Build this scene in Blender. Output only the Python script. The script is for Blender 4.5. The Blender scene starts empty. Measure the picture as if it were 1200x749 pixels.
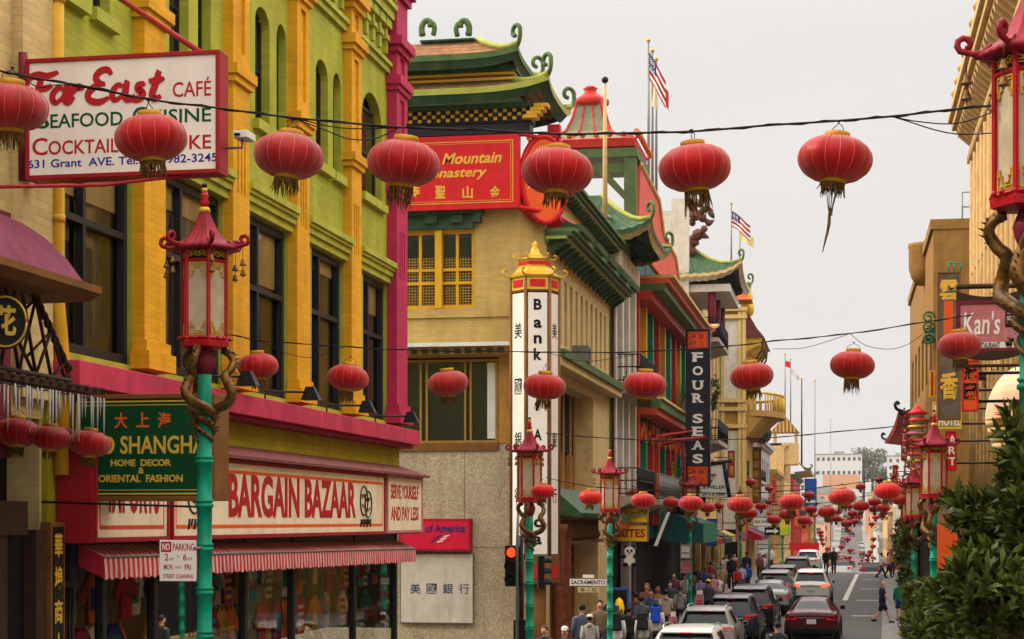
import bpy, bmesh, math, random
from mathutils import Vector, Matrix
R = math.radians
rnd = random.Random(7)
sc = bpy.context.scene
COL = sc.collection
# ------------------------------------------------------------------ camera, sky, sun, exposure
FPX = 2100.0; YAW = math.atan(390/FPX); EYE = 4.1
cs, sn = math.cos(YAW), math.sin(YAW)
cam = bpy.data.cameras.new('camera'); cam.lens = 63.0; cam.sensor_width = 36.0
cam.shift_y = (610-374.5)/1200.0; cam.clip_end = 6000; cam.clip_start = .1
co = bpy.data.objects.new('camera', cam); COL.objects.link(co)
co.location = (0, 0, EYE); co.rotation_euler = (R(90), 0, YAW); sc.camera = co
SUN = Vector((-.80, .06, .56)).normalized()
w = bpy.data.worlds.new('World'); sc.world = w; w.use_nodes = True
nt = w.node_tree; bg = nt.nodes['Background']; bg.inputs[1].default_value = .1
sky = nt.nodes.new('ShaderNodeTexSky'); sky.sky_type = 'NISHITA'; sky.sun_disc = False
sky.sun_elevation = math.asin(SUN.z); sky.sun_rotation = math.atan2(SUN.x, SUN.y)
sky.dust_density = 6; sky.air_density = 1.2
hs = nt.nodes.new('ShaderNodeHueSaturation'); hs.inputs['Saturation'].default_value = .3
nt.links.new(sky.outputs[0], hs.inputs['Color'])
mx = nt.nodes.new('ShaderNodeMix'); mx.data_type = 'RGBA'; mx.inputs[0].default_value = .88
nt.links.new(hs.outputs[0], mx.inputs[6]); mx.inputs[7].default_value = (8.9, 8.6, 8.3, 1)
# overcast skies are brighter overhead than near the horizon
tcw = nt.nodes.new('ShaderNodeTexCoord'); sw_ = nt.nodes.new('ShaderNodeSeparateXYZ'); nt.links.new(tcw.outputs['Generated'], sw_.inputs[0])
mr = nt.nodes.new('ShaderNodeMapRange'); mr.interpolation_type = 'SMOOTHSTEP'; nt.links.new(sw_.outputs[2], mr.inputs[0])
for i_, v_ in enumerate((.25, .62, 1.0, 4.1)): mr.inputs[i_+1].default_value = v_
mz = nt.nodes.new('ShaderNodeVectorMath'); mz.operation = 'SCALE'; nt.links.new(mx.outputs[2], mz.inputs[0]); nt.links.new(mr.outputs[0], mz.inputs['Scale'])
nz = nt.nodes.new('ShaderNodeTexNoise'); nz.inputs['Scale'].default_value = 2.2; nz.inputs['Detail'].default_value = 5; mp_ = nt.nodes.new('ShaderNodeMapping'); mp_.inputs['Scale'].default_value = (1, 1, 3.5); nt.links.new(tcw.outputs['Generated'], mp_.inputs[0]); nt.links.new(mp_.outputs[0], nz.inputs['Vector'])
mc = nt.nodes.new('ShaderNodeMapRange'); nt.links.new(nz.outputs['Fac'], mc.inputs[0])
for i_, v_ in enumerate((.3, .7, .955, 1.03)): mc.inputs[i_+1].default_value = v_
mz2 = nt.nodes.new('ShaderNodeVectorMath'); mz2.operation = 'SCALE'; nt.links.new(mz.outputs[0], mz2.inputs[0]); nt.links.new(mc.outputs[0], mz2.inputs['Scale'])
nt.links.new(mz2.outputs[0], bg.inputs[0])
sl = bpy.data.lights.new('sun', 'SUN'); sl.energy = 2.8; sl.angle = R(2.0); sl.color = (1, .88, .72)
so = bpy.data.objects.new('sun', sl); COL.objects.link(so)
so.rotation_euler = SUN.to_track_quat('Z', 'Y').to_euler(); so.location = (-30, -20, 60)
sc.view_settings.view_transform = 'Standard'; sc.view_settings.look = 'None'
sc.view_settings.exposure = 0; sc.view_settings.gamma = 1
sc.cycles.max_bounces = 6; sc.cycles.diffuse_bounces = 2; sc.cycles.use_denoising = True

# ------------------------------------------------------------------ survey helpers (sight lines -> places on real planes)
def ray(px, py):
    u = px-600; return (-sn*FPX+cs*u, cs*FPX+sn*u, 610-py)
def onX(px, py, X):
    r = ray(px, py); k = X/r[0]; return Vector((X, r[1]*k, EYE+r[2]*k))
def onY(px, py, Y):
    r = ray(px, py); k = Y/r[1]; return Vector((r[0]*k, Y, EYE+r[2]*k))
PROF = [(-80, 5), (0, 2.6), (11.7, 2.1), (16.8, 1.75), (33.6, .42), (38, .25), (49, .12), (56, -.02), (63, -.12), (73, -.02), (86, .04), (120, .16), (138, .2), (146, 0), (165, -1.6),
        (250, -7), (330, -9), (400, -8.4), (520, -4.6), (700, 5), (850, 14), (1000, 25), (1200, 32), (3000, 34)]
def zg(y):
    for (a, za), (b, zb) in zip(PROF, PROF[1:]):
        if y <= b: return za+(zb-za)*max(0, (y-a)/(b-a))
    return PROF[-1][1]

# ------------------------------------------------------------------ materials
def L(r, g, b):
    f = lambda c: c/12.92 if c <= .04045 else ((c+.055)/1.055)**2.4
    return (f(r/255), f(g/255), f(b/255), 1)
def mat(name, col, rough=.6, metal=0, var=.12, vs=3.0, bump=0, bs=40, brick=None, stain=0, spec=.16, coat=0, sheen=0, emit=None, es=1, trans=0, island=0, stripe=None, speck=None, stc=None):
    m = bpy.data.materials.new(name); m.use_nodes = True; t = m.node_tree; N = t.nodes; K = t.links
    p = N['Principled BSDF']; p.inputs['Roughness'].default_value = rough; p.inputs['Metallic'].default_value = metal
    p.inputs['Specular IOR Level'].default_value = spec; p.inputs['Coat Weight'].default_value = coat
    p.inputs['Sheen Weight'].default_value = sheen
    if emit: p.inputs['Emission Color'].default_value = emit; p.inputs['Emission Strength'].default_value = es
    tc = N.new('ShaderNodeTexCoord'); vec = tc.outputs['Object']
    def mixc(fac, a, b, mode='MIX'):
        x = N.new('ShaderNodeMix'); x.data_type = 'RGBA'; x.blend_type = mode
        for s, v in ((0, fac), (6, a), (7, b)):
            if hasattr(v, 'links'): K.new(v, x.inputs[s])
            else: x.inputs[s].default_value = v
        return x.outputs[2]
    def noise(scale, detail=4, rough_=.6):
        n = N.new('ShaderNodeTexNoise'); n.inputs['Scale'].default_value = scale; n.inputs['Detail'].default_value = detail; n.inputs['Roughness'].default_value = rough_
        K.new(vec, n.inputs['Vector']); return n.outputs['Fac']
    def ramp(f, a, b, ca=(0, 0, 0, 1), cb=(1, 1, 1, 1)):
        r = N.new('ShaderNodeValToRGB'); r.color_ramp.elements[0].position = a; r.color_ramp.elements[1].position = b
        r.color_ramp.elements[0].color = ca; r.color_ramp.elements[1].color = cb; K.new(f, r.inputs[0]); return r.outputs[0]
    c = tuple(col)
    out = c; hgt = None
    if stripe:
        ax, per, c2, duty = stripe
        s = N.new('ShaderNodeSeparateXYZ'); K.new(vec, s.inputs[0])
        a = N.new('ShaderNodeMath'); a.operation = 'MULTIPLY'; a.inputs[1].default_value = 1/per; K.new(s.outputs[ax], a.inputs[0])
        b = N.new('ShaderNodeMath'); b.operation = 'FRACT'; K.new(a.outputs[0], b.inputs[0])
        d = N.new('ShaderNodeMath'); d.operation = 'GREATER_THAN'; d.inputs[1].default_value = duty; K.new(b.outputs[0], d.inputs[0])
        out = mixc(d.outputs[0], out, tuple(c2))
    if brick:
        bw, bh, mort, bamt = brick
        s = N.new('ShaderNodeSeparateXYZ'); K.new(vec, s.inputs[0])
        a = N.new('ShaderNodeMath'); a.operation = 'ADD'; K.new(s.outputs[0], a.inputs[0]); K.new(s.outputs[1], a.inputs[1])
        cb = N.new('ShaderNodeCombineXYZ'); K.new(a.outputs[0], cb.inputs[0]); K.new(s.outputs[2], cb.inputs[1])
        br = N.new('ShaderNodeTexBrick'); K.new(cb.outputs[0], br.inputs['Vector']); br.inputs['Scale'].default_value = 1
        br.inputs['Brick Width'].default_value = bw; br.inputs['Row Height'].default_value = bh; br.inputs['Mortar Size'].default_value = mort; br.inputs['Mortar Smooth'].default_value = .4
        br.inputs['Color1'].default_value = (1, 1, 1, 1); br.inputs['Color2'].default_value = (.86, .86, .86, 1); br.inputs['Mortar'].default_value = (bamt, bamt, bamt, 1)
        out = mixc(1.0, out, br.outputs['Color'], 'MULTIPLY')
        hgt = ramp(br.outputs['Fac'], 0, 1, (1, 1, 1, 1), (0, 0, 0, 1))
    if speck:
        v = N.new('ShaderNodeTexVoronoi'); v.inputs['Scale'].default_value = speck[0]; K.new(vec, v.inputs['Vector'])
        sp = N.new('ShaderNodeSeparateColor'); K.new(v.outputs['Color'], sp.inputs[0])
        out = mixc(ramp(sp.outputs[0], .3, .9), out, tuple(speck[1])); hgt = v.outputs['Distance']
    if var:
        f = ramp(noise(vs), .3, .72, (1-var*1.6,)*3+(1,), (1+var*.5,)*3+(1,))
        out = mixc(1.0, out, f, 'MULTIPLY')
    if stain:
        mp = N.new('ShaderNodeMapping'); mp.inputs['Scale'].default_value = (2.2, 2.2, .35); K.new(vec, mp.inputs[0])
        n = N.new('ShaderNodeTexNoise'); n.inputs['Scale'].default_value = 1.6; n.inputs['Detail'].default_value = 6; K.new(mp.outputs[0], n.inputs['Vector'])
        out = mixc(ramp(n.outputs['Fac'], .5, .78, (0, 0, 0, 1), (stain,)*3+(1,)), out, stc or (.10, .08, .05, 1))
    if island:
        g = N.new('ShaderNodeNewGeometry')
        out = mixc(1.0, out, ramp(g.outputs['Random Per Island'], 0, 1, (1-island,)*3+(1,), (1+island,)*3+(1,)), 'MULTIPLY')
    if hasattr(out, 'links'): K.new(out, p.inputs['Base Color'])
    else: p.inputs['Base Color'].default_value = out
    if var:
        K.new(ramp(noise(vs*4), .2, .8, (max(.02, rough-.1),)*3+(1,), (min(1, rough+.12),)*3+(1,)), p.inputs['Roughness'])
    if bump or hgt is not None:
        b = N.new('ShaderNodeBump'); b.inputs['Strength'].default_value = .5
        nf = noise(bs, 3)
        if hgt is not None:
            b0 = N.new('ShaderNodeBump'); b0.inputs['Strength'].default_value = .6; b0.inputs['Distance'].default_value = .012 if brick else .02
            K.new(hgt, b0.inputs['Height']); K.new(b0.outputs[0], b.inputs['Normal'])
        b.inputs['Distance'].default_value = bump or .002; K.new(nf, b.inputs['Height']); K.new(b.outputs[0], p.inputs['Normal'])
    if trans:
        o = N['Material Output']; tr = N.new('ShaderNodeBsdfTranslucent'); ms = N.new('ShaderNodeMixShader'); ms.inputs[0].default_value = trans
        if hasattr(out, 'links'): K.new(out, tr.inputs[0])
        else: tr.inputs[0].default_value = out
        K.new(p.outputs[0], ms.inputs[1]); K.new(tr.outputs[0], ms.inputs[2]); K.new(ms.outputs[0], o.inputs[0])
    return m
M = {}
def mk(name, *a, **k): M[name] = mat(name, *a, **k)
BR = (.3, .085, .006, .9)
mk('green_brick', L(168, 168, 52), .75, brick=BR, var=.16, vs=.9, stain=.42, stc=L(95, 100, 40))
mk('lime_brick', L(164, 150, 26), .75, brick=BR, var=.15, vs=1.2, stain=.4)
mk('green_trim', L(166, 166, 52), .6, var=.15, stain=.35, bump=.003, bs=20)
mk('yellow_brick', L(222, 158, 20), .7, brick=BR, var=.14, vs=.9, stain=.4, stc=L(140, 90, 20))
mk('pink_brick', L(180, 40, 78), .65, brick=BR, var=.12, vs=.9, stain=.2, stc=L(110, 30, 60))
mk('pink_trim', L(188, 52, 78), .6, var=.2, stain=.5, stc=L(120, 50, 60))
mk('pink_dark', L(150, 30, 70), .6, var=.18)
mk('cream_brick', L(205, 176, 118), .8, brick=BR, var=.14, stain=.3, stc=L(120, 90, 50))
mk('tan_brick', L(190, 158, 92), .8, brick=BR, var=.14, vs=.7, stain=.35, stc=L(110, 84, 46))
mk('cream_plaster', L(205, 176, 120), .8, var=.14, stain=.35, stc=L(120, 90, 50), bump=.003)
mk('tan_wood', L(176, 124, 58), .6, var=.2, vs=6)
mk('charcoal', L(36, 36, 39), .4, var=.15)
mk('black_metal', L(22, 21, 22), .45, var=.1)
mk('rust_metal', L(62, 40, 28), .7, var=.3, vs=9)
mk('glass', (.022, .017, .009, 1), .05, var=.5, vs=1.3, spec=.5, bump=.004, bs=2.2)
mk('glass_dark', (.012, .013, .013, 1), .05, var=0, bump=.004, bs=2.2, spec=.6)
mk('glass_warm', (.03, .02, .009, 1), .08, var=.3, vs=2, bump=.004, bs=2.0, spec=.6)
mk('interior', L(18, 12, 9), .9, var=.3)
mk('white_paint', L(214, 208, 196), .6, var=.08, stain=.3, stc=L(120, 110, 95))
mk('sign_white', L(226, 216, 204), .4, var=.06, vs=2, stain=.12)
mk('sign_cream', L(232, 214, 182), .4, var=.1, stain=.4, stc=L(150, 110, 60))
mk('sign_red', L(150, 28, 36), .5, var=.12)
mk('bright_red', L(198, 24, 30), .45, var=.1, stain=.15)
mk('text_red', L(170, 26, 34), .5, var=.08)
mk('text_green', L(8, 74, 40), .5, var=.05)
mk('text_blue', L(34, 30, 130), .5, var=.05)
mk('text_black', L(18, 17, 16), .5, var=.05)
mk('text_white', L(226, 220, 210), .5, var=.05)
mk('navy', L(24, 40, 96), .5, var=.05)
mk('orange', L(222, 88, 28), .5, var=.08)
mk('sign_green', L(8, 66, 34), .4, var=.1)
mk('gold', L(206, 160, 50), .38, metal=.35, var=.2, vs=8)
mk('gold_paint', L(214, 172, 60), .5, var=.12)
mk('bronze', L(120, 84, 42), .42, metal=.5, var=.5, vs=14, bump=.01, bs=60)
mk('brown_frame', L(120, 78, 36), .6, var=.2)
mk('maroon', L(112, 30, 46), .5, var=.15, vs=6)
mk('maroon_canvas', L(120, 52, 74), .7, var=.22, vs=5, stain=.4, stc=L(60, 30, 36))
mk('maroon_tile', L(120, 62, 58), .7, var=.25, vs=4)
mk('lamp_red', L(162, 16, 27), .4, var=.12, vs=8, coat=.2)
mk('lamp_roof', L(138, 22, 38), .5, var=.25, vs=7, stain=.4, stc=L(90, 30, 36))
mk('lamp_panel', L(204, 184, 152), .5, var=.2, vs=5, trans=.3)
mk('teal', L(8, 136, 104), .45, var=.2, vs=6, stain=.55, stc=L(20, 70, 58))
mk('lantern_red', L(186, 8, 4), .4, var=.2, vs=5, sheen=.3, spec=.18, trans=.3, stain=.16, stc=L(160, 62, 56))
mk('lantern_faded', L(180, 22, 18), .42, var=.25, vs=4, sheen=.36, spec=.2, trans=.3, stain=.3, stc=L(176, 84, 70))
mk('lantern_red_bright', L(206, 22, 8), .4, var=.14, vs=5, sheen=.2, trans=.3)
mk('lantern_rib', L(206, 90, 76), .5, var=.1)
mk('lantern_gold', L(190, 136, 30), .5, var=.25, vs=10)
mk('tassel', L(112, 82, 36), .8, var=.4, vs=20)
mk('wire', L(26, 22, 22), .6, var=0)
mk('asphalt', (.085, .078, .070, 1), .7, var=.2, vs=.7, bump=.004, bs=120, stain=.2, stc=(.03, .03, .03, 1))
mk('concrete', (.24, .225, .20, 1), .85, var=.2, vs=1.5, bump=.003, bs=60, stain=.25)
mk('ground', (.16, .15, .12, 1), .9, var=.25, vs=.05)
mk('road_white', L(206, 200, 188), .7, var=.25, vs=5)
mk('aggregate', L(158, 142, 116), .85, var=.12, vs=.8, speck=(42, L(206, 186, 152)), stain=.4, stc=L(96, 80, 58))
mk('tile_green', L(60, 90, 56), .55, var=.3, vs=4, stain=.4, stc=L(90, 92, 60))
mk('dark_green', L(46, 74, 46), .55, var=.25, stain=.4, stc=L(96, 100, 62))
mk('mid_green', L(80, 104, 54), .6, var=.22, stain=.4, stc=L(116, 112, 70))
mk('pale_green', L(150, 152, 64), .55, var=.15)
mk('roof_brown', L(150, 104, 68), .85, var=.3, vs=2, brick=(.3, .14, .015, .5))
mk('yellow_paint', L(206, 154, 34), .5, var=.1)
mk('teal_dark', L(16, 78, 78), .6, var=.15)
mk('red_paint', L(186, 46, 36), .55, var=.18)
mk('coral', L(206, 72, 44), .55, var=.15, stain=.2)
mk('orange_tile', L(200, 98, 44), .55, var=.3, vs=5)
mk('grey_stone', L(160, 150, 134), .85, var=.15, stain=.35)
mk('grey_metal', L(120, 118, 112), .45, metal=.5, var=.15)
mk('lattice_gold', L(150, 116, 50), .6, var=.1)
mk('cream_gold', L(206, 176, 108), .6, var=.14, stain=.3, stc=L(140, 100, 40))
mk('tower_green', L(78, 94, 54), .6, var=.2, stain=.3)
mk('dun_plaster', L(150, 110, 52), .8, var=.16, stain=.35, stc=L(90, 62, 30))
mk('olive_panel', L(128, 122, 96), .7, var=.15)
mk('ochre', L(168, 126, 60), .7, var=.14, stain=.3, stc=L(130, 90, 40))
mk('sand', L(200, 164, 108), .75, var=.14, stain=.25, stc=L(130, 96, 56))
mk('golden_stone', L(186, 148, 92), .75, var=.16, stain=.35, stc=L(110, 70, 36))
mk('pale_stone', L(206, 196, 178), .8, var=.12, stain=.3)
mk('peach', L(226, 176, 140), .7, var=.1)
mk('far_white', L(206, 204, 196), .8, var=.06)
mk('far_orange', L(208, 150, 112), .8, var=.06)
mk('far_grey', L(150, 148, 142), .8, var=.08)
mk('far_window', L(70, 74, 78), .3, var=0)
mk('icicle', L(196, 190, 180), .3, var=.1, trans=.3)
mk('leaf', L(88, 100, 38), .38, var=.2, vs=2, island=.45, trans=.22)
mk('leaf_dark', L(74, 84, 28), .34, var=.25, vs=2, island=.6, trans=.2)
mk('leaf_far', L(84, 92, 58), .8, var=.2, vs=.3, island=.35)
mk('bark', L(74, 58, 40), .9, var=.3, vs=8)
mk('skin', L(190, 138, 108), .55, var=.05)
mk('skin_dark', L(140, 94, 70), .55, var=.05)
mk('hair_black', L(24, 18, 16), .5, var=.2)
mk('hair_brown', L(78, 50, 30), .5, var=.2)
mk('hair_blond', L(160, 116, 60), .5, var=.2)
mk('rubber', L(20, 20, 20), .8, var=.1)
mk('car_glass', (.01, .011, .013, 1), .05, var=0, spec=.25)
mk('tail_light', L(190, 14, 18), .15, var=0, emit=(.9, .02, .015, 1), es=.12)
mk('brake_lit', L(230, 40, 30), .2, var=0, emit=(1, .1, .04, 1), es=2.2)
mk('plate', L(200, 196, 190), .4, var=0)
mk('chrome', L(190, 190, 190), .15, metal=1, var=0)
mk('signal_lit', L(240, 60, 20), .3, var=0, emit=(1, .05, .012, 1), es=2.2)
mk('yellow_sign', L(250, 194, 16), .45, var=.06)
mk('kite_green', L(60, 110, 40), .5, var=0)
mk('pink_sign', L(188, 112, 114), .6, var=.2, vs=5, stain=.5, stc=L(206, 190, 180))
mk('sign_grey', L(104, 92, 80), .7, var=.3, vs=4)
mk('sign_olive', L(150, 136, 66), .6, var=.15)
mk('blue_sign', L(30, 90, 170), .4, var=.1)
mk('lime_sign', L(150, 176, 30), .5, var=.08)
mk('purple', L(86, 52, 130), .6, var=.1)
mk('awning_stripe', L(178, 34, 52), .8, var=.16, stripe=(1, .145, L(204, 160, 150), .5), stain=.4, stc=L(90, 50, 46))
gs = bpy.data.materials.new('glass_shop'); gs.use_nodes = True; t_ = gs.node_tree; t_.nodes.remove(t_.nodes['Principled BSDF'])
a_ = t_.nodes.new('ShaderNodeBsdfTransparent'); a_.inputs[0].default_value = (.9, .92, .9, 1); b_ = t_.nodes.new('ShaderNodeBsdfGlossy'); b_.inputs['Roughness'].default_value = .02; f_ = t_.nodes.new('ShaderNodeFresnel'); f_.inputs[0].default_value = 1.45; x_ = t_.nodes.new('ShaderNodeMixShader')
for i_, o_ in ((0, f_.outputs[0]), (1, a_.outputs[0]), (2, b_.outputs[0])): t_.links.new(o_, x_.inputs[i_])
t_.links.new(x_.outputs[0], t_.nodes['Material Output'].inputs[0]); M['glass_shop'] = gs
_pc = {}
def cm(rgb, rough=.7, **k):
    key = (rgb, rough, tuple(sorted(k.items())))
    if key not in _pc: _pc[key] = mat('paint_%02x%02x%02x' % rgb, L(*rgb), rough, var=k.pop('var', .1), **k)
    return _pc[key]

# ------------------------------------------------------------------ mesh builder
def wloc(o):
    v = Vector((0, 0, 0))
    while o: v += o.location; o = o.parent
    return v
class MB:
    def __init__(s): s.v = []; s.f = []; s.m = []; s.s = []; s.i = 0; s.mats = []
    def use(s, m):
        m = M[m] if isinstance(m, str) else m
        if m not in s.mats: s.mats.append(m)
        s.i = s.mats.index(m); return s
    def add(s, vs, fs, smooth=False):
        o = len(s.v); s.v += [tuple(p) for p in vs]; s.f += [tuple(i+o for i in f) for f in fs]
        s.m += [s.i]*len(fs); s.s += [smooth]*len(fs); return s
    def quad(s, a, b, c, d): return s.add([a, b, c, d], [(0, 1, 2, 3)])
    def box(s, x0, x1, y0, y1, z0, z1):
        v = [(x, y, z) for z in (z0, z1) for y in (y0, y1) for x in (x0, x1)]
        return s.add(v, [(0, 2, 3, 1), (4, 5, 7, 6), (0, 1, 5, 4), (2, 6, 7, 3), (0, 4, 6, 2), (1, 3, 7, 5)])
    def hexa(s, lo, hi):   # two quads -> solid
        return s.add(list(lo)+list(hi), [(3, 2, 1, 0), (4, 5, 6, 7), (0, 1, 5, 4), (1, 2, 6, 5), (2, 3, 7, 6), (3, 0, 4, 7)])
    def ext(s, pts, off):
        n = len(pts); off = Vector(off); a = [Vector(p) for p in pts]; b = [p+off for p in a]
        return s.add(a+b, [tuple(range(n))[::-1], tuple(range(n, 2*n))]+[(i, (i+1) % n, (i+1) % n+n, i+n) for i in range(n)])
    def tube(s, path, r, n=8, cap=True, smooth=True):
        path = [Vector(p) for p in path]; k = len(path); vs = []; fs = []
        rr = r if isinstance(r, (list, tuple)) else [r]*k
        up = None
        for i, p in enumerate(path):
            d = (path[min(i+1, k-1)]-path[max(i-1, 0)])
            d = d.normalized() if d.length > 1e-9 else Vector((0, 0, 1))
            if up is None: up = Vector((0, 0, 1)) if abs(d.z) < .9 else Vector((1, 0, 0))
            x = d.cross(up)
            x = x.normalized() if x.length > 1e-6 else d.orthogonal().normalized()
            y = x.cross(d).normalized(); up = y
            vs += [p+(x*math.cos(2*math.pi*j/n)+y*math.sin(2*math.pi*j/n))*rr[i] for j in range(n)]
        for i in range(k-1):
            fs += [(i*n+j, i*n+(j+1) % n, (i+1)*n+(j+1) % n, (i+1)*n+j) for j in range(n)]
        if cap: fs += [tuple(range(n))[::-1], tuple(range((k-1)*n, k*n))]
        return s.add(vs, fs, smooth)
    def lathe(s, prof, n=24, c=(0, 0, 0), smooth=True, mod=None, rot=0):
        c = Vector(c); vs = []; fs = []; k = len(prof)
        for r, z in prof:
            for j in range(n):
                a = rot+2*math.pi*j/n; q = r*(mod(j) if mod else 1)
                vs.append(c+Vector((q*math.cos(a), q*math.sin(a), z)))
        for i in range(k-1):
            fs += [(i*n+j, i*n+(j+1) % n, (i+1)*n+(j+1) % n, (i+1)*n+j) for j in range(n)]
        if prof[0][0] > 1e-4: fs.append(tuple(range(n))[::-1])
        if prof[-1][0] > 1e-4: fs.append(tuple(range((k-1)*n, k*n)))
        return s.add(vs, fs, smooth)
    def ball(s, c, r, n=12, sz=1): return s.lathe([(r*math.sin(math.pi*i/8) if 0 < i < 8 else 1e-4, -r*sz*math.cos(math.pi*i/8)) for i in range(9)], n, c)
    def fbox(s, fr, u0, u1, v0, v1, n0, n1):
        c = [fr(u, v, n) for n in (n0, n1) for v in (v0, v1) for u in (u0, u1)]
        return s.add(c, [(0, 2, 3, 1), (4, 5, 7, 6), (0, 1, 5, 4), (2, 6, 7, 3), (0, 4, 6, 2), (1, 3, 7, 5)])
    def wall(s, fr, u0, u1, v0, v1, ops, n=0, dep=.3, rev=None):
        us = sorted({u0, u1, *[o[0] for o in ops], *[o[1] for o in ops]}); vv = sorted({v0, v1, *[o[2] for o in ops], *[o[3] for o in ops]})
        us = [u for u in us if u0 <= u <= u1]; vv = [v for v in vv if v0 <= v <= v1]
        for a, b in zip(us, us[1:]):
            for c, d in zip(vv, vv[1:]):
                mu, mv = (a+b)/2, (c+d)/2
                if any(o[0] < mu < o[1] and o[2] < mv < o[3] for o in ops): continue
                s.quad(fr(a, c, n), fr(b, c, n), fr(b, d, n), fr(a, d, n))
        i0 = s.i
        if rev: s.use(rev)
        for o in ops:
            a, b, c, d = o[:4]; rise = o[4] if len(o) > 4 else 0
            s.quad(fr(a, c, n), fr(b, c, n), fr(b, c, n-dep), fr(a, c, n-dep))
            s.quad(fr(a, c, n), fr(a, c, n-dep), fr(a, d-rise, n-dep), fr(a, d-rise, n)); s.quad(fr(b, c, n), fr(b, d-rise, n), fr(b, d-rise, n-dep), fr(b, c, n-dep))
            if not rise: s.quad(fr(a, d, n), fr(a, d, n-dep), fr(b, d, n-dep), fr(b, d, n))
            else:
                k = 10; m = (a+b)/2; h = (b-a)/2
                ar = [(m-h*math.cos(math.pi*i/k), d-rise+rise*math.sin(math.pi*i/k)) for i in range(k+1)]
                for (p, q), (p2, q2) in zip(ar, ar[1:]):
                    s.quad(fr(p, q, n), fr(p2, q2, n), fr(p2, d, n), fr(p, d, n))
                    s.quad(fr(p, q, n), fr(p, q, n-dep), fr(p2, q2, n-dep), fr(p2, q2, n))
        s.i = i0; return s
    def text(s, txt, fr, u0, v0, w, h, n=.01, th=.008, bold=0, shear=0, sx=1, font=None):
        """lettering fitted into a w x h rectangle whose lower-left corner is (u0, v0); w=None keeps proportions"""
        for p in glyph(txt, bold, shear):
            gv, gf, (x0, x1, y0, y1) = p
        hh = h; ww = w if w else (x1-x0)*h/(y1-y0)*sx
        vs = []; 
        for x, y, z in gv: vs.append(fr(u0+(x-x0)/(x1-x0)*ww, v0+(y-y0)/(y1-y0)*hh, n+z*th))
        s.add(vs, gf); return ww
    def build(s, name, parent=None, mat_=None, bevel=0, loc=None):
        if mat_ is not None and not s.mats: s.use(mat_); s.m = [0]*len(s.f)
        if parent is not None: o0 = wloc(parent)
        else:
            xs = [p[0] for p in s.v]; ys = [p[1] for p in s.v]; zs = [p[2] for p in s.v]
            o0 = Vector(loc) if loc is not None else Vector(((min(xs)+max(xs))/2, (min(ys)+max(ys))/2, min(zs)))
        me = bpy.data.meshes.new(name); me.from_pydata([(p[0]-o0.x, p[1]-o0.y, p[2]-o0.z) for p in s.v], [], s.f)
        for m in s.mats: me.materials.append(m)
        me.polygons.foreach_set('material_index', s.m); me.polygons.foreach_set('use_smooth', s.s)
        bm = bmesh.new(); bm.from_mesh(me); bmesh.ops.recalc_face_normals(bm, faces=bm.faces); bm.to_mesh(me); bm.free()
        me.update()
        o = bpy.data.objects.new(name, me); COL.objects.link(o)
        if parent is not None: o.parent = parent
        else: o.location = o0
        if bevel:
            b = o.modifiers.new('bevel', 'BEVEL'); b.width = bevel; b.segments = 2; b.limit_method = 'ANGLE'
        return o
_gl = {}
def glyph(txt, bold, shear):
    key = (txt, bold, shear)
    if key not in _gl:
        c = bpy.data.curves.new('t', 'FONT'); c.body = txt; c.size = 1; c.extrude = .5; c.offset = bold; c.shear = shear; c.resolution_u = 3
        o = bpy.data.objects.new('t', c); COL.objects.link(o)
        dg = bpy.context.evaluated_depsgraph_get(); ev = o.evaluated_get(dg); me = bpy.data.meshes.new_from_object(ev)
        gv = [tuple(v.co) for v in me.vertices]; gf = [tuple(p.vertices) for p in me.polygons]
        bpy.data.objects.remove(o); bpy.data.curves.remove(c); bpy.data.meshes.remove(me)
        if not gv: gv = [(0, 0, 0), (1, 0, 0), (0, 1, 0)]; gf = [(0, 1, 2)]
        xs = [v[0] for v in gv]; ys = [v[1] for v in gv]
        _gl[key] = (gv, gf, (min(xs), max(xs), min(ys), max(ys)))
    return [_gl[key]]
def frame(O, U, V, N):
    O, U, V, N = Vector(O), Vector(U), Vector(V), Vector(N)
    return lambda u, v, n=0: O+U*u+V*v+N*n
FL = lambda X: frame((X, 0, 0), (0, 1, 0), (0, 0, 1), (1, 0, 0))     # facade on the west side, u = along the street
FR = lambda X: frame((X, 0, 0), (0, 1, 0), (0, 0, 1), (-1, 0, 0))    # facade on the east side
FS = lambda Y: frame((0, Y, 0), (1, 0, 0), (0, 0, 1), (0, -1, 0))    # wall facing the camera end of the street
def tag(o, label, cat, group=None, kind=None):
    if label: o['label'] = label
    if cat: o['category'] = cat
    if group: o['group'] = group
    if kind: o['kind'] = kind
    return o
def thing(name, label, cat, loc=(0, 0, 0), group=None):
    o = bpy.data.objects.new(name, None); COL.objects.link(o); o.location = loc; o.empty_display_size = .2
    return tag(o, label, cat, group)
def copy_tree(o, parent=None):
    c = o.copy(); COL.objects.link(c)
    if parent: c.parent = parent
    for ch in list(o.children): copy_tree(ch, c)
    return c
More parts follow.
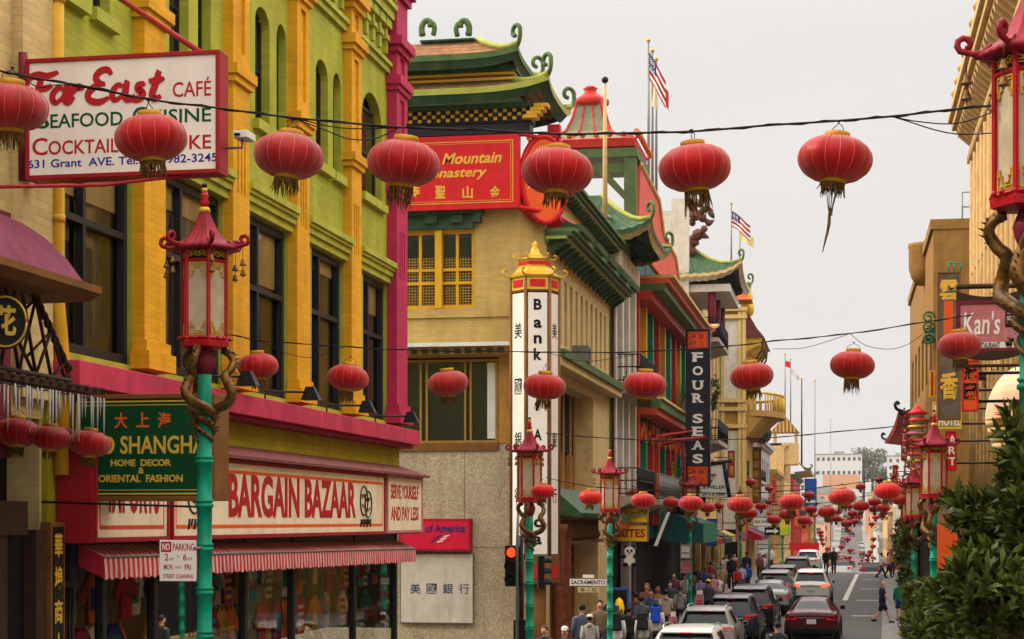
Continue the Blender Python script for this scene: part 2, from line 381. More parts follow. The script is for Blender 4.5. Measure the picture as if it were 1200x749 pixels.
def window(parent, fr, a, b, c, d, n, fm, gm, mu=(), mv=(), fw=.06, th=.06, arch=0, name='window'):
    """frame with bars at the given fractions plus one pane, at depth n behind the wall face"""
    m = MB().use(fm)
    m.fbox(fr, a, a+fw, c, d, n, n+th); m.fbox(fr, b-fw, b, c, d, n, n+th); m.fbox(fr, a+fw, b-fw, c, c+fw, n, n+th); m.fbox(fr, a+fw, b-fw, d-fw, d, n, n+th)
    for q in mv: v = c+(d-c)*q; m.fbox(fr, a+fw, b-fw, v-fw*.4, v+fw*.4, n+.002, n+th-.004)
    for q in mu: u = a+(b-a)*q; m.fbox(fr, u-fw*.4, u+fw*.4, c+fw, d-fw, n+.004, n+th-.002)
    o = m.build(name, parent)
    MB().use(gm).add([fr(a+fw*.5, c+fw*.5, n+.012), fr(b-fw*.5, c+fw*.5, n+.012), fr(b-fw*.5, d-fw*.5, n+.012), fr(a+fw*.5, d-fw*.5, n+.012)], [(0, 1, 2, 3)]).build('pane', o)
    return o
def spiral(c, ax, ay, r0, r1, turns, n=22, ph=0):
    c, ax, ay = Vector(c), Vector(ax), Vector(ay)
    return [c+(ax*math.cos(ph+2*math.pi*turns*i/n)+ay*math.sin(ph+2*math.pi*turns*i/n))*(r0+(r1-r0)*i/n) for i in range(n+1)]
def smooth_path(pts, k=6):
    P = [Vector(p) for p in pts]; P = [P[0]*2-P[1]]+P+[P[-1]*2-P[-2]]; out = []
    for i in range(1, len(P)-2):
        a, b, c, d = P[i-1:i+3]
        for j in range(k):
            t = j/k; out.append(.5*((2*b)+(c-a)*t+(2*a-5*b+4*c-d)*t*t+(3*b-a-3*c+d)*t**3))
    out.append(P[-2]); return out
# ------------------------------------------------------------------ ground, roads, pavements
def xo(y):
    return 0 if y < 50 else .022*(y-50) if y < 140 else 1.98+.0045*(y-140)
def yrange(a, b):
    out = [a]; y = a
    while y < b:
        y += 2.5 if y < 170 else 12 if y < 1100 else 300
        out.append(min(y, b))
    return out
def sheet(name, f0, f1, a, b, dz, m, follow=True):
    mb = MB().use(m); vs = []; ys = yrange(a, b); fs = []
    for y in ys:
        o = xo(y) if follow else 0
        vs += [(f0+o, y, zg(y)+dz), (f1+o, y, zg(y)+dz)]
    fs = [(2*i, 2*i+1, 2*i+3, 2*i+2) for i in range(len(ys)-1)]
    mb.add(vs, fs, True); o = mb.build(name); o['kind'] = 'structure'; return o
sheet('ground', -1500, 1500, -80, 3000, -.02, 'ground', False)
sheet('road', -5.3, 1.6, -60, 1100, 0, 'asphalt')
sheet('cross_street', -300, 300, 37.6, 47.6, .004, 'asphalt', False)
sheet('far_cross_street', -300, 300, 139, 149, .004, 'asphalt', False)
def pavement(name, f0, f1, a, b, fol0=True, fol1=True):
    mb = MB().use('concrete'); vs = []; ys = yrange(a, b); fs = []
    for y in ys:
        o = xo(y); p, q = f0+(o if fol0 else 0), f1+(o if fol1 else 0); z = zg(y)
        vs += [(p, y, z-.02), (p, y, z+.13), (q, y, z+.13), (q, y, z-.02)]
    for i in range(len(ys)-1): fs += [(4*i+j, 4*i+j+1, 4*i+j+5, 4*i+j+4) for j in range(3)]
    n = len(vs); fs += [(0, 1, 2, 3), (n-4, n-3, n-2, n-1)]
    mb.add(vs, fs); o = mb.build(name); o['kind'] = 'structure'; return o
pavement('pavement', -12, -5.3, -60, 37.6, False); pavement('pavement', -12, -5.3, 47.6, 139, False); pavement('pavement', -12, -5.3, 149, 1000, True)
pavement('pavement', 1.6, 9, -60, 37.6, True, False); pavement('pavement', 1.6, 12, 47.6, 139, True, False); pavement('pavement', 1.6, 12, 149, 1000)
sheet('road_edge', .95, 1.598, 48, 138, .006, 'concrete')
mk_ = MB().use('road_white')
def mark(x0, x1, y0, y1):
    ys = yrange(y0, y1); 
    for a, b in zip(ys, ys[1:]): mk_.quad((x0+xo(a), a, zg(a)+.010), (x1+xo(a), a, zg(a)+.010), (x1+xo(b), b, zg(b)+.010), (x0+xo(b), b, zg(b)+.010))
mark(-1.05, -.8, 92, 132)
for y in (78, 92, 106, 121): mark(-.35, .75, y, y+.45)
mark(-1.0, 1.5, 134.5, 135.2)
for y in (52, 60, 68, 76, 84, 94): mark(-2.5, -1.9, y, y+.3)
for y in (137.2, 138.2): mark(-5.2, 1.5, y, y+.5)
mo = mk_.build('road_marking'); mo['kind'] = 'structure'

# ------------------------------------------------------------------ the green and yellow shop building
XF = -8.6; f = FL(XF)
G = thing('shop_building', 'lime green and yellow brick building with pink cornice above the bargain shop', 'building', (XF, 27, 1))
bays = [(18.3, 20.8), (21.5, 24.05), (24.75, 27.05), (27.7, 30.2), (30.85, 33.2)]
wins = [(18.85, 20.78), (21.85, 24.03), (25.08, 27.03), (28.3, 30.18), (31.5, 33.18)]
arches = [[(18.7, 19.25), (19.6, 20.1)], [(22.0, 22.7), (23.05, 23.55)], [(25.44, 26.12), (26.46, 26.95)], [(28.54, 29.25), (29.55, 30.05)], [(31.4, 32.85)]]
m = MB().use('green_brick'); ops = []
for a, b in wins: ops.append((a, b, 6.0, 8.62))
for q in arches:
    for a, b in q: ops.append((a, b, 10.05, 11.8 if b-a < 1 else 12.0, .26 if b-a < 1 else .6))
m.wall(f, 18.3, 34.05, 5.5, 14.6, ops, 0, .18)
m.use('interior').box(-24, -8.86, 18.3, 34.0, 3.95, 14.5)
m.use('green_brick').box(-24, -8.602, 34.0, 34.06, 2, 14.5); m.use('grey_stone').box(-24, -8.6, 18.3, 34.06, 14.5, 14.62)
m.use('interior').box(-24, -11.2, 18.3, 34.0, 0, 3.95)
m.build('wall', G)
for (a, b) in wins:
    wo = window(G, f, a+.02, b-.02, 6.02, 8.6, -.16, M['charcoal'], M['glass_shop'], mu=(.34,), mv=(.6,), fw=.1, th=.1)
    k_ = wins.index((a, b)); m = MB().use(cm(((96, 84, 50), (120, 108, 84), (84, 76, 46), (110, 96, 62), (76, 66, 44))[k_], .9, var=.25)); n = 34; u0_, u1_ = a+(b-a)*(.36, .1, .3, .42, .2)[k_], b-.08
    vs = []
    for i in range(n+1):
        for v in (6.05, 8.55): vs.append(f(u0_+(u1_-u0_)*i/n, v, -.215+.018*math.sin(i*1.25+v)))
    m.add(vs, [(2*i, 2*i+2, 2*i+3, 2*i+1) for i in range(n)], True); m.build('curtain', wo)
    m = MB().use('cream_plaster'); m.fbox(f, a+.1, b-.1, 8.6-(.75, .4, .9, .3, .62)[k_], 8.58, -.185, -.18); m.build('roller_blind', wo)
for q in arches:
    for a, b in q: window(G, f, a+.0, b-.0, 10.05, 11.75, -.17, M['charcoal'], M['glass'], mv=(.5,), fw=.05, th=.04)
# blinds seen behind two panes
for i, (a, b) in enumerate(bays):   # lintel mouldings, sills, corbels
    m = MB().use('green_trim')
    m.fbox(f, a, b, 8.62, 8.74, 0, .08); m.fbox(f, a, b, 8.74, 8.84, 0, .13); m.fbox(f, a, b, 8.84, 8.90, 0, .17); m.fbox(f, a, b, 8.90, 9.0, 0, .21)
    m.build('lintel', G)
    m = MB().use('green_trim')
    for p, q in arches[i]: m.fbox(f, p-.1, q+.1, 9.9, 10.05, 0, .1)
    m.build('sill', G)
    m = MB().use('green_trim')
    m.fbox(f, a, b, 12.62, 12.74, 0, .07); m.fbox(f, a, b, 12.74, 12.82, 0, .12)
    k = 5; st = (b-a)/k
    for j in range(k):
        u = a+st*(j+.5)
        m.fbox(f, u-.07, u+.07, 12.95, 13.55, 0, .07); m.fbox(f, u-.13, u+.13, 13.2, 13.3, 0, .1); m.fbox(f, u-.2, u+.2, 13.45, 13.6, 0, .12)
    m.fbox(f, a, b, 13.62, 13.8, 0, .16); m.fbox(f, a, b, 13.8, 13.9, 0, .22)
    m.build('corbel_band', G)
m = MB().use('green_trim'); fa = f
m.ext([f(30.85, 14.95, .0), f(33.2, 13.95, .0), f(33.2, 14.15, .0), f(30.85, 15.2, .0)], (.2, 0, 0)); m.use('green_brick').ext([f(30.85, 13.9, .0), f(33.2, 13.9, .0), f(33.2, 13.97, .0), f(30.85, 14.97, .0)], (.05, 0, 0)); m.build('gable_coping', G)
def pilaster(u0, u1, mt, top, par, pj=.15):
    m = MB().use(mt)
    m.fbox(f, u0, u1, 5.95, top, -.02, pj-.04)
    w_ = u1-u0; q = w_*.3
    ops = [(u0+q, u1-q, 10.75, 12.2)]+[(u0+w_*t-.035, u0+w_*t+.035, 8.75, 9.65) for t in (.3, .5, .7)]+[(u0+q, u1-q, 12.72, 13.0)]
    m.wall(f, u0, u1, 5.95, top, ops, pj, .04)
    m.quad(f(u0, 5.95, pj-.041), f(u0, 5.95, pj), f(u0, top, pj), f(u0, top, pj-.041)); m.quad(f(u1, 5.95, pj-.041), f(u1, 5.95, pj), f(u1, top, pj), f(u1, top, pj-.041))
    m.build('pilaster', par)
    m = MB().use(mt)
    for v, h, e in ((5.96, .22, .1), (6.18, .14, .05), (10.28, .1, .05), (10.38, .14, .09), (12.32, .1, .05), (12.42, .16, .1), (13.05, .12, .06), (13.17, .16, .13)):
        if v in (10.28, 12.32): m.build('plinth' if v < 11 else 'capital', par); m = MB().use(mt)
        m.fbox(f, u0-e, u1+e, v, v+h, .002, pj+e)
    m.build('capital', par)
for u0, u1 in ((20.8, 21.5), (24.05, 24.75), (27.05, 27.7), (30.2, 30.85)): pilaster(u0, u1, 'yellow_brick', 14.7, G)
pilaster(33.2, 34.05, 'pink_brick', 14.1, G, .2)
m = MB().use('pink_brick'); m.fbox(f, 33.14, 34.12, 14.1, 14.25, -.8, .27); m.fbox(f, 33.05, 34.2, 14.25, 14.38, -.85, .34); m.fbox(f, 33.22, 34.05, 14.38, 14.52, -.7, .2)
m.add([f(33.22, 14.52, -.7), f(34.05, 14.52, -.7), f(34.05, 14.52, .2), f(33.22, 14.52, .2), f(33.63, 14.75, -.25)], [(0, 1, 4), (1, 2, 4), (2, 3, 4), (3, 0, 4)]); m.build('pink_cap', G)
# belt cornice
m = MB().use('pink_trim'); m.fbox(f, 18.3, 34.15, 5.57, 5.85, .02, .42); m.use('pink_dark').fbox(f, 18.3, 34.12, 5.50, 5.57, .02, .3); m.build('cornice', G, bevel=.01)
MB().use('lime_brick').fbox(f, 18.3, 34.04, 3.95, 5.51, -.3, .04).build('brick_band', G)
m = MB().use('maroon_tile'); m.ext([f(18.3, 5.16, .05), f(18.3, 4.97, .62), f(18.3, 4.93, .62), f(18.3, 4.93, .05)], (0, 15.9, 0)); m.build('shop_eave', G)
# drain pipe
m = MB().use('yellow_paint'); m.tube([f(18.5, 4.6, .12), f(18.5, 5.9, .12), f(18.36, 6.6, .12), f(18.36, 14.6, .12)], .085, 10); [m.lathe([(.1, -.04), (.1, .04)], 10, f(18.36, z, .12)) for z in (7.4, 9.8, 12)]; m.build('drain_pipe', G)
# flood lamps under the windows
for py_, u in ((0, 22.4), (1, 25.3), (2, 28.5), (3, 31.6)):
    t = thing('flood_lamp', 'black flood lamp on the pink cornice below the %s tall window' % ('sign-side', 'lamp-side', 'middle', 'last')[py_], 'lamp', f(u, 5.86, .2), 'flood lamps on the pink cornice')
    MB().use('black_metal').tube([f(u, 5.86, .2), f(u, 6.0, .2), f(u+.5, 6.02, .75)], .018, 6).build('bracket', t)
    MB().use('black_metal').hexa([f(u+.4, 5.9, .62), f(u+.6, 5.9, .62), f(u+.6, 5.9, .9), f(u+.4, 5.9, .9)], [f(u+.45, 6.1, .68), f(u+.55, 6.1, .68), f(u+.55, 6.1, .8), f(u+.45, 6.1, .8)]).build('housing', t)

# shop sign boards
S = thing('shop_sign', 'long cream shop sign reading BARGAIN BAZAAR above the striped awning', 'sign', f(26, 3.85, .3))
m = MB().use('sign_red'); m.fbox(f, 18.5, 31.28, 3.85, 4.93, .06, .46); m.build('box', S)
def panel(name, u0, u1, v0, v1, par, fm, line=None):
    m = MB().use(fm); e = .05
    m.fbox(f, u0, u1, v0, v0+e, .46, .5); m.fbox(f, u0, u1, v1-e, v1, .46, .5); m.fbox(f, u0, u0+e, v0+e, v1-e, .46, .5); m.fbox(f, u1-e, u1, v0+e, v1-e, .46, .5)
    m.build('frame', par)
    m = MB().use('sign_cream'); m.fbox(f, u0+e, u1-e, v0+e, v1-e, .462, .478); o = m.build(name, par)
    if line:
        m = MB().use(line); e = .14; t = .045
        m.fbox(f, u0+e, u1-e, v0+e, v0+e+t, .478, .482); m.fbox(f, u0+e, u1-e, v1-e-t, v1-e, .478, .482); m.fbox(f, u0+e, u0+e+t*.6, v0+e+t, v1-e-t, .478, .482); m.fbox(f, u1-e-t*.6, u1-e, v0+e+t, v1-e-t, .478, .482)
        m.build('border', par)
    return o
panel('imports_panel', 18.55, 20.75, 3.86, 4.92, S, 'sign_red', 'coral'); panel('bargain_panel', 20.85, 31.2, 3.86, 4.92, S, 'sign_red', 'orange')
m = MB().use('text_red'); m.text('IMPORTS', f, 18.95, 4.18, 1.5, .6, .482, .006, bold=.02); m.build('lettering', S)
m = MB().use('text_red'); m.text('BARGAIN BAZAAR', f, 22.92, 4.14, 6.35, .6, .482, .006, bold=.03); m.build('lettering', S)
for u in (21.35, 29.5):   # two laughing mask drawings
    m = MB().use('text_black')
    for du, dv, r in ((.28, .42, .22), (.56, .36, .2)):
        m.tube([f(u+du+r*1.1*math.cos(a*.4), 4.02+dv+r*math.sin(a*.4)*1.15, .488) for a in range(17)], .012, 4)
        for e in (-.08, .06): m.tube([f(u+du+e+.05*math.cos(a*.6), 4.05+dv+.05+.03*math.sin(a*.6), .488) for a in range(9)], .009, 4)
        m.tube([f(u+du-.1+.05*a, 4.02+dv-.06-.05*math.sin(a*.8), .488) for a in range(5)], .012, 4)
    for k in range(7): m.tube([f(u+.06+.1*k, 3.99+.05*(k % 2), .488), f(u+.1+.1*k, 4.12, .488)], .016, 4)
    m.build('mask_drawing', S)
S2 = thing('shop_sign', 'pink framed glossy panel reading SERVE YOURSELF AND PAY LESS at the corner', 'sign', f(32.6, 3.85, .3))
m = MB().use('maroon_tile'); m.fbox(f, 31.3, 34.15, 3.85, 4.95, .06, .46); m.build('box', S2)
panel('panel', 31.35, 34.1, 3.87, 4.93, S2, 'pink_sign'); m = MB().use('text_red')
for t, v in (('SERVE YOURSELF', 4.5), ('AND PAY LESS', 4.1)): m.text(t, f, 31.65, v, 2.15, .26, .48, .006, bold=.02)
m.build('lettering', S2)
# striped awning
A = thing('striped_awning', 'red and white striped scalloped awning above the shop windows', 'awning', f(27, 3.4, .3))
for u0, u1 in ((18.95, 27.45), (27.5, 33.8)):
    m = MB().use('awning_stripe')
    n = int((u1-u0)/.105); vs = []; fs = []
    for i in range(n+1):
        u = u0+(u1-u0)*i/n; sg = .04*math.sin(i*1.7)*.3
        sc_ = .03*abs(math.sin(math.pi*(i/2)))
        dz_ = .04-.009*(u-19); sag = .02*math.sin((u-u0)/(u1-u0)*math.pi*3)
        vs += [f(u, 3.79+dz_, .12), f(u, 3.745+sg*.4+dz_-sag*.6, .22), f(u, 3.69+sg*.6+dz_-sag*.6, .34), f(u, 3.655+dz_, .42), f(u, 3.52+dz_, .43), f(u, 3.385+sc_+dz_, .435+sg*.6)]
    for i in range(n): fs += [(6*i+j, 6*i+j+1, 6*i+j+7, 6*i+j+6) for j in range(5)]
    m.add(vs, fs)
    dz_ = .04-.009*(u0-19); m.add([f(u0, 3.78+dz_, .12), f(u0, 3.655+dz_, .42), f(u0, 3.4+dz_, .435), f(u0, 3.55+dz_, .12)], [(0, 1, 2, 3)])
    o = m.build('canvas', A); md = o.modifiers.new('thick', 'SOLIDIFY'); md.thickness = .006
    m = MB().use('grey_metal'); m.tube([f(u0, 3.65+.04-.009*(u0-19), .425), f(u1, 3.65+.04-.009*(u1-19), .425)], .014, 6); m.build('rail', A)
# shop front with goods behind glass
P = G
m = MB().use('charcoal'); posts = [19.0, 19.9, 21.5, 23.4, 25.0, 27.3, 30.9, 33.9]
for u in posts: m.fbox(f, u-.06, u+.06, .2, 3.9, -.08, .02)
m.fbox(f, 18.4, 34.0, 3.5, 3.95, -.3, .0); m.build('shop_frame', P)
for a, b in zip(posts, posts[1:]):
    MB().use('glass_shop' if 'glass_shop' in M else 'glass').add([f(a, .3, -.05), f(b, .3, -.05), f(b, 3.6, -.05), f(a, 3.6, -.05)], [(0, 1, 2, 3)]).build('pane', P)
m = MB().use('tan_wood'); m.box(-11.2, -11.15, 18.4, 34, .2, 3.9); m.use('concrete').box(-11.2, -8.7, 18.4, 34, .2, .6); m.build('interior_wall', P)
goods = [((210, 30, 34), 'red'), ((40, 60, 140), 'blue'), ((214, 160, 50), 'golden'), ((50, 120, 70), 'green'), ((226, 214, 196), 'white'), ((170, 46, 96), 'plum'), ((230, 110, 34), 'orange'), ((70, 140, 170), 'sky blue')]
gi = 0
for a, b in zip(posts, posts[1:]):
    nrow = 2
    for r_ in range(nrow):
        for c_ in range(max(2, int((b-a)/.5))):
            k = max(2, int((b-a)/.5))
            u = a+(b-a)*(c_+.5)/k+rnd.uniform(-.05, .05); z = 2.22+r_*.66; col, nm = goods[(gi*5+r_*3) % 8]; gi += 1
            hw = .17; d = -.14-rnd.uniform(0, .3)
            m = MB().use(cm(col, .8, var=.35, vs=7))
            m.ext([f(u-hw, z, d), f(u+hw, z, d), f(u+hw, z+.34, d), f(u+hw+.14, z+.22, d), f(u+hw+.2, z+.34, d), f(u+hw*.6, z+.62, d), f(u+.07, z+.62, d), f(u, z+.56, d), f(u-.07, z+.62, d), f(u-hw*.6, z+.62, d), f(u-hw-.2, z+.34, d), f(u-hw-.14, z+.22, d), f(u-hw, z+.34, d)], (-.05, 0, 0))
            c2 = cm(goods[(gi*3+1) % 8][0], .8)
            m.use(c2)
            if gi % 3 == 0: [m.fbox(f, u-hw+.02, u+hw-.02, z+.06+.12*j, z+.12+.12*j, d, d+.006) for j in range(4)]
            elif gi % 3 == 1: m.lathe([(.001, 0), (.1, 0), (.1, .008), (.001, .008)], 14, f(u, z+.3, d))
            else: m.fbox(f, u-.12, u+.12, z+.15, z+.42, d, d+.006)
            o = m.build('hanging_shirt'); tag(o, 'shirts hung in rows behind the shop windows below the striped awning', 'shirt', 'shirts in the shop windows')
# stay rods etc.
# ------------------------------------------------------------------ cafe building on the left edge
B0 = thing('cafe_building', 'cream brick cafe building at the left edge with a dark doorway', 'building', (XF, 12, 2))
m = MB().use('cream_brick'); m.wall(f, 0, 18.28, 5.2, 12.6, [(15.2, 16.9, 6.3, 8.6)], .0, .3); m.use('interior').box(-22, -9, 0, 18.28, 1, 12.5); m.use('cream_brick').box(-22, -8.62, 18.24, 18.29, 2, 12.6); m.fbox(f, 17.55, 18.28, 5.4, 12.6, .0, .12); m.build('wall', B0)
window(B0, f, 15.2, 16.9, 6.3, 8.6, -.25, M['charcoal'], M['glass'])
m = MB().use('maroon'); m.fbox(f, 10, 17.4, 4.75, 7.3, .0, .06); m.build('red_panel', B0)
m = MB().use('rust_metal'); m.fbox(f, 10, 17.5, 3.95, 4.3, 0, .2)
for u in (16.4, 17.0, 17.9): m.fbox(f, u-.12, u+.12, 1.4, 4.0, 0, .16)
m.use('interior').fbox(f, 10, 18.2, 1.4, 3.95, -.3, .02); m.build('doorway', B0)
# barrel awning
A2 = thing('barrel_awning', 'faded maroon barrel awning with gutter lip over the cafe entrance', 'awning', (-7.9, 14.5, 6.2))
prof = [(-8.55, 7.25), (-8.34, 7.18), (-8.1, 7.08), (-7.85, 6.92), (-7.62, 6.7), (-7.42, 6.44)]
m = MB().use('maroon_canvas'); vs = [(x, 9, z) for x, z in prof]+[(x, 16.75, z) for x, z in prof]; n = len(prof)
m.add(vs, [(i, i+1, n+i+1, n+i) for i in range(n-1)], True); m.add([(x, 16.75, z) for x, z in prof]+[(-8.55, 16.75, 6.3)], [tuple(range(n+1))]); m.build('canvas', A2)
m = MB().use('brown_frame'); m.ext([(-8.5, 9, 6.44), (-7.4, 9, 6.45), (-7.3, 9, 6.43), (-7.3, 9, 6.36), (-7.42, 9, 6.29), (-8.5, 9, 6.27)], (0, 7.86, 0)); m.build('gutter_lip', A2)
# lattice truss, roundel, lower eave
A3 = thing('truss_canopy', 'dark twisted iron lattice canopy with tiled lower eave below the barrel awning', 'canopy', (-7.9, 14, 4.8))
def twist(mb, p, q, r=.03, n=26):
    p, q = Vector(p), Vector(q); d = (q-p); x = d.orthogonal().normalized(); y = d.cross(x).normalized()
    for ph in (0, math.pi): mb.tube([p+d*i/n+(x*math.cos(i*.9+ph)+y*math.sin(i*.9+ph))*r*.7 for i in range(n+1)], r, 6)
arc = [onX(px, py, -7.75) for px, py in ((-30, 272), (0, 291), (22, 318), (42, 350), (60, 388), (76, 425), (82, 432))]
m = MB().use('rust_metal')
for a, b in zip(arc, arc[1:]): twist(m, a, b, .026, 14)
base = [Vector((-7.75, p.y, 5.52)) for p in arc]
for i in range(len(arc)-1):
    m.tube([arc[i], base[min(i+1, len(base)-1)]], .018, 6); m.tube([base[i], arc[i+1]], .018, 6)
arc2 = [p+Vector((-.05, -.45, -.3)) for p in arc[:-1]]
m.tube(arc2, .02, 6)
for a, b in zip(arc, arc2): m.tube([a, b], .014, 6)
m.tube([base[0], base[-1]], .03, 6)
m.build('lattice', A3)
e0, e1 = -8.5, -7.35
m = MB().use('rust_metal'); m.ext([(e0, 9, 5.62), (e1, 9, 5.42), (e1, 9, 5.36), (e0, 9, 5.5)], (0, 8.05, 0)); 
for k in range(40): m.lathe([(.035, -.02), (.035, .02)], 8, (e1, 9.2+.2*k, 5.41))
m.build('eave', A3)
t = thing('roundel_sign', 'black oval roundel with a gold brush character beneath the truss', 'sign', onX(10, 378, -7.6))
cc = onX(6, 378, -7.6); fr_ = frame(cc, (.9, .43, 0), (0, 0, 1), (.43, -.9, 0))
m = MB().use('text_black'); m.add([fr_(.21*math.cos(i*.2618), .25*math.sin(i*.2618), n) for n in (0, .07) for i in range(24)], [tuple(range(24, 48))]+[(i, (i+1) % 24, 24+(i+1) % 24, 24+i) for i in range(24)]); m.build('disc', t)
m = MB().use('gold'); m.tube([fr_(.19*math.cos(i*.2618), .23*math.sin(i*.2618), .075) for i in range(25)], .012, 6); m.build('rim', t)
m = MB().use('gold_paint'); m.text('花', fr_, -.1, -.13, .2, .28, .07, .03, bold=.03); m.build('character', t)
# icicle string
t = thing('icicle_string', 'string of pale plastic icicles hanging from the dark eave', 'decoration', (-7.35, 15, 5.3))
m = MB().use('wire'); n = 60; m.tube([(-7.33, 12.5+.075*i*.99, 5.33-.02*abs(math.sin(i*.5))) for i in range(n+1)], .008, 5); m.build('cord', t)
m = MB().use('icicle')
for i in range(46):
    y = 13.4+i*.079; l = rnd.uniform(.16, .48); m.lathe([(.002, -l), (.009, -l*.5), (.012, -.02), (.004, 0)], 6, (-7.33+rnd.uniform(-.02, .02), y, 5.33))
m.build('icicles', t)['kind'] = 'stuff'
# vertical Chinese board
t = thing('vertical_board', 'narrow black board with gold Chinese characters beside the cafe door', 'sign', onX(62, 700, -8.45))
p = onX(62, 612, -8.45); q = frame((-8.4, p.y, 0), (0, 1, 0), (0, 0, 1), (1, 0, 0))
m = MB().use('brown_frame'); m.fbox(q, -.16, .19, 1.75, p.z, -.12, .0); m.build('frame', t); m = MB().use('text_black'); m.fbox(q, -.11, .14, 1.8, p.z-.05, .0, .012); m.build('face', t)
m = MB().use('gold_paint')
for i, ch in enumerate('華埠商人'): m.text(ch, q, -.09, p.z-.38-.36*i, .2, .26, .012, .006, bold=.02)
m.build('lettering', t)
# side alley gate between cafe and shop
t = thing('iron_gate', 'dark iron bar gate beside the shop front', 'gate', f(18.7, 1.6, .02))
m = MB().use('black_metal'); [m.tube([f(18.35+.09*i, 1.6, .03), f(18.35+.09*i, 3.35, .03)], .012, 6) for i in range(8)]; m.fbox(f, 18.3, 19, 3.35, 3.42, .0, .06); m.build('bars', t)

# ------------------------------------------------------------------ projecting sign boxes
def sign_box(name, label, Y, px0, px1, py0, py1, dep, fm, face, fw=.05):
    a = onY(px0, py1, Y); b = onY(px1, py1, Y); top = (onY(px0, py0, Y).z+onY(px1, py0, Y).z)/2; bot = (a.z+b.z)/2
    t = thing(name, label, 'sign', ((a.x+b.x)/2, Y, bot)); fs = FS(Y)
    x0, x1 = a.x, b.x
    m = MB().use(fm); m.fbox(fs, x0, x1, bot, bot+fw, -dep, .02); m.fbox(fs, x0, x1, top-fw, top, -dep, .02); m.fbox(fs, x0, x0+fw, bot+fw, top-fw, -dep, .02); m.fbox(fs, x1-fw, x1, bot+fw, top-fw, -dep, .02); m.build('frame', t, bevel=.006)
    m = MB().use(face); m.fbox(fs, x0+fw, x1-fw, bot+fw, top-fw, -dep+.02, 0); m.build('face', t)
    return t, fs, x0, x1, bot, top
t, fs, x0, x1, z0, z1 = sign_box('cafe_sign', 'white cafe sign in a red frame reading Far East CAFE with seafood and cocktail lines', 17.5, 30, 258, 64, 207, .25, 'sign_red', 'sign_white', .045)
W_, H_ = x1-x0, z1-z0
def line(t, fs, txt, a, b, v, h, mt, **k):
    m = MB().use(mt); m.text(txt, fs, x0+W_*a, z0+H_*v, W_*(b-a), H_*h, 0, .006, **k); return m.build('lettering', t)
def brush(m, pts, w0, k=0):
    P = smooth_path([(p[0], p[1], p[2] if len(p) > 2 else 1) for p in pts], 5); n = len(P); vs = []
    for i, p in enumerate(P):
        d = P[min(n-1, i+1)]-P[max(0, i-1)]; q = Vector((-d.y*.9-.25*d.x, d.x*.9+.25*d.y, 0)); q = q.normalized()*w0*p.z*.5
        for s in (-1, 1):
            for n_ in (0, .005+.0016*k): vs.append(fs(x0+(p.x+s*q.x)*.0087, z0+(p.y+s*q.y)*.0087, n_))
    fs_ = [(4*i+a, 4*i+b, 4*i+b+4, 4*i+a+4) for i in range(n-1) for a, b in ((0, 1), (1, 3), (3, 2), (2, 0))]+[(0, 1, 3, 2), (4*n-4, 4*n-3, 4*n-1, 4*n-2)]
    m.add(vs, fs_)
a_st = lambda u: [[(u+15, 107, .6), (u+8, 109, .8), (u+1, 101, .9), (u+2, 93, .9), (u+7, 92, .7), (u+13, 97, .5), (u+16, 104, .4)], [(u+20, 114, .8), (u+18, 104, 1), (u+17, 94, 1), (u+22, 91, .8), (u+29, 97, .3)]]
WORDS = [('Far', [[(5, 106, .4), (0, 113, .8), (5, 122), (16, 126), (28, 124), (42, 128, .6)], [(21, 125, .9), (18, 113), (13, 101), (7, 92), (0, 91, .9), (-1, 96, .5)], [(14, 109, .8), (24, 109, 1), (34, 112, .6)]]+a_st(34)+[[(60, 109, .8), (57, 99), (55, 91, .7)], [(57, 99, .6), (63, 107), (70, 109), (72, 105, .8)]]),
         ('East', [[(110, 122, .6), (104, 128), (95, 126), (90, 119), (94, 113), (102, 111, .6)], [(100, 112, .6), (88, 108), (80, 100), (83, 92), (95, 90), (107, 95, .5)]]+a_st(110)+[[(152, 110, .6), (145, 108), (143, 103), (149, 99), (147, 93), (139, 91), (135, 94, .5)]]+[[(170, 124, .8), (165, 108), (161, 96), (164, 91), (172, 94, .5)], [(157, 112, .6), (166, 112), (176, 115, .5)]])]
for wd, strokes in WORDS:
    m = MB().use('text_red')
    for k_, st_ in enumerate(strokes): brush(m, st_, 8.4, k_)
    m.build('lettering', t)
line(t, fs, 'CAFÉ', .76, .955, .63, .155, 'text_red', bold=.008)
def smallcaps(t, fs, a, v, h, mt, parts):
    m = MB().use(mt)
    for txt, p, q, big in parts: m.text(txt, fs, x0+W_*p, z0+H_*v, W_*(q-p), H_*(h if big else h*.8), 0, .006, bold=.012)
    return m.build('lettering', t)
smallcaps(t, fs, 0, .42, .145, 'text_green', [('S', .055, .125, 1), ('EAFOOD', .13, .505, 0), ('C', .555, .63, 1), ('UISINE', .635, .955, 0)])
smallcaps(t, fs, 0, .2, .145, 'text_red', [('C', .035, .115, 1), ('OCKTAILS', .12, .52, 0), ('S', .6, .67, 1), ('MOKE', .68, .955, 0)])
line(t, fs, '631 Grant  AVE. Tel.(415)982-3245', .012, .985, .075, .09, 'text_blue', bold=.012)
m = MB().use('sign_red'); m.tube([onX(-5, 219, -7.9), onY(120, 217, 17.4), onY(240, 203, 17.6)], .02, 6); m.build('stay_rod', t); m = MB().use('sign_red'); m.tube([onY(140, -2, 19.0), onY(236, 62, 17.6)], .03, 6); m.build('stay_rod', t)
m = MB().use('maroon'); m.tube([onY(27, 62, 17.55), onY(27, 212, 17.55)], .05, 8); m.build('mounting_post', t)
tc_ = thing('security_camera', 'small white security camera on an arm at the edge of the cafe sign', 'camera', onY(281, 166, 17.7))
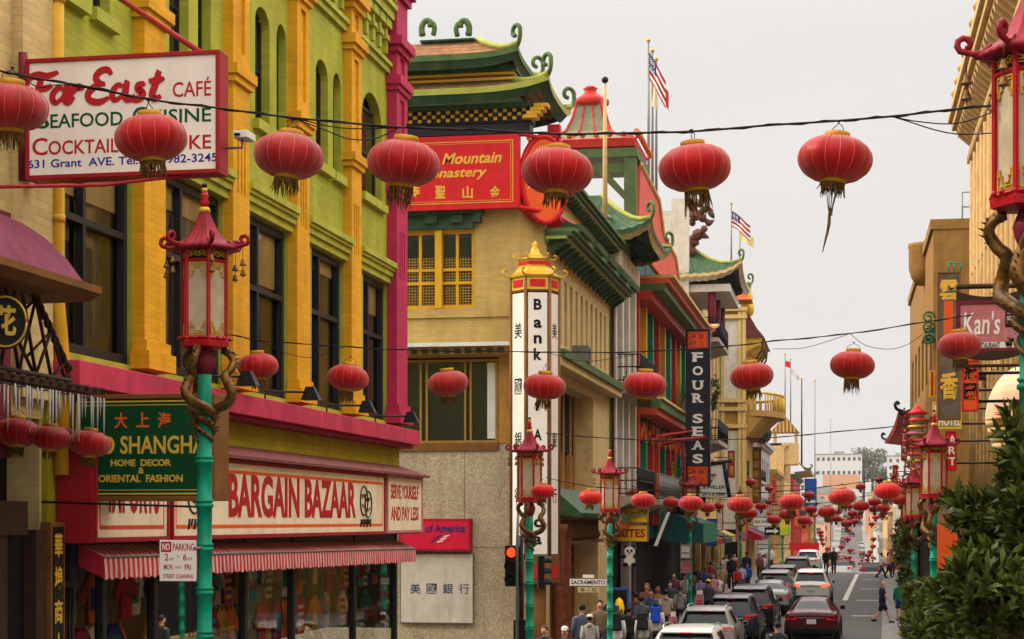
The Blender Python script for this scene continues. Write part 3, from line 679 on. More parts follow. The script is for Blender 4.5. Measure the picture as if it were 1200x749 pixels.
p = onY(284, 160, 17.7); m = MB().use('white_paint'); m.box(p.x-.07, p.x+.09, p.y-.1, p.y+.16, p.z-.03, p.z+.045); m.build('housing', tc_, bevel=.008); MB().use('text_black').lathe([(.001, -.01), (.032, -.01), (.032, .01), (.001, .01)], 12, (p.x-.02, p.y-.105, p.z)).build('lens', tc_)
m = MB().use('grey_metal'); q = onY(262, 174, 17.7); m.tube([q, (p.x, p.y, q.z), (p.x, p.y, p.z-.03)], .014, 6); m.build('arm', tc_)
t, fs, x0, x1, z0, z1 = sign_box('shop_sign', 'green sign with gold lettering reading TO SHANGHAI HOME DECOR', 18.6, 82, 252, 462, 587, .45, 'brown_frame', 'sign_green', .05)
W_, H_ = x1-x0, z1-z0
m = MB().use('gold_paint')
for e, th in ((.07, .016), (.115, .008)):
    m.fbox(fs, x0+e, x1-e, z0+e, z0+e+th, 0, .004); m.fbox(fs, x0+e, x1-e, z1-e-th, z1-e, 0, .004); m.fbox(fs, x0+e, x0+e+th, z0+e+th, z1-e-th, 0, .004); m.fbox(fs, x1-e-th, x1-e, z0+e+th, z1-e-th, 0, .004)
m.build('border', t)
line(t, fs, '大', .31, .40, .68, .15, 'orange', bold=.02); line(t, fs, '上', .46, .55, .69, .14, 'orange', bold=.02); line(t, fs, '海', .61, .7, .68, .15, 'orange', bold=.02)
line(t, fs, 'TO SHANGHAI', .14, .955, .44, .17, 'gold_paint', bold=.02); line(t, fs, 'HOME  DECOR', .285, .70, .325, .065, 'gold_paint', bold=.03); line(t, fs, '&', .475, .515, .255, .06, 'gold_paint', bold=.02); line(t, fs, 'ORIENTAL  FASHION', .2, .78, .175, .07, 'gold_paint', bold=.03)
m = MB().use('black_metal'); m.tube([f(18.7, 4.6, .0), onY(84, 560, 18.7)], .02, 6); m.tube([onY(40, 588, 18.3), onY(232, 594, 18.3)], .014, 6); m.build('hanger', t)
# ------------------------------------------------------------------ dragon lamp posts
def make_lamp():
    t = thing('street_lamp', 'lamp', 'street lamp', (0, 0, 0), 'pagoda lantern street lamps')
    m = MB().use('teal'); pr = [(.16, 0), (.16, .12), (.13, .18), (.13, .3), (.105, .36), (.085, .5)]
    z = .78
    while z < 3.4:
        pr += [(.074, z-.03), (.09, z-.02), (.09, z+.005), (.076, z+.012), (.076, z+.022), (.088, z+.03), (.088, z+.045), (.072, z+.055)]; z += .43
    pr += [(.068, 3.5), (.066, 3.86)]
    m.lathe(pr, 20); m.build('pole', t)
    m = MB().use('maroon'); m.lathe([(.066, 3.78), (.1, 3.86), (.115, 3.93), (.09, 4.0), (.06, 4.06)], 16); m.build('base_bulb', t)
    hexv = [Vector((math.cos(k*math.pi/3), math.sin(k*math.pi/3), 0)) for k in range(6)]
    RB = .225
    m = MB().use('lamp_red'); m.lathe([(.12, 4.03), (.25, 4.05), (.255, 4.1), (.22, 4.115)], 6, smooth=False)
    for v in hexv: m.tube([v*RB+Vector((0, 0, 4.1)), v*RB+Vector((0, 0, 5.04))], .02, 6, smooth=False)
    for z in (4.13, 4.885, 5.02):
        for a, b in zip(hexv, hexv[1:]+hexv[:1]): m.tube([a*RB+Vector((0, 0, z)), b*RB+Vector((0, 0, z))], .016, 5, smooth=False)
    m.build('lantern_frame', t)
    m = MB().use('lamp_red')
    for v in hexv:
        for q in (-.09, 0, .09):
            d = Vector((-v.y, v.x, 0)); m.ball(v*.235+d*q+Vector((0, 0, 4.13)), .018, 6)
    m.build('bead_trim', t)
    for k in range(6):
        a, b = hexv[k]*(RB-.012), hexv[(k+1) % 6]*(RB-.012); nrm = (a+b).normalized()
        m = MB().use('lamp_panel'); m.ext([a+Vector((0, 0, 4.12)), b+Vector((0, 0, 4.12)), b+Vector((0, 0, 4.88)), a+Vector((0, 0, 4.88))], -nrm*.006); p = m.build('glass_panel', t)
        m = MB().use('gold'); fr_ = frame(a+nrm*.004, (b-a).normalized(), (0, 0, 1), nrm); Wd = (b-a).length; th = .008
        def key(u, v, s1, s2):
            q = .021
            for (i, j, i2, j2) in ((0, 0, 4, 0), (4, 0, 4, 2), (4, 2, 2, 2), (2, 2, 2, 4), (2, 4, 0, 4), (0, 0, 0, 6), (0, 6, 1, 6), (1, 4, 1, 6), (1, 1, 3, 1)):
                ua, ub = sorted((u+s1*i*q, u+s1*i2*q)); va, vb = sorted((v+s2*j*q, v+s2*j2*q)); m.fbox(fr_, ua-th/2, ub+th/2, va-th/2, vb+th/2, 0, .008)
        key(.028, 4.155, 1, 1); key(Wd-.028, 4.155, -1, 1); key(.028, 4.86, 1, -1); key(Wd-.028, 4.86, -1, -1)
        m.fbox(fr_, .02, Wd-.02, 4.862, 4.872, 0, .006)
        m.build('fretwork', p)
        m = MB().use('text_black'); m.ext([a+Vector((0, 0, 4.9)), b+Vector((0, 0, 4.9)), b+Vector((0, 0, 5.01)), a+Vector((0, 0, 5.01))], -nrm*.006); p = m.build('frieze_panel', t)
        m = MB().use('gold')
        for i in range(5):
            c = fr_(Wd*(i+.5)/5, 4.955, .006); m.tube(spiral(c, fr_(1, 0)-fr_(0, 0), Vector((0, 0, 1)), .036, .006, 1.4*(1 if i % 2 else -1), 10), .006, 4)
        m.build('scrollwork', p)
    hexf = lambda j, n=72: math.cos(math.pi/6)/math.cos(((j*2*math.pi/n) % (math.pi/3))-math.pi/6)*(1+.02*(1 if j % 3 == 0 else -1))
    m = MB().use('lamp_roof'); P = [(.34, 5.0), (.345, 5.03), (.27, 5.065), (.2, 5.115), (.14, 5.19), (.095, 5.28), (.06, 5.36), (.05, 5.4)]
    m.lathe([(.2, 4.99)]+P, 72, mod=hexf); m.build('roof', t)
    for v in hexv:
        m = MB().use('lamp_roof'); z = Vector((0, 0, 1)); o = v*.33+z*5.03
        path = [v*.24+z*5.09, v*.3+z*5.04, v*.36+z*5.035, v*.41+z*5.05]+[v*.405+z*5.095+(v*math.cos(a)+z*math.sin(a))*r for a, r in [(-.9, .05), (-.2, .05), (.5, .05), (1.3, .045), (2.1, .04), (3.0, .034), (3.9, .028), (4.8, .02)]]
        m.tube(path, [.014, .018, .02, .022]+[.022]*5+[.02, .018, .014], 7); m.build('eave_curl', t)
        for zz, rr in ((4.845, .03), (4.745, .028)):
            m = MB().use('bronze'); c = v*.395+z*zz
            m.lathe([(.036*rr/.03, 0), (.034*rr/.03, .01), (.022, .03), (.018, .055), (.008, .065)], 8, c); m.tube([c+z*.06, c+z*(.22 if rr > .029 else .1)], .003, 4); m.ball(c+Vector((0, 0, -.012)), .008, 5); m.build('bell', t)
    m = MB().use('gold'); m.lathe([(.05, 5.37), (.062, 5.39), (.05, 5.42), (.04, 5.43)], 14)
    m.use('lamp_red').lathe([(.03, 5.43), (.05, 5.47), (.03, 5.51), (.045, 5.54), (.025, 5.58)], 14); m.use('gold').lathe([(.025, 5.575), (.034, 5.6), (.022, 5.62)], 12); m.use('text_black').lathe([(.02, 5.62), (.028, 5.635), (.026, 5.66), (.001, 5.668)], 10); m.build('finial', t)
    for k in range(3):
        a0 = k*2*math.pi/3+math.pi/6; pts = []
        for rr, z, da in ((.17, 4.02, 0), (.245, 3.99, .05), (.285, 3.92, .0), (.25, 3.83, -.15), (.2, 3.77, -.3), (.235, 3.69, -.4), (.27, 3.6, -.4), (.23, 3.51, -.2), (.15, 3.46, .2), (.105, 3.42, .8), (.092, 3.37, 1.7), (.09, 3.32, 2.6), (.088, 3.27, 3.5), (.086, 3.21, 4.4), (.084, 3.16, 5.2), (.083, 3.12, 5.8)):
            pts.append((rr*math.cos(a0+da), rr*math.sin(a0+da), z))
        pts = smooth_path(pts, 4); n = len(pts)
        m = MB().use('bronze'); m.tube(pts, [(.03+.022*math.sin(min(1, i/n*1.6)*math.pi*.6))*(1 if i < n*.55 else 1-.75*(i-n*.55)/(n*.45)) for i in range(n)], 8)
        h = Vector(pts[0]); dr = Vector((math.cos(a0), math.sin(a0), 0))
        m.ball(h+dr*.04, .045, 8); m.tube([h+dr*.06, h+dr*.13+Vector((0, 0, -.02))], [.035, .015], 6); m.tube([h+dr*.03+Vector((0, 0, .03)), h+dr*.0+Vector((0, 0, .09)), h-dr*.03+Vector((0, 0, .1))], [.012, .009, .004], 5)
        for j in range(3, n-6, 2):
            p = Vector(pts[j]); q = Vector((p.x, p.y, 0)).normalized(); s_ = .05; m.tube([p+q*.03, p+q*(.03+s_)+Vector((0, 0, .02))], [.012, .002], 4)
        m.build('dragon', t)
    return t
lamp0 = make_lamp()
lamps = [(-6.2, 16.8, 1.755, 'teal dragon street lamp standing before the green sign and the yellow pilasters'),
         (-5.9, 33.6, .40, 'teal dragon street lamp beside the red traffic signal in front of the white bank column'),
         (-5.75, 44.3, .25, 'teal dragon street lamp behind the SACRAMENTO street sign'),
         (-6.1, 72, .5, 'teal dragon street lamp in front of the dark teal awning by the crowd'),
         (-5.6, 98, .35, 'teal dragon street lamp right of the white jeweler sign'),
         (-5.7, 138, .5, 'teal dragon street lamp below the round green globe sign'), (-5.4, 160, -.7, 'teal dragon street lamp just right of the globe sign column'),
         (1.155, 11.7, 2.02, 'closest teal dragon street lamp, sunlit and cut by the edge of the photo'),
         (1.6, 33.5, .45, 'sunlit teal dragon street lamp standing in the shrubs by the orange wall'),
         (1.85, 50, .1, 'teal dragon street lamp just beyond the sunlit lamp in the shrubs'),
         (2.15, 63, .05, 'teal dragon street lamp far along the shrubs with coral roof'),
         (2.75, 84, .2, 'small teal dragon street lamp farthest along the planted kerb')]
for i, (x, y, z, lb) in enumerate(lamps):
    t = lamp0 if i == 0 else copy_tree(lamp0)
    t.location = (x, y, z); t['label'] = lb
    if i > 2: t.rotation_euler.z = [0, .2, .1, -.1, 0, .05, .15, .3, .2][i-3]
    if x < 0 and i == 3: t.scale = (1, 1, 1)

# ------------------------------------------------------------------ red paper lanterns
def lantern_profile():
    pr = []
    for i in range(13):
        a = math.radians(-68+136*i/12); pr.append((.285*math.cos(a)**.8, .16*math.sin(a)/math.sin(math.radians(68))))
    return pr
def make_lantern(mt, full=True, tl=.8, seed=1, caps='lantern_gold'):
    t = thing('paper_lantern', 'lantern', 'lantern', (0, 0, 0), 'red lanterns strung over the street'); r_ = random.Random(seed)
    pr = lantern_profile(); nr = 16; dent = [r_.uniform(-.035, .014) for _ in range(16)]
    m = MB().use(mt); m.lathe([(.09, -.16)]+pr+[(.09, .16)], nr*4, mod=lambda j: (1-.018*(1 if j % 4 == 0 else 0)+.004*(1 if j % 4 == 2 else 0))*(1+dent[(j//4) % 16])); m.build('shade', t)
    m = MB().use('lantern_rib')
    for k in range(nr):
        a = 2*math.pi*k/nr; m.tube([(r*.992*math.cos(a), r*.992*math.sin(a), z) for r, z in pr], .0032, 4, cap=False)
    m.build('rib', t)
    m = MB().use(caps); m.lathe([(.085, .153), (.096, .156), (.096, .205), (.09, .208), (.088, .16)], 24); m.build('top_collar', t)
    m = MB().use(caps); m.lathe([(.088, -.192), (.097, -.19), (.099, -.155), (.085, -.15)], 24); m.build('bottom_collar', t)
    m = MB().use('tassel')
    for k in range(54):
        a = 2*math.pi*k/54+r_.uniform(-.1, .1); l = r_.uniform(.09, .19)*tl; s = r_.uniform(-.045, .03); b = r_.uniform(-.4, .4)
        p = Vector((.09*math.cos(a), .09*math.sin(a), -.19)); q = Vector((math.cos(a+b), math.sin(a+b), 0))
        m.tube([p, p+q*s*.4+Vector((0, 0, -l*.5)), p+q*s+Vector((0, 0, -l))], [.006, .005, .002], 4)
    m.build('tassel', t)
    m = MB().use('wire')
    for s in (-1, 1): m.tube(smooth_path([(s*.09, 0, .21), (s*.07, .01, .25), (s*.015, 0, .275), (0, 0, .3)], 3), .0035, 5)
    m.tube(spiral((0, 0, .3), (1, 0, 0), (0, 1, 0), .012, .014, 3, 16), .004, 4)
    m.build('hook', t)
    return t
protos = [make_lantern('lantern_red', True, .75, 1), make_lantern('lantern_red', True, 1.05, 2), make_lantern('lantern_red_bright', True, .7, 3), make_lantern('lantern_faded', True, .8, 4), make_lantern('lantern_red', True, .55, 5)]
used = set()
def put_lantern(pi, px, py, w, label, Y=None, group='red lanterns strung over the street', tilt=0):
    p = protos[pi]
    if pi in used: t = copy_tree(p)
    else: t = p; used.add(pi)
    r = ray(px, py); Y_ = Y or .57*r[1]/w; k = Y_/r[1]; D = w*k
    t.location = (r[0]*k, Y_, EYE+r[2]*k); s = D/.57; t.scale = (s, s, s); t['label'] = label; t['group'] = group
    t.rotation_euler = (rnd.uniform(-.13, .13), tilt+rnd.uniform(-.07, .07), rnd.uniform(0, 6)); return t
Y1, Y2 = 13.9, 23.8
row1 = [(13, 126, 88, 3, 'dusty red lantern cut by the photo edge over the start of the cafe sign'), (177, 162, 85, 0, 'dusty red lantern hanging in front of the middle of the white cafe sign'), (338.5, 183, 83, 3, 'red lantern with gold tassel in front of the arched green windows'),
        (473, 191, 86, 1, 'red lantern overlapping the pink pilaster and the red monastery sign'), (653, 201, 84, 4, 'red lantern in front of the round orange disc by the monastery sign'), (814, 197, 86, 1, 'red lantern with ragged tassel against the sky above the brown dragon carving'), (978.5, 187, 87, 4, 'red lantern with a torn dangling tassel alone against the open sky')]
big = [put_lantern(pi, px, py, w, lb, Y1) for px, py, w, pi, lb in row1]
row2 = [(302, 429, 49, 0, 0, 'red lantern right of the first lamp before a dark tall window'), (408, 443, 49, 1, -.12, 'tilted red lantern just above the pink cornice before the last yellow pilaster'), (525, 449, 48, 3, .05, 'red lantern before the dark office window of the cream building'), (638, 453, 50, 0, 0, 'red lantern hanging over the letters of the white bank column'),
        (756, 451, 51, 4, 0, 'red lantern below the small grey balcony, left of the black vertical sign'), (881, 441, 51, 0, -.06, 'red lantern in front of the yellow ornate balcony'), (999, 428, 52, 1, 0, 'red lantern on a long hook in the sky above the far hill houses'), (1124.5, 405, 51, 3, 0, 'dark red lantern in front of the pink restaurant sign')]
mid = [put_lantern(pi, px, py, w, lb, Y2, tilt=tl) for px, py, w, pi, tl, lb in row2]
for px, py, w, lb in ((20, 507, 54, 'leftmost red lantern of the three under the icicles'), (59, 513, 47, 'middle red lantern of the three under the icicles'), (105, 520, 50, 'red lantern of the three under the icicles that overlaps the green sign')): put_lantern(0, px, py, w, lb, 17.3)
row3 = [(692, 583, 28, 'red lantern between the SACRAMENTO sign lamp and the bank column'), (753.5, 587, 30, 'red lantern above the yellow KITES sign'), (810, 590, 30, 'red lantern in front of the lamp by the teal awning'), (867, 591, 31, 'red lantern below the white jeweler sign'), (927, 588.5, 30.5, 'red lantern left of the blue and white hanging sign'), (987, 582.5, 32, 'red lantern over the middle of the street below the far hill houses'), (1040, 575.5, 32, 'bright red lantern beside the coral roofed lamp')]
for i, (px, py, w, lb) in enumerate(row3): put_lantern(2 if i in (0, 6) else 0, px, py, w, lb, 39.5)
put_lantern(2, 636, 576, 28, 'small bright red lantern hung against the lantern box of the signal-side lamp', 32.6)
small = [(743, 579, 18), (786, 589, 20), (829, 595, 19), (842, 593, 13), (878, 601.5, 20), (892, 593.5, 14.5), (923, 603, 21), (907, 609, 18), (942.5, 610, 17), (880, 565, 13), (901.5, 572.5, 11), (948, 580.5, 14), (950.5, 597, 14.5), (969, 600, 22), (980, 608, 13), (1055, 586, 20), (1009, 593, 20), (1025, 588.5, 16), (1035, 595.5, 16.5), (995.5, 593.5, 10), (999, 602, 12), (1008.5, 570.5, 12), (1030, 562.5, 10), (971, 606, 12), (987, 609, 8)]
FARL = 'small red lantern in the crowded rows of lanterns over the traffic'
m = MB().use('lantern_red'); pr = lantern_profile(); m.lathe([(.09, -.16)]+pr+[(.09, .16)], 24, mod=lambda j: 1-.015*(j % 2)); m.use('lantern_gold').lathe([(.09, .165), (.09, .21)], 10); m.lathe([(.095, -.2), (.095, -.165)], 10); m.use('tassel').lathe([(.06, -.32), (.09, -.19)], 8)
far0 = m.build('paper_lantern', loc=(0, 0, 0)); tag(far0, FARL, 'lantern', 'small far lanterns')
fu = [0]
def far_lantern(x, y, z, s=1):
    o = far0 if not fu[0] else far0.copy()
    if fu[0]: COL.objects.link(o)
    fu[0] = 1; o.location = (x, y, z); o.scale = (s, s, s); o.rotation_euler.z = rnd.uniform(0, 3)
for px, py, w in small:
    r = ray(px, py); Y = .57*r[1]/w; k = Y/r[1]
    far_lantern(r[0]*k, Y, EYE+r[2]*k)
for y in range(104, 420, 11):
    n = 5 if y < 150 else 4
    for i in range(n):
        x = -4.6+xo(y)+7.4*i/(n-1)+rnd.uniform(-.5, .5); far_lantern(x, y+rnd.uniform(-1, 1), zg(y)+4.3+.35*abs(i-2)+rnd.uniform(-.5, .3)+(.3 if y > 150 else 0), rnd.uniform(1.0, 1.3))
# ------------------------------------------------------------------ cables carrying the lanterns
def cable(label, Y, pts, r=.009, extra=()):
    t = thing('lantern_cable', label, 'cable', onY(*pts[len(pts)//2], Y), 'cables across the street')
    m = MB().use('wire'); P = smooth_path([onY(px, py, Y) for px, py in pts], 6); m.tube(P, r, 5)
    m.tube([p+Vector((0, .01*math.sin(i*1.3), .012*math.cos(i*1.3))) for i, p in enumerate(P)], r*.6, 4); m.build('strand', t)
    for e in extra: MB().use('wire').tube(smooth_path([onY(px, py, Y) for px, py in e], 6), r*.55, 4).build('loose_wire', t)
    return t
cable('twisted black cable carrying the big front lanterns past the white cafe sign', Y1, [(-40, 70), (0, 83), (43, 92), (110, 103), (177, 117), (250, 126), (343, 138), (467, 149), (560, 152), (653, 157), (740, 156), (814, 154), (900, 147), (978, 142), (1050, 136), (1120, 128), (1195, 121)], .009,
      [[(343, 138), (380, 152), (410, 163), (440, 162), (467, 150)], [(343, 138), (400, 150), (467, 150)], [(1046, 137), (1080, 143), (1125, 144), (1180, 125)], [(1050, 138), (1120, 157), (1200, 152)], [(20, 85), (45, 102), (80, 100), (177, 117)]])
cable('thin black cable carrying the second row of lanterns past the bank column', Y2, [(130, 380), (267, 392), (302, 399), (399, 406), (470, 410), (600, 412), (720, 413), (830, 408), (905, 400), (996, 391), (1100, 375), (1140, 369)], .007,
      [[(302, 399), (330, 412), (360, 419), (390, 412), (405, 406)], [(638, 412), (680, 423), (720, 420), (756, 413)], [(905, 409), (940, 408), (970, 400), (996, 391)], [(996, 391), (1015, 405), (1045, 409), (1070, 400), (1098, 376)]])
cable('thin black cable crossing the sky above the far hill houses', 36, [(640, 508), (760, 516), (885, 514), (960, 508), (1065, 498), (1090, 494)], .009)
cable('black cable of the third lantern row above the traffic', 39.5, [(640, 560), (692, 570), (753, 574), (810, 577), (867, 578), (927, 575), (987, 568), (1040, 561), (1068, 555)], .008)
r_ = random.Random(4); tg = big[6]; mt_ = MB().use('tassel')
for k in range(9): a = k*.7; mt_.tube([(.05*math.cos(a), .05*math.sin(a), -.2), (.02*math.cos(a), .02*math.sin(a), -.36), (-.02+.01*math.sin(a), .01*math.cos(a), -.44)], .004, 4)
mt_.tube([(0, 0, -.42), (-.01, 0, -.5), (.0, 0, -.56)], [.012, .014, .01], 5); mt_.tube([(0, 0, -.56), (.02, 0, -.62), (.05, 0, -.72)], [.012, .009, .003], 5)
tt = mt_.build('tassel_end', loc=(0, 0, 0)); tt.parent = tg
cable('black cable of a lantern row over the crest of the street', 60, [(740, 570), (786, 579), (829, 584), (878, 588), (923, 592), (969, 589), (1009, 582), (1055, 576), (1070, 572)], .01)
for h in [h for o in mid for h in o.children if h.name.startswith('hook')]: pass
# ------------------------------------------------------------------ bank building across the side street
YB = 49.3; fs = FS(YB); fb = FL(-8.3)
K = thing('bank_building', 'cream brick bank building with green pagoda corner roof across the side street', 'building', (-11, YB+2, .2))
z = lambda py, px=550: onY(px, py, YB).z
xx = lambda px, py=300: onY(px, py, YB).x
m = MB().use('tan_brick')
wu = [(xx(470), xx(513), z(361), z(269)), (xx(514), xx(556), z(361), z(269))]
m.wall(fs, -17, -8.94, z(405), z(160), [(xx(440), xx(470), z(361), z(269))]+[(a, b, c, d) for a, b, c, d in wu], 0, .25)
m.add([(-8.94, YB, z(405)), (-8.3, YB+.7, z(405)), (-8.3, YB+.7, 14.0), (-8.94, YB, 14.0)], [(0, 1, 2, 3)])
m.fbox(fs, -17, -8.94, z(372), z(362), 0, .06)
m.build('wall', K)
m = MB().use('interior').box(-17, -8.9, YB+.5, 63.5, z(519), 13.9); m.use('grey_stone').box(-17, -8.6, YB+.1, 63.8, 13.8, 13.95); m.build('core', K)
for a, b, c, d in wu:
    o = window(K, fs, a, b, c, d, -.2, M['yellow_paint'], M['glass_dark'], mu=(.5,), mv=(.33, .5), fw=.1, th=.1)
    m = MB().use('lattice_gold'); n = 11
    for i in range(n):
        for lo, hi in ((c+.1, (c+d)/2-.06),): pass
    du = (b-a-.24)/10
    for i in range(1, 10): m.fbox(fs, a+.12+du*i-.012, a+.12+du*i+.012, c+.12, c+(d-c)*.66, -.17, -.155)
    dv = du; v = c+.12
    while v < c+(d-c)*.66: m.fbox(fs, a+.12, b-.12, v-.012, v+.012, -.172, -.153); v += dv
    m.build('lattice', o)
MB().use('yellow_paint').fbox(fs, xx(510), xx(518), z(361), z(269), -.1, .05).build('mullion', K)
m = MB().use('dark_green'); m.fbox(fs, -17, xx(556), z(268), z(252), 0, .12); m.fbox(fs, -17, xx(568), z(252), z(246), 0, .3); m.fbox(fs, xx(556), xx(565), z(262), z(252), 0, .28)
for px in (500, 530): m.fbox(fs, xx(px), xx(px+14), z(262), z(252), .12, .24)
m.build('green_lintel', K)
# window band with brass frames
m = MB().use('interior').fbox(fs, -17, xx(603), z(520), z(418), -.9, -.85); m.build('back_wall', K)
a, b, c, d = -16, xx(583), z(519), z(421)
window(K, fs, xx(440), b, c, d, -.15, M['lattice_gold'], M['glass_dark'], mu=(.37, .42, .735, .78), fw=.07, th=.12, name='window')
MB().use('white_paint').fbox(fs, xx(570), xx(582), z(514), z(425), -.135, -.13).build('blind', K)
m = MB().use('brown_frame'); m.fbox(fs, -17, b+.05, c-.22, c, -.25, .06); m.build('sill', K)
MB().use('tan_wood').fbox(fs, b+.02, xx(604), z(520), z(418), -.3, -.02).build('wood_panel', K)
m = MB().use('white_paint'); m.ext([fs(-17, z(404), .0), fs(-17, z(404), .75), fs(-17, z(408.5), .75), fs(-17, z(408.5), 0)], (17+xx(603), 0, 0)); m.build('canopy', K)
m = MB().use('tan_wood'); m.ext([fs(-17, z(409), .0), fs(-17, z(409), .66), fs(-17, z(417), .5), fs(-17, z(419), 0)], (17+xx(601), 0, 0)); m.use('dark_green')
for i in range(14):
    u = xx(462)+i*.31; m.add([fs(u, z(410.5), .652), fs(u+.19, z(410.5), .652), fs(u+.19, z(416), .54), fs(u, z(416), .54)], [(0, 1, 2, 3)])
m.build('tile_soffit', K)
m = MB().use('aggregate'); za_, zb2 = z(740), z(520)-.02
for xa_, xb2 in ((-17, -12.62), (-12.6, -10.52), (-10.5, -8.95)): m.box(xa_, xb2, YB, YB+.4, za_, (za_+zb2)*.46); m.box(xa_, xb2, YB, YB+.4, (za_+zb2)*.46+.02, zb2)
m.use('concrete').box(-17, -8.97, YB+.02, YB+.39, za_, zb2-.01); m.use('aggregate'); m.box(-17, -8.97, YB-.06, YB, -.2, z(738)); m.build('aggregate_wall', K)
# pagoda roof over the corner
def roof_tier(x0, x1, y0, y1, ze, zt, ins, rise, fas, tile, par, lip, name, n=12, rib=0, sides='123'):
    """concave hipped tier: eave rectangle with lifted corners up to an inset rectangle"""
    m = MB().use(tile); k = 5; rings = []
    for r_ in range(k+1):
        t = r_/k; q = ins*t; zz = ze+(zt-ze)*(t**1.5); ring = []
        X0, X1, Y0, Y1 = x0+q, x1-q, y0+q*.8, y1-q*.8
        for (ax, ay, bx, by) in ((X0, Y0, X1, Y0), (X1, Y0, X1, Y1), (X1, Y1, X0, Y1), (X0, Y1, X0, Y0)):
            for i in range(n):
                s = i/n; e = abs(2*s-1)**4*rise*(1-t)**2; ring.append((ax+(bx-ax)*s, ay+(by-ay)*s, zz+e+(rib if i % 2 else 0)))
        rings.append(ring)
    N_ = 4*n; vs = sum(rings, []); fs_ = []
    for r_ in range(k): fs_ += [(r_*N_+i, r_*N_+(i+1) % N_, (r_+1)*N_+(i+1) % N_, (r_+1)*N_+i) for i in range(N_)]
    fs_.append(tuple(range(k*N_, k*N_+N_))); m.add(vs, fs_)
    o = m.build(name, par)
    m = MB().use(lip); lo = [(p[0], p[1], p[2]-.14) for p in rings[0]]; vs = rings[0]+lo; 
    for i in range(N_):
        a, b = Vector(rings[0][i]), Vector(rings[0][(i+1) % N_]); m.quad(a+Vector((0, 0, .03)), b+Vector((0, 0, .03)), b-Vector((0, 0, .14)), a-Vector((0, 0, .14)))
    m.use(fas)
    cx, cy = (x0+x1)/2, (y0+y1)/2
    for i in range(N_):
        a, b = Vector(rings[0][i]), Vector(rings[0][(i+1) % N_]); f_ = lambda p, s, dz: Vector((cx+(p.x-cx)*s, cy+(p.y-cy)*s, p.z+dz))
        m.quad(f_(a, .985, -.14), f_(b, .985, -.14), f_(b, .93, -.36), f_(a, .93, -.36)); m.quad(a-Vector((0, 0, .14)), b-Vector((0, 0, .14)), f_(b, .985, -.14), f_(a, .985, -.14))
    m.build('eave', o)
    for (ex, ey, sx, sy) in ((x0, y0, 1, 1), (x1, y0, -1, 1), (x1, y1, -1, -1), (x0, y1, 1, -1)):
        P = []
        for r_ in range(k+1):
            t = (k-r_)/k; q = ins*t; P.append((ex+sx*q, ey+sy*q*.8, ze+(zt-ze)*t**1.5+rise*(1-t)**2+.05))
        m = MB().use('pale_green'); m.tube(P, [.1]*k+[.09], 6); m.build('hip', o)
    for (ex, ey, sx, sy) in ((x1, y0, -1, 1), (x1, y1, -1, -1), (x0, y0, 1, 1)):
        dr = Vector((-sx, -sy, 0)).normalized(); zz = Vector((0, 0, 1)); c = Vector((ex, ey, ze+rise))
        m = MB().use('mid_green'); P = [c-dr*.35+zz*.02, c+zz*.05, c+dr*.1+zz*.26]+[c+dr*-.1+zz*.36+(dr*math.cos(a)+zz*math.sin(a))*r for a, r in ((-.1, .2), (.5, .22), (1.1, .23), (1.7, .22), (2.4, .19), (3.1, .15), (3.7, .1), (4.4, .06))]
        m.tube(smooth_path(P, 3), .062, 8); m.build('curl', o)
    return o
roof_tier(-14.4, -7.95, YB-1.0, YB+3.1, z(114), z(96), 1.25, .28, 'dark_green', 'roof_brown', K, 'pale_green', 'lower_roof')
m = MB().use('mid_green'); m.box(-13.1, -9.15, YB-.1, YB+2.2, z(104), z(97)); m.use('yellow_paint').box(-13.2, -9.05, YB-.2, YB+2.3, z(97), z(94)); m.use('brown_frame').box(-13.1, -9.15, YB-.1, YB+2.2, z(94), z(91)); m.use('yellow_paint').box(-13.2, -9.05, YB-.2, YB+2.3, z(91), z(88)); m.use('dark_green').box(-13.3, -8.98, YB-.25, YB+2.35, z(88), z(80)); m.build('roof_band', K)
roof_tier(-13.65, -8.85, YB-.75, YB+2.9, z(72), z(45), 1.35, .18, 'dark_green', 'roof_brown', K, 'mid_green', 'upper_roof')
m = MB().use('dark_green'); m.box(xx(493, 44), xx(552, 44), YB+.3, YB+1.4, z(50), z(44)); m.box(xx(490, 44), xx(554, 44), YB+.2, YB+1.5, z(44), z(42)); m.build('ridge', K)
for px, s in ((499, 1), (545, -1)):
    m = MB().use('mid_green'); c = onY(px, 42, YB+.7); X = Vector((1, 0, 0)); Zv = Vector((0, 0, 1))
    m.tube(smooth_path([c-X*.1*s, c+Zv*.25-X*.12*s, c+Zv*.42-X*.02*s, c+Zv*.4+X*.12*s, c+Zv*.25+X*.14*s], 4), [.09, .1]*1+[.09]*15, 8); m.tube(smooth_path([c+X*.22*s, c+X*.26*s+Zv*.2, c+X*.2*s+Zv*.35, c+X*.1*s+Zv*.3], 4), .075, 7)
    m.build('ridge_ornament', K)
m = MB().use('charcoal'); m.fbox(fs, -17, -8.6, z(160), z(146), -.3, .25)
m.use('dark_green').fbox(fs, -17, -8.5, z(132), z(127), -.3, .5); m.build('frieze', K)
m = MB().use('text_black'); m.fbox(fs, -17, -8.55, z(148), z(132), -.3, .3); m.build('dentil_back', K)
m = MB().use('yellow_paint')
for i in range(44):
    u = -8.75-i*.135
    for r_, (p, q) in enumerate(((136.2, 132.6), (140.8, 137.2), (145.4, 141.8))):
        if (i+r_) % 2 == 0: m.fbox(fs, u-.055, u+.045, z(p), z(q), .3, .36)
m.build('dentil', K)
m = MB().use('yellow_paint')
for j in range(4): m.box(-8.75+.1*j, -8.3+.1*j-.05, YB-.55, YB-.15, z(146)+.1*j, z(143)+.1*j+.02)
m.build('bracket', K)
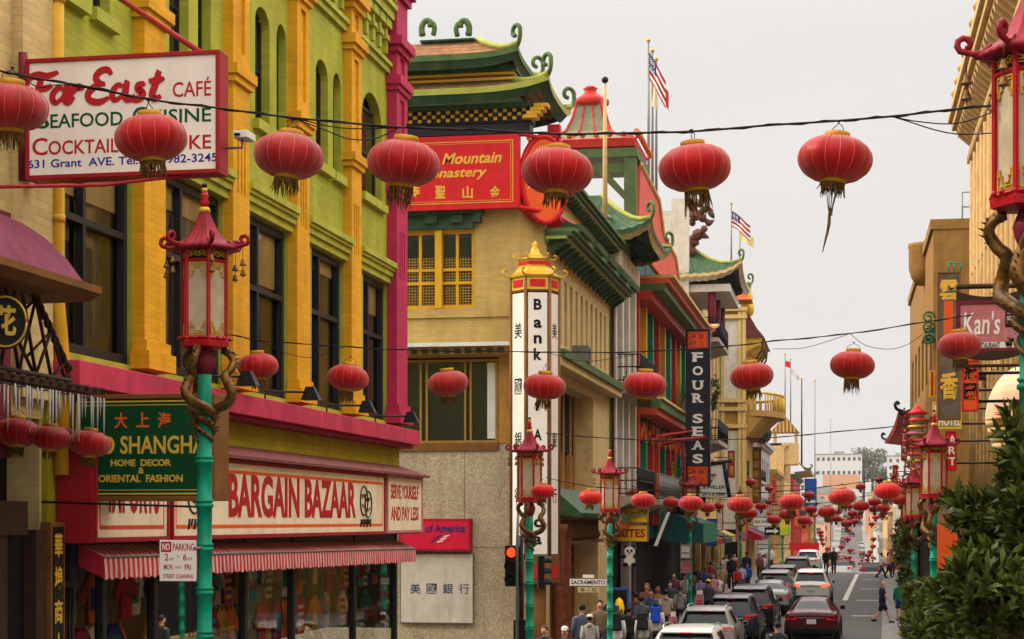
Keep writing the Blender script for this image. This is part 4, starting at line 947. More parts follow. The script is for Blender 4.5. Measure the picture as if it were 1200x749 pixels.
# street side of the bank building
def bracket_cornice(name, y0, y1, zt, dep, par, st=.62, prt=.55, bl=.42):
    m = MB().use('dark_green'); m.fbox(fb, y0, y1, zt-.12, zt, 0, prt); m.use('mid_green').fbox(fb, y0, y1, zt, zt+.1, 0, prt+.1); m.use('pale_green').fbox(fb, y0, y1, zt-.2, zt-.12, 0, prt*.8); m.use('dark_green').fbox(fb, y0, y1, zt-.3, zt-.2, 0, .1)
    y = y0+.2
    while y < y1-.2: m.ext([fb(y, zt-.2, .1), fb(y, zt-.2, prt*.75), fb(y, zt-.3, prt*.7), fb(y, zt-.2-bl, .14), fb(y, zt-.2-bl, .1)], (0, .2, 0)); y += st
    m.build(name, par)
m = MB().use('cream_plaster'); sw = [(52.2+i*1.13*1.0, 52.2+i*1.13+.5, 9.35, 11.3) for i in range(10)]
m.wall(fb, YB+.7, 63.8, 8.7, 14.1, sw, 0, .2); m.wall(fb, YB+.7, 63.8, -.2, 8.7, [(51.2, 59.6, 4.95, 8.2), (50.6, 60.8, .1, 3.9)], 0, 1.2); m.build('street_wall', K)
for a, b, c, d in sw: window(K, fb, a, b, c, d, -.16, M['tan_wood'], M['glass_warm'], mv=(.5,), fw=.05)
m = MB().use('white_paint')
for a, b, c, d in sw[::2]: m.fbox(fb, a-.06, b+1.15, c-.2, c-.14, 0, .06)
m.build('sill', K)
bracket_cornice('upper_cornice', YB+.6, 63.9, 13.95, .5, K, .55, .5, .16); bracket_cornice('lower_cornice', YB+.6, 64.2, 12.25, .5, K, .85, .75, .36)
for i, y in enumerate((50.6, 53.6, 56.7, 59.8, 62.8)): m = MB().use('tile_green'); m.ext([fb(y, 12.35, .0), fb(y, 12.35, .95), fb(y, 12.5, 1.0), fb(y, 12.75, 0)], (0, 2.0, 0)); m.build('tile_hood', K)
m = MB().use('mid_green'); m.fbox(fb, YB+.6, 63.8, 8.72, 8.95, 0, .55); m.use('cream_plaster').fbox(fb, YB+.6, 63.8, 8.5, 8.72, 0, .45); m.build('ledge', K)
m = MB().use('tan_wood'); m.fbox(fb, 51.2, 59.6, 4.95, 8.2, -1.2, -1.15)
for y in (52.3, 53.6, 55.2, 56.8, 58.3, 59.2): m.fbox(fb, y-.1, y+.1, 4.95, 8.2, -.7, -.55)
m.use('brown_frame').fbox(fb, 50.6, 60.8, .1, 3.9, -1.2, -1.15)
for y in (51.6, 53.2, 54.9, 56.5, 58.2, 60): m.fbox(fb, y-.14, y+.14, .1, 3.9, -.9, -.7)
m.build('timber_screen', K)
for a, b in zip((52.4, 53.7, 55.3, 56.9), (53.5, 55.1, 56.7, 58.2)): window(K, fb, a, b, 5.1, 7.9, -.9, M['tan_wood'], M['glass_warm'], mu=(.5,))
m = MB().use('tile_green'); m.ext([fb(51, 4.25, .0), fb(51, 4.2, .8), fb(51, 4.32, .85), fb(51, 5.05, .0)], (0, 9.2, 0)); m.build('tile_canopy', K)
m = MB().use('brown_frame')
for i in range(30): m.tube([fb(51.2+.3*i, 3.5, .1), fb(51.2+.3*i, 3.62, .16), fb(51.2+.3*i, 3.8, .1), fb(51.2+.3*i, 4.1, .1)], .05, 6)
m.fbox(fb, 51, 60.4, 4.1, 4.2, 0, .25); m.fbox(fb, 51, 60.4, 3.38, 3.48, 0, .25); m.build('balustrade', K)
for y in (50.75, 51.9):
    m = MB().use(mat('carved_wood', L(128, 66, 40), .5, var=.5, vs=22, bump=.03, bs=40) if y < 51 else bpy.data.materials['carved_wood']); m.lathe([(.24, -.1), (.24, .3), (.19, .35)]+[(.18+.02*math.sin(i*2.1), .4+.12*i) for i in range(27)]+[(.24, 3.7), (.26, 3.9)], 14, fb(y, .1, .25)); m.build('carved_column', K)
# monastery sign round the corner
T = thing('monastery_sign', 'bright red monastery sign with gold lettering wrapping the corner under the pagoda roof', 'sign', (-10, YB-.5, z(247)))
f2 = FS(YB-.45); x0, x1 = xx(440), onY(608, 200, YB-.45).x; z0, z1 = z(247)-.03, z(163)
m = MB().use('bright_red'); m.fbox(f2, x0, x1, z0, z1, -.3, 0); m.build('board', T)
m = MB().use('gold_paint'); e = .16
for d_, th in ((.16, .02), (.22, .01)):
    m.fbox(f2, x0, x1-d_, z0+d_, z0+d_+th, 0, .01); m.fbox(f2, x0, x1-d_, z1-d_-th, z1-d_, 0, .01); m.fbox(f2, x1-d_-th, x1-d_, z0+d_+th, z1-d_-th, 0, .01)
m.build('border', T)
q = lambda px, py: onY(px, py, YB-.45)
m = MB().use('gold_paint')
for txt, a, b, y0_, y1_ in (('Gold', 478, 508, 193, 180), ('Mountain', 518, 588, 193, 180), ('Monastery', 490, 571, 213, 198)): m.text(txt, f2, q(a, y0_).x, q(a, y0_).z, q(b, y0_).x-q(a, y0_).x, q(a, y1_).z-q(a, y0_).z, 0, .012, bold=.02, shear=.3)
for ch, a in (('寺', 480), ('聖', 510), ('山', 542), ('金', 574)): m.text(ch, f2, q(a, 233).x, q(a, 233).z, q(a+12, 233).x-q(a, 233).x, q(a, 218).z-q(a, 233).z, 0, .012, bold=.02)
m.build('lettering', T)
m = MB().use('bright_red'); A_, B_ = q(610, 165), Vector((-7.75, YB+3.2, 0))
for zz in (z0, z1): m.tube([(A_.x, A_.y, zz), (-8.15, YB+.6, zz), (B_.x, B_.y, zz)], .06, 6)
m.box(-8.25, -7.9, YB+.6, YB+.95, z0, z1+.45); m.build('corner_frame', T); m = MB().use('bright_red'); m.ext([(-8.95, YB-.5, z0-.02), (-8.0, YB+.6, z0-.02), (-7.7, YB+2.6, z0-.55), (-8.3, YB+1.1, z0-.5)], (0, 0, .06)); m.build('corner_panel', T)
c = onY(637, 211, YB+.35); m = MB().use('orange'); fr_ = frame(c, (.8, .6, 0), (0, 0, 1), (.6, -.8, 0)); n = 28
m.add([fr_(.72*math.cos(i*2*math.pi/n), 1.2*math.sin(i*2*math.pi/n), k_) for k_ in (0, .1) for i in range(n)], [tuple(range(n, 2*n)), tuple(range(n))[::-1]]+[(i, (i+1) % n, n+(i+1) % n, n+i) for i in range(n)])
m.use('bright_red').tube([fr_(.72*math.cos(i*2*math.pi/n), 1.2*math.sin(i*2*math.pi/n), .05) for i in range(n+1)], .09, 6); m.use('sign_cream')
for i in range(14): m.add([fr_(-.05, .35, .11), fr_(.55*math.cos(1.2+i*.17)-.0, .95*math.sin(1.2+i*.17), .11), fr_(.55*math.cos(1.26+i*.17), .95*math.sin(1.26+i*.17), .11)], [(0, 1, 2)])
m.build('sun_disc', T)
# red and white wall signs
def wall_sign(name, label, fr_, u0, u1, v0, v1, th, fm, face, rim=.05):
    t = thing(name, label, 'sign', fr_((u0+u1)/2, v0, 0)); m = MB().use(fm); m.fbox(fr_, u0, u1, v0, v1, .005, th); m.build('box', t, bevel=.008)
    m = MB().use(face); m.fbox(fr_, u0+rim, u1-rim, v0+rim, v1-rim, th, th+.008); m.build('face', t); return t
fq = FS(YB)
t = wall_sign('bank_sign', 'red bank sign with navy lettering and a striped emblem on the pebbled wall', fq, xx(470), xx(554), z(646), z(608), .3, 'sign_red', cm((206, 26, 58), .4), .06)
m = MB().use('navy'); m.text('Bank of America', fq, xx(479), z(624), xx(548)-xx(479), z(614.5)-z(624), .308, .012, bold=.03); m.build('lettering', t)
ex, ez = xx(506), z(636)
for nm_, mt_, du in (('emblem', 'navy', 0), ('emblem', 'sign_white', .2)):
    m = MB().use(mt_)
    for j in range(3):
        u, v = ex+du+.09*j, ez+.075*j; m.ext([fq(u, v, .309), fq(u+.17, v+.03, .309), fq(u+.22, v+.075, .309), fq(u+.05, v+.045, .309)], (0, -.006, 0))
    m.build(nm_, t)
t = wall_sign('bank_sign', 'white board with four blue Chinese characters on the pebbled wall', fq, xx(470), xx(556), z(731), z(648.5), .12, 'grey_metal', cm((204, 190, 172), .5, stain=.3), .03)
m = MB().use('navy')
for ch, a in zip('美國銀行', (482, 501, 520, 539)): m.text(ch, fq, xx(a), z(696), xx(a+12)-xx(a), z(684)-z(696), .128, .012, bold=.006)
m.build('lettering', t)
# tall white bank column on the corner
Cc = onY(627, 500, 48.2); t = thing('bank_column', 'tall white hexagonal bank column with gold pagoda top and vertical letters', 'sign', (Cc.x, Cc.y, .3))
zb, zt_ = onY(627, 650, 48.2).z, onY(627, 344, 48.2).z; RC = .66
hx = [Vector((Cc.x+RC*math.cos(R(a)), Cc.y+RC*math.sin(R(a)), 0)) for a in range(-103, 257, 60)]
m = MB().use('brown_frame'); m.lathe([(.1, zb-.9), (RC*1.0, zb-.75), (RC*1.03, zb-.2), (RC*.99, zb)], 6, (Cc.x, Cc.y, 0), False, rot=R(-103)); 
for v in hx: m.tube([v+Vector((0, 0, zb-.1)), v+Vector((0, 0, zt_+.4))], .045, 6)
m.lathe([(RC*1.03, zb-.12), (RC*1.03, zb)], 6, (Cc.x, Cc.y, 0), False, rot=R(-103)); m.lathe([(RC*1.03, zt_), (RC*1.04, zt_+.05)], 6, (Cc.x, Cc.y, 0), False, rot=R(-103)); m.lathe([(.3, -.1), (.3, zb-.8)], 8, (Cc.x, Cc.y, 0)); m.build('column_frame', t)
faces = []
for k_ in range(6):
    a, b = hx[k_], hx[(k_+1) % 6]; mid_ = (a+b)/2; nr = Vector((mid_.x-Cc.x, mid_.y-Cc.y, 0)).normalized(); U = (b-a).normalized(); Wd = (b-a).length
    fr_ = frame(a, U, (0, 0, 1), nr); faces.append((fr_, Wd, nr))
    m = MB().use('sign_white'); m.fbox(fr_, .07, Wd-.07, zb+.02, zt_-.04, -.06, 0.0); m.build('white_face', t)
    m = MB().use('gold_paint'); m.fbox(fr_, .03, Wd-.03, zt_+.05, zt_+.4, -.06, 0); m.use('bright_red').fbox(fr_, .12, Wd-.12, zt_+.13, zt_+.32, 0, .02); m.use('bright_red').fbox(fr_, .14, Wd-.14, zb-.62, zb-.3, -.01, .03); m.build('red_cartouche', t)
front = max(faces, key=lambda q_: q_[2].dot(Vector((.29, -1, 0)))); others = [q_ for q_ in faces if q_ is not front]
fr_, Wd, _ = front; m = MB().use('text_black')
for ch, py in (('B', 366), ('a', 387), ('n', 405), ('k', 424), ('o', 462), ('f', 483), ('A', 517), ('m', 535), ('e', 553), ('r', 572), ('i', 591), ('c', 618), ('a', 638)):
    zz = onY(627, py, 48.2).z; h = {'B': .3, 'k': .32, 'f': .32, 'A': .3, 'i': .3}.get(ch, .23); w_ = {'i': .07, 'f': .16, 'r': .16, 'm': .3}.get(ch, .22); m.text(ch, fr_, Wd/2-w_/2, zz, w_, h, .0, .012, bold=.035)
m.build('lettering', t)
for fr_, Wd, nr in sorted(others, key=lambda q_: q_[2].y)[:2]:
    m = MB().use('text_black')
    for ch, py in (('美', 398), ('國', 463), ('銀', 525), ('行', 590)): m.text(ch, fr_, Wd/2-.16, onY(627, py, 48.2).z, .32, .42, 0, .012, bold=.006)
    m.build('lettering', t)
m = MB().use('gold'); c = (Cc.x, Cc.y, 0)
m.lathe([(RC*1.08, zt_+.4), (RC*1.1, zt_+.45), (RC*.86, zt_+.55), (RC*.72, zt_+.68)], 6, c, False, rot=R(-103)); m.lathe([(RC*.68, zt_+.64), (RC*.68, zt_+.9)], 6, c, False, rot=R(-103)); m.use('bright_red').lathe([(RC*.69, zt_+.74), (RC*.69, zt_+.84)], 6, c, False, rot=R(-103)); m.use('gold').lathe([(RC*.76, zt_+.9), (RC*.4, zt_+.98), (.13, zt_+1.12), (.12, zt_+1.2), (.07, zt_+1.28), (.09, zt_+1.33), (.02, zt_+1.43)], 6, c, rot=R(-103)); m.build('pagoda_top', t)
m = MB().use('gold')
for v in hx:
    d_ = Vector((v.x-Cc.x, v.y-Cc.y, 0)).normalized(); 
    for rr, zz, s in ((RC*1.08, zt_+.45, .75), (RC*.74, zt_+.92, .5)):
        p = Vector((Cc.x, Cc.y, zz))+d_*rr; u_ = Vector((0, 0, 1)); m.tube([p-d_*.1, p+d_*.08*s, p+d_*.2*s+u_*.06*s, p+d_*.24*s+u_*.18*s, p+d_*.14*s+u_*.25*s, p+d_*.06*s+u_*.18*s], .035*s, 6)
m.build('curl', t)
# ------------------------------------------------------------------ block beyond: grey balcony building, red and teal building, white wall building
def lantern_roof(par, fr_, u0, u1, v, n0, n1, tile, h=.8, name='pent_roof', ribs=True, up=.35):
    m = MB().use(tile); k = 8; vs = []; nu = 17
    for i in range(k+1):
        t_ = i/k; n_ = n0+(n1-n0)*t_; vv = v+h*(1-t_)**1.7
        for j in range(nu): s = j/(nu-1); vs.append(fr_(u0+(u1-u0)*s, vv+up*abs(2*s-1)**3*t_**2+(.025 if ribs and j % 2 else 0), n_))
    m.add(vs, [(i*nu+j, i*nu+j+1, (i+1)*nu+j+1, (i+1)*nu+j) for i in range(k) for j in range(nu-1)])
    o = m.build(name, par); md = o.modifiers.new('thick', 'SOLIDIFY'); md.thickness = .08; md.offset = -1
    m = MB().use('red_paint' if tile != 'tile_green' else 'cream_plaster')
    for j in range(nu-1):
        s, s2 = j/(nu-1), (j+1)/(nu-1); g = lambda q_: v+up*abs(2*q_-1)**3
        m.add([fr_(u0+(u1-u0)*s, g(s)-.1, n1), fr_(u0+(u1-u0)*s2, g(s2)-.1, n1), fr_(u0+(u1-u0)*s2, g(s2)-.28, n1-.05), fr_(u0+(u1-u0)*s, g(s)-.28, n1-.05)], [(0, 1, 2, 3)])
        m.add([fr_(u0+(u1-u0)*s, g(s)-.28, n1-.05), fr_(u0+(u1-u0)*s2, g(s2)-.28, n1-.05), fr_(u0+(u1-u0)*s2, v-.2, n0), fr_(u0+(u1-u0)*s, v-.2, n0)], [(0, 1, 2, 3)])
    m.build('eave', o)
    for s in (0, 1):
        m = MB().use(tile); p = Vector(fr_(u0 if s == 0 else u1, v+up, n1)); dU = (Vector(fr_(u1, 0, 0))-Vector(fr_(u0, 0, 0))).normalized()*(-1 if s == 0 else 1); dN = (Vector(fr_(0, 0, 1))-Vector(fr_(0, 0, 0))); d_ = (dU+dN).normalized(); zz = Vector((0, 0, 1))
        m.tube(smooth_path([p-d_*.3, p+d_*.1+zz*.08, p+d_*.25+zz*.3, p+d_*.1+zz*.48, p-d_*.05+zz*.36], 3), .09, 6); m.build('curl', o)
    return o
def iron_balcony(par, fr_, u0, u1, v, dep, rail=1.0, slab='grey_stone', bar='black_metal', st=.22):
    m = MB().use(slab); m.fbox(fr_, u0, u1, v-.22, v, 0, dep); m.ext([fr_(u0, v-.22, 0), fr_(u0, v-.22, dep*.8), fr_(u0, v-.6, 0)], Vector(fr_(u1, 0, 0))-Vector(fr_(u0, 0, 0))); o = m.build('balcony', par)
    m = MB().use(bar); u = u0+.05
    while u < u1: m.tube([fr_(u, v, dep-.05), fr_(u, v+rail, dep-.05)], .016, 4); u += st
    n_ = .1
    while n_ < dep:
        for uu in (u0+.05, u1-.05): m.tube([fr_(uu, v, n_), fr_(uu, v+rail, n_)], .016, 4)
        n_ += st
    for vv in (v+rail, v+rail*.55, v+.08): m.tube([fr_(u0+.05, vv, 0), fr_(u0+.05, vv, dep-.05), fr_(u1-.05, vv, dep-.05), fr_(u1-.05, vv, 0)], .025, 5)
    m.build('railing', o); return o
# grey narrow building
B = thing('narrow_building', 'narrow grey building with green pagoda roof and iron balcony beside the bank', 'building', (-9, 67, .2))
m = MB().use('grey_stone'); o1 = [(64.6+1.9*i, 65.9+1.9*i, c, d) for i in range(3) for c, d in ((9.3, 12.6), (5.2, 8.1))]
m.wall(fb, 63.95, 70.5, 0, 15, o1+[(64.6, 69.9, .1, 3.4)], 0, .35); m.use('interior').box(-18, -8.75, 63.95, 70.5, 0, 14.9); m.use('grey_stone').box(-18, -8.32, 63.95, 63.99, 13.9, 15); m.box(-18, -8.3, 63.95, 70.5, 14.9, 15.1); m.build('wall', B)
for a, b, c, d in o1: window(B, fb, a, b, c, d, -.3, M['white_paint'], M['glass'], mu=(.5,), mv=(.6,))
m = MB().use('pale_stone')
for y in (64.15, 66.1, 68.05, 70.2): m.fbox(fb, y-.2, y+.2, 4.2, 13.6, 0, .22)
m.fbox(fb, 64, 70.4, 13.3, 13.9, 0, .35)
m.use('gold_paint'); [m.text(ch, fb, 64.5+1.5*i, 13.35, 1.0, .5, .35, .02) for i, ch in enumerate('山華大安')]; m.build('trim', B)
roof_tier(-11.5, -6.75, 63.6, 70.6, 14.4, 16.0, 2.0, .45, 'cream_plaster', 'tile_green', B, 'dark_green', 'pagoda_roof', 28, .05)
iron_balcony(B, fb, 64.3, 70.2, 9.1, 1.1); iron_balcony(B, fb, 64.3, 70.2, 5.0, 1.0)
m = MB().use('mid_green'); m.fbox(fb, 64, 70.5, 4.0, 4.35, 0, .5); m.use('coral').fbox(fb, 64, 70.5, 3.8, 4.0, 0, .45); m.build('fascia', B)
# red, teal building with roof tower
B = thing('red_teal_building', 'red and teal balcony building with swept coral cornices', 'building', (-9, 84, .1))
m = MB().use('teal_dark'); o1 = [(71.5+2.6*i, 73.2+2.6*i, c, d) for i in range(9) for c, d in ((9.6, 12.6), (5.4, 8.4))]
m.wall(fb, 70.55, 96.5, 0, 15.2, o1+[(71.2, 95.5, .1, 3.3)], 0, .3); m.use('interior').box(-20, -8.7, 70.55, 96.5, 0, 15.1); m.use('grey_stone').box(-20, -8.3, 70.55, 96.5, 15.1, 15.25); m.build('wall', B)
for a, b, c, d in o1: window(B, fb, a, b, c, d, -.26, M['yellow_paint'] if c > 9 else M['red_paint'], M['glass'], mu=(.5,), mv=(.7,))
m = MB()
for i, y in enumerate([70.8+2.6*k for k in range(10)]):
    m = MB().use(['red_paint', 'yellow_paint', 'teal'][i % 3]); m.fbox(fb, y-.2, y+.2, 8.8, 13.2, 0, .3); m.build('column', B); m = MB().use(['coral', 'teal', 'red_paint'][i % 3]); m.fbox(fb, y-.18, y+.18, 3.9, 8.3, 0, .3); m.build('column', B)
def swept(zt, prt, y0, y1, cols, par, tip):
    m = MB(); P = [(y0+(y1-y0)*i/14, zt+tip*max(0, (i-9)/5)**2) for i in range(15)]
    for (h0, h1, n_, mt) in cols:
        m.use(mt)
        for (a, za), (b, zb_) in zip(P, P[1:]):
            lo = [fb(a, za+h0, 0), fb(a, za+h0, n_), fb(b, zb_+h0, n_), fb(b, zb_+h0, 0)]; hi = [fb(a, za+h1, 0), fb(a, za+h1, n_), fb(b, zb_+h1, n_), fb(b, zb_+h1, 0)]
            m.hexa(lo, hi)
    return m.build('swept_cornice', par)
swept(13.2, 1, 70.7, 96.3, ((0, .28, 1.3, 'mid_green'), (.28, .5, 1.5, 'coral'), (.5, .62, 1.7, 'sand'), (-.35, 0, .8, 'red_paint')), B, .8)
swept(8.3, 1, 70.7, 96.3, ((0, .25, 1.0, 'coral'), (.25, .6, 1.15, 'mid_green'), (.6, .7, 1.25, 'sand')), B, .3)
m = MB().use('rust_metal'); m.ext([fb(80, 9.0, 1.0), fb(96, 9.0, 1.0), fb(96, 11.6, 1.0), fb(88, 11.2, 1.0)], (.06, 0, 0)); m.build('fire_escape', B)
m = MB().use('coral'); m.ext([fb(72, 15.2, .1), fb(96, 15.2, .1), fb(96, 15.9, .1), fb(90, 16.0, .1), (fb(88, 17.0, .1)), fb(82, 17.2, .1), fb(80, 18.4, .1), fb(73, 18.6, .1)], (-.3, 0, 0)); m.use('sand').tube([fb(73, 18.65, .1), fb(80, 18.45, .1), fb(82, 17.25, .1), fb(88, 17.05, .1), fb(90, 16.05, .1), fb(96, 15.95, .1)], .12, 6); m.build('parapet', B)
for y in (73, 79): m = MB().use('teal_dark'); m.fbox(fb, y, y+1, 3.3, 4.2, 0, .2); m.build('transom', B)
m = MB().use('orange'); [m.tube(smooth_path([fb(71.6+2.6*i, 7.4, .2), fb(72.2+2.6*i, 8.0, .25), fb(73+2.6*i, 7.4, .2), (fb(73.6+2.6*i, 8.0, .2))], 3), .13, 6) for i in range(8)]; m.build('scroll_ornament', B)
iron_balcony(B, fb, 71, 80, 4.95, 1.1, bar='grey_metal')
# roof tower
TY = 72.0
tw = thing('roof_tower', 'green open roof tower with flared coral pagoda top', 'tower', onY(712, 250, TY))
q = lambda px, py: onY(px, py, TY)
xa, xb = q(630, 200).x, q(739, 200).x; za, zt2 = 13.9, q(705, 176).z; dp = xb-xa
m = MB().use('tower_green')
for x in (xa, xb):
    for y in (TY, TY+dp): m.box(x-.24, x+.24, y-.24, y+.24, za, zt2)
m.box(xa-.3, xb+.3, TY-.3, TY+dp+.3, zt2-.35, zt2); m.box(xa, xb, TY-.1, TY+.1, zt2-.95, zt2-.55); m.box(xb-.1, xb+.1, TY, TY+dp, zt2-.95, zt2-.55)
m.ext([(xb-1.3, TY-.1, zt2-.95), (xb-.2, TY-.1, zt2-2.1), (xb-.2, TY-.1, zt2-1.75), (xb-.9, TY-.1, zt2-.95)], (0, .2, 0)); m.ext([(xa+1.3, TY-.1, zt2-.95), (xa+.2, TY-.1, zt2-2.1), (xa+.2, TY-.1, zt2-1.75), (xa+.9, TY-.1, zt2-.95)], (0, .2, 0)); m.box(xa, xb, TY-.1, TY+.1, za+.1, za+1.0); m.build('post_frame', tw)
m = MB().use('red_paint'); c = ((xa+xb)/2, TY+dp/2, 0); e = dp/2*1.414; rt = R(45)
m.lathe([(e*1.0, zt2), (e*1.1, zt2+.1), (e*1.12, zt2+.42), (e*1.06, zt2+.48)], 4, c, False, rot=rt); m.build('eave', tw)
RG = [(e*k_, q(705, py).z) for k_, py in ((1.06, 163), (.80, 158), (.62, 153), (.47, 146), (.35, 130), (.26, 109))]; ztp = q(705, 110).z
m = MB().use('olive_panel'); m.lathe(RG, 4, c, False, rot=rt); m.build('roof', tw)
m = MB().use('red_paint')
for k_ in range(4):
    for s in (0, .33, .66):
        a0, a1 = rt+k_*math.pi/2, rt+(k_+1)*math.pi/2; P = []
        for rr, zz in RG:
            A_ = Vector((math.cos(a0), math.sin(a0), 0))*rr; B_ = Vector((math.cos(a1), math.sin(a1), 0))*rr; P.append(Vector((c[0], c[1], zz+.02))+A_.lerp(B_, s))
        m.tube(P, .04 if s else .06, 5)
m.build('roof_rib', tw)
m = MB().use('red_paint'); m.lathe([(e*.25, ztp-.1), (e*.29, ztp), (e*.29, ztp+.2), (e*.2, ztp+.3), (e*.11, ztp+.5), (e*.085, ztp+.6), (e*.12, ztp+.68), (e*.07, ztp+.78)], 6, c); m.build('cap', tw)
m = MB().use('coral')
for k_ in range(4):
    a = rt+k_*math.pi/2; d_ = Vector((math.cos(a), math.sin(a), 0)); p = Vector((c[0], c[1], zt2+.4))+d_*e*1.08; u_ = Vector((0, 0, 1)); m.tube(smooth_path([p-d_*.15, p+d_*.16, p+d_*.26+u_*.2, p+d_*.16+u_*.33, p+d_*.08+u_*.23], 3), .065, 6)
m.build('curl', tw)
for k_ in range(9): m = MB().use('orange_tile'); m.ball((xa-.3+(dp+.6)*k_/8, TY-.36, zt2+.55), .12, 8); m.build('tile_end', tw)
for k_ in range(9): m = MB().use('orange_tile'); m.ball((xb+.36, TY-.3+(dp+.6)*k_/8, zt2+.55), .12, 8); m.build('tile_end', tw)
# flagpoles
def pole(name, label, Y, px, py0, py1, r=.06, mt='grey_metal', ball='gold', flag=None):
    a, b = onY(px, py1, Y), onY(px, py0, Y); t = thing(name, label, 'flagpole', a)
    m = MB().use(mt); m.tube([a, a.lerp(b, .5), b], [r, r*.85, r*.55], 8); m.build('pole', t); MB().use(ball).ball(b+Vector((0, 0, r*1.4)), r*1.35, 8).build("ball", t)
    return t, a, b
pole('flagpole', 'bare wooden flagpole standing in front of the green roof tower', 62, 709, 98, 258, .09, 'sand', 'text_black')
def us_flag(label, Y, px, py, w_, h_, droop, wave=.12, plain=None):
    o = onY(px, py, Y); m = MB(); nx, ny = 22, 13; P = {}
    for i in range(nx+1):
        for j in range(ny+1):
            s = i/nx; q_ = j/ny; P[i, j] = Vector((o.x+w_*s*math.cos(droop), o.y+wave*math.sin(s*7+q_*1.2), o.z-h_*q_-w_*s*math.sin(droop)-.12*w_*s*s+.05*math.sin(s*6)))
    red, white, blue = cm((160, 14, 26), .8), cm((226, 222, 216), .8), cm((42, 46, 104), .8)
    for j in range(ny):
        for i in range(nx):
            m.use(plain if plain else blue if (i < nx*.42 and j < 7) else red if (j//2) % 2 == 0 else white)
            m.quad(P[i, j], P[i+1, j], P[i+1, j+1], P[i, j+1])
    if not plain:
        m.use(white)
        for r_ in range(5):
            for c_ in range(6):
                i = .6+c_*1.45; j = .7+r_*1.35; p = P[int(i), int(j)]+Vector((0, -.03, 0)); e = .022*w_; m.add([p+Vector((-e, 0, 0)), p+Vector((0, 0, -e)), p+Vector((e, 0, 0)), p+Vector((0, 0, e))], [(0, 1, 2, 3)])
    ob = m.build('flag'); tag(ob, label, 'flag'); md = ob.modifiers.new('t', 'SOLIDIFY'); md.thickness = .01; return ob
FYD = 99
pole('flagpole', 'tallest of the three flagpoles on the stepped white wall carrying the striped flag', FYD, 760, 50, 262, .09); pole('flagpole', 'middle of the three flagpoles on the stepped white wall', FYD+.8, 764.5, 62, 262, .09); pole('flagpole', 'shortest of the three clustered flagpoles, carrying a red flag', FYD+1.6, 769, 72, 262, .09)
pole('flagpole', 'short thin pole left of the three flagpoles', FYD, 755.5, 215, 262, .05)
us_flag('American flag drooping on the tallest flagpole', FYD-.1, 760.5, 61, 1.7, 1.5, 1.0); 
us_flag('plain red flag drooping from the shortest of the three poles', FYD+1.4, 769.5, 86, 1.15, 1.0, .95, .1, M['bright_red'])
us_flag('pale gold trimmed folded flag hanging down the middle pole', FYD+.6, 763.5, 96, .35, 1.4, .2, .1, cm((220, 206, 170), .8))
# white stepped wall building with balcony canopy and dragon
B = thing('white_wall_building', 'tall building with stepped white side wall and green canopy balcony', 'building', (-10, 110, .1)); YD = 97.2
q = lambda px, py: onY(px, py, YD); X1 = q(807, 300).x; fd = FL(X1)
m = MB().use('pale_stone'); fsd = FS(YD)
m.ext([(-24, YD, 0), (X1, YD, 0), (X1, YD, q(800, 233).z), (q(787, 233).x, YD, q(787, 233).z), (q(787, 247).x, YD, q(787, 247).z), (q(773, 247).x, YD, q(773, 247).z), (q(773, 260).x, YD, q(773, 260).z), (-24, YD, q(773, 260).z)], (0, .5, 0)); m.use('interior').box(-24, X1-.6, YD+.5, 119.5, 0, 17); m.use('sand'); o1 = [(YD+2+3*i, YD+3.8+3*i, c, d) for i in range(7) for c, d in ((13.2, 16), (9, 12), (5, 8))]
m.wall(fd, YD+.5, 120, 0, 17.2, o1+[(YD+1+3.7*i, YD+4.3+3.7*i, .14, 3.9) for i in range(6)], 0, .5); m.use('grey_stone').box(-24, X1, YD+.5, 120, 17, 17.2); m.use('interior').fbox(fd, YD+.6, 119.9, .1, 4, -.58, -.51); m.build('wall', B)
for a, b, c, d in o1: window(B, fd, a, b, c, d, -.25, M['maroon'], M['glass'], mu=(.5,))
roof_tier(X1-3.5, X1+2.9, YD-.3, YD+9.5, q(840, 322).z, q(840, 282).z, 3.0, .7, 'pale_stone', 'tile_green', B, 'cream_plaster', 'pagoda_roof', 28, .06)
m = MB().use('maroon'); zq = q(820, 330).z
for y in (YD+.8, YD+4.5, YD+8.3): m.tube([fd(y, q(820, 390).z, 1.2), fd(y, zq, 1.2)], .22, 8)
m.use('white_paint').fbox(fd, YD+.4, YD+8.8, zq-.5, zq-.1, 0, 2.2); m.build('balcony_column', B)
iron_balcony(B, fd, YD+.3, YD+9, q(820, 395).z, 1.6, 1.1); iron_balcony(B, fd, YD+.3, YD+9, 8.5, 1.6, 1.1)
m = MB().use(mat('brown_dragon', L(104, 62, 48), .6, var=.3, vs=6)); g = lambda px, py, dy=0: onY(px, py, YD+1.5+dy)
m.tube(smooth_path([g(808, 292), g(812, 276, .4), g(822, 268, -.3), g(826, 258, .3), g(816, 252, 0), g(808, 244, .3), (g(814, 238, .2)), g(826, 243)], 5), [.2, .25, .3, .34]+[.36]*24+[.3]*4+[.24]*4, 8) if False else m.tube(smooth_path([g(808, 300), g(813, 280, .4), g(824, 270, -.3), g(829, 258, .3), g(817, 254, 0), g(809, 246, .3), g(816, 239, .2), g(830, 247)], 5), [.2+.1*math.sin(i*1.9)+.12*math.sin(i*.35) for i in range(36)], 8)
for px, py, dx, dy in ((812, 262, -6, -5), (822, 250, 3, -8), (830, 262, 7, -4), (806, 254, -6, -6), (824, 276, 7, 3), (816, 284, -6, 4), (828, 244, 8, 3), (820, 240, -3, -7), (811, 290, -7, 6), (833, 250, 4, 6)): m.tube([g(px, py), g(px+dx*.5, py+dy*.5, .3), g(px+dx, py+dy, .4)], [.18, .13, .03], 6)
m.build('dragon_carving', B)
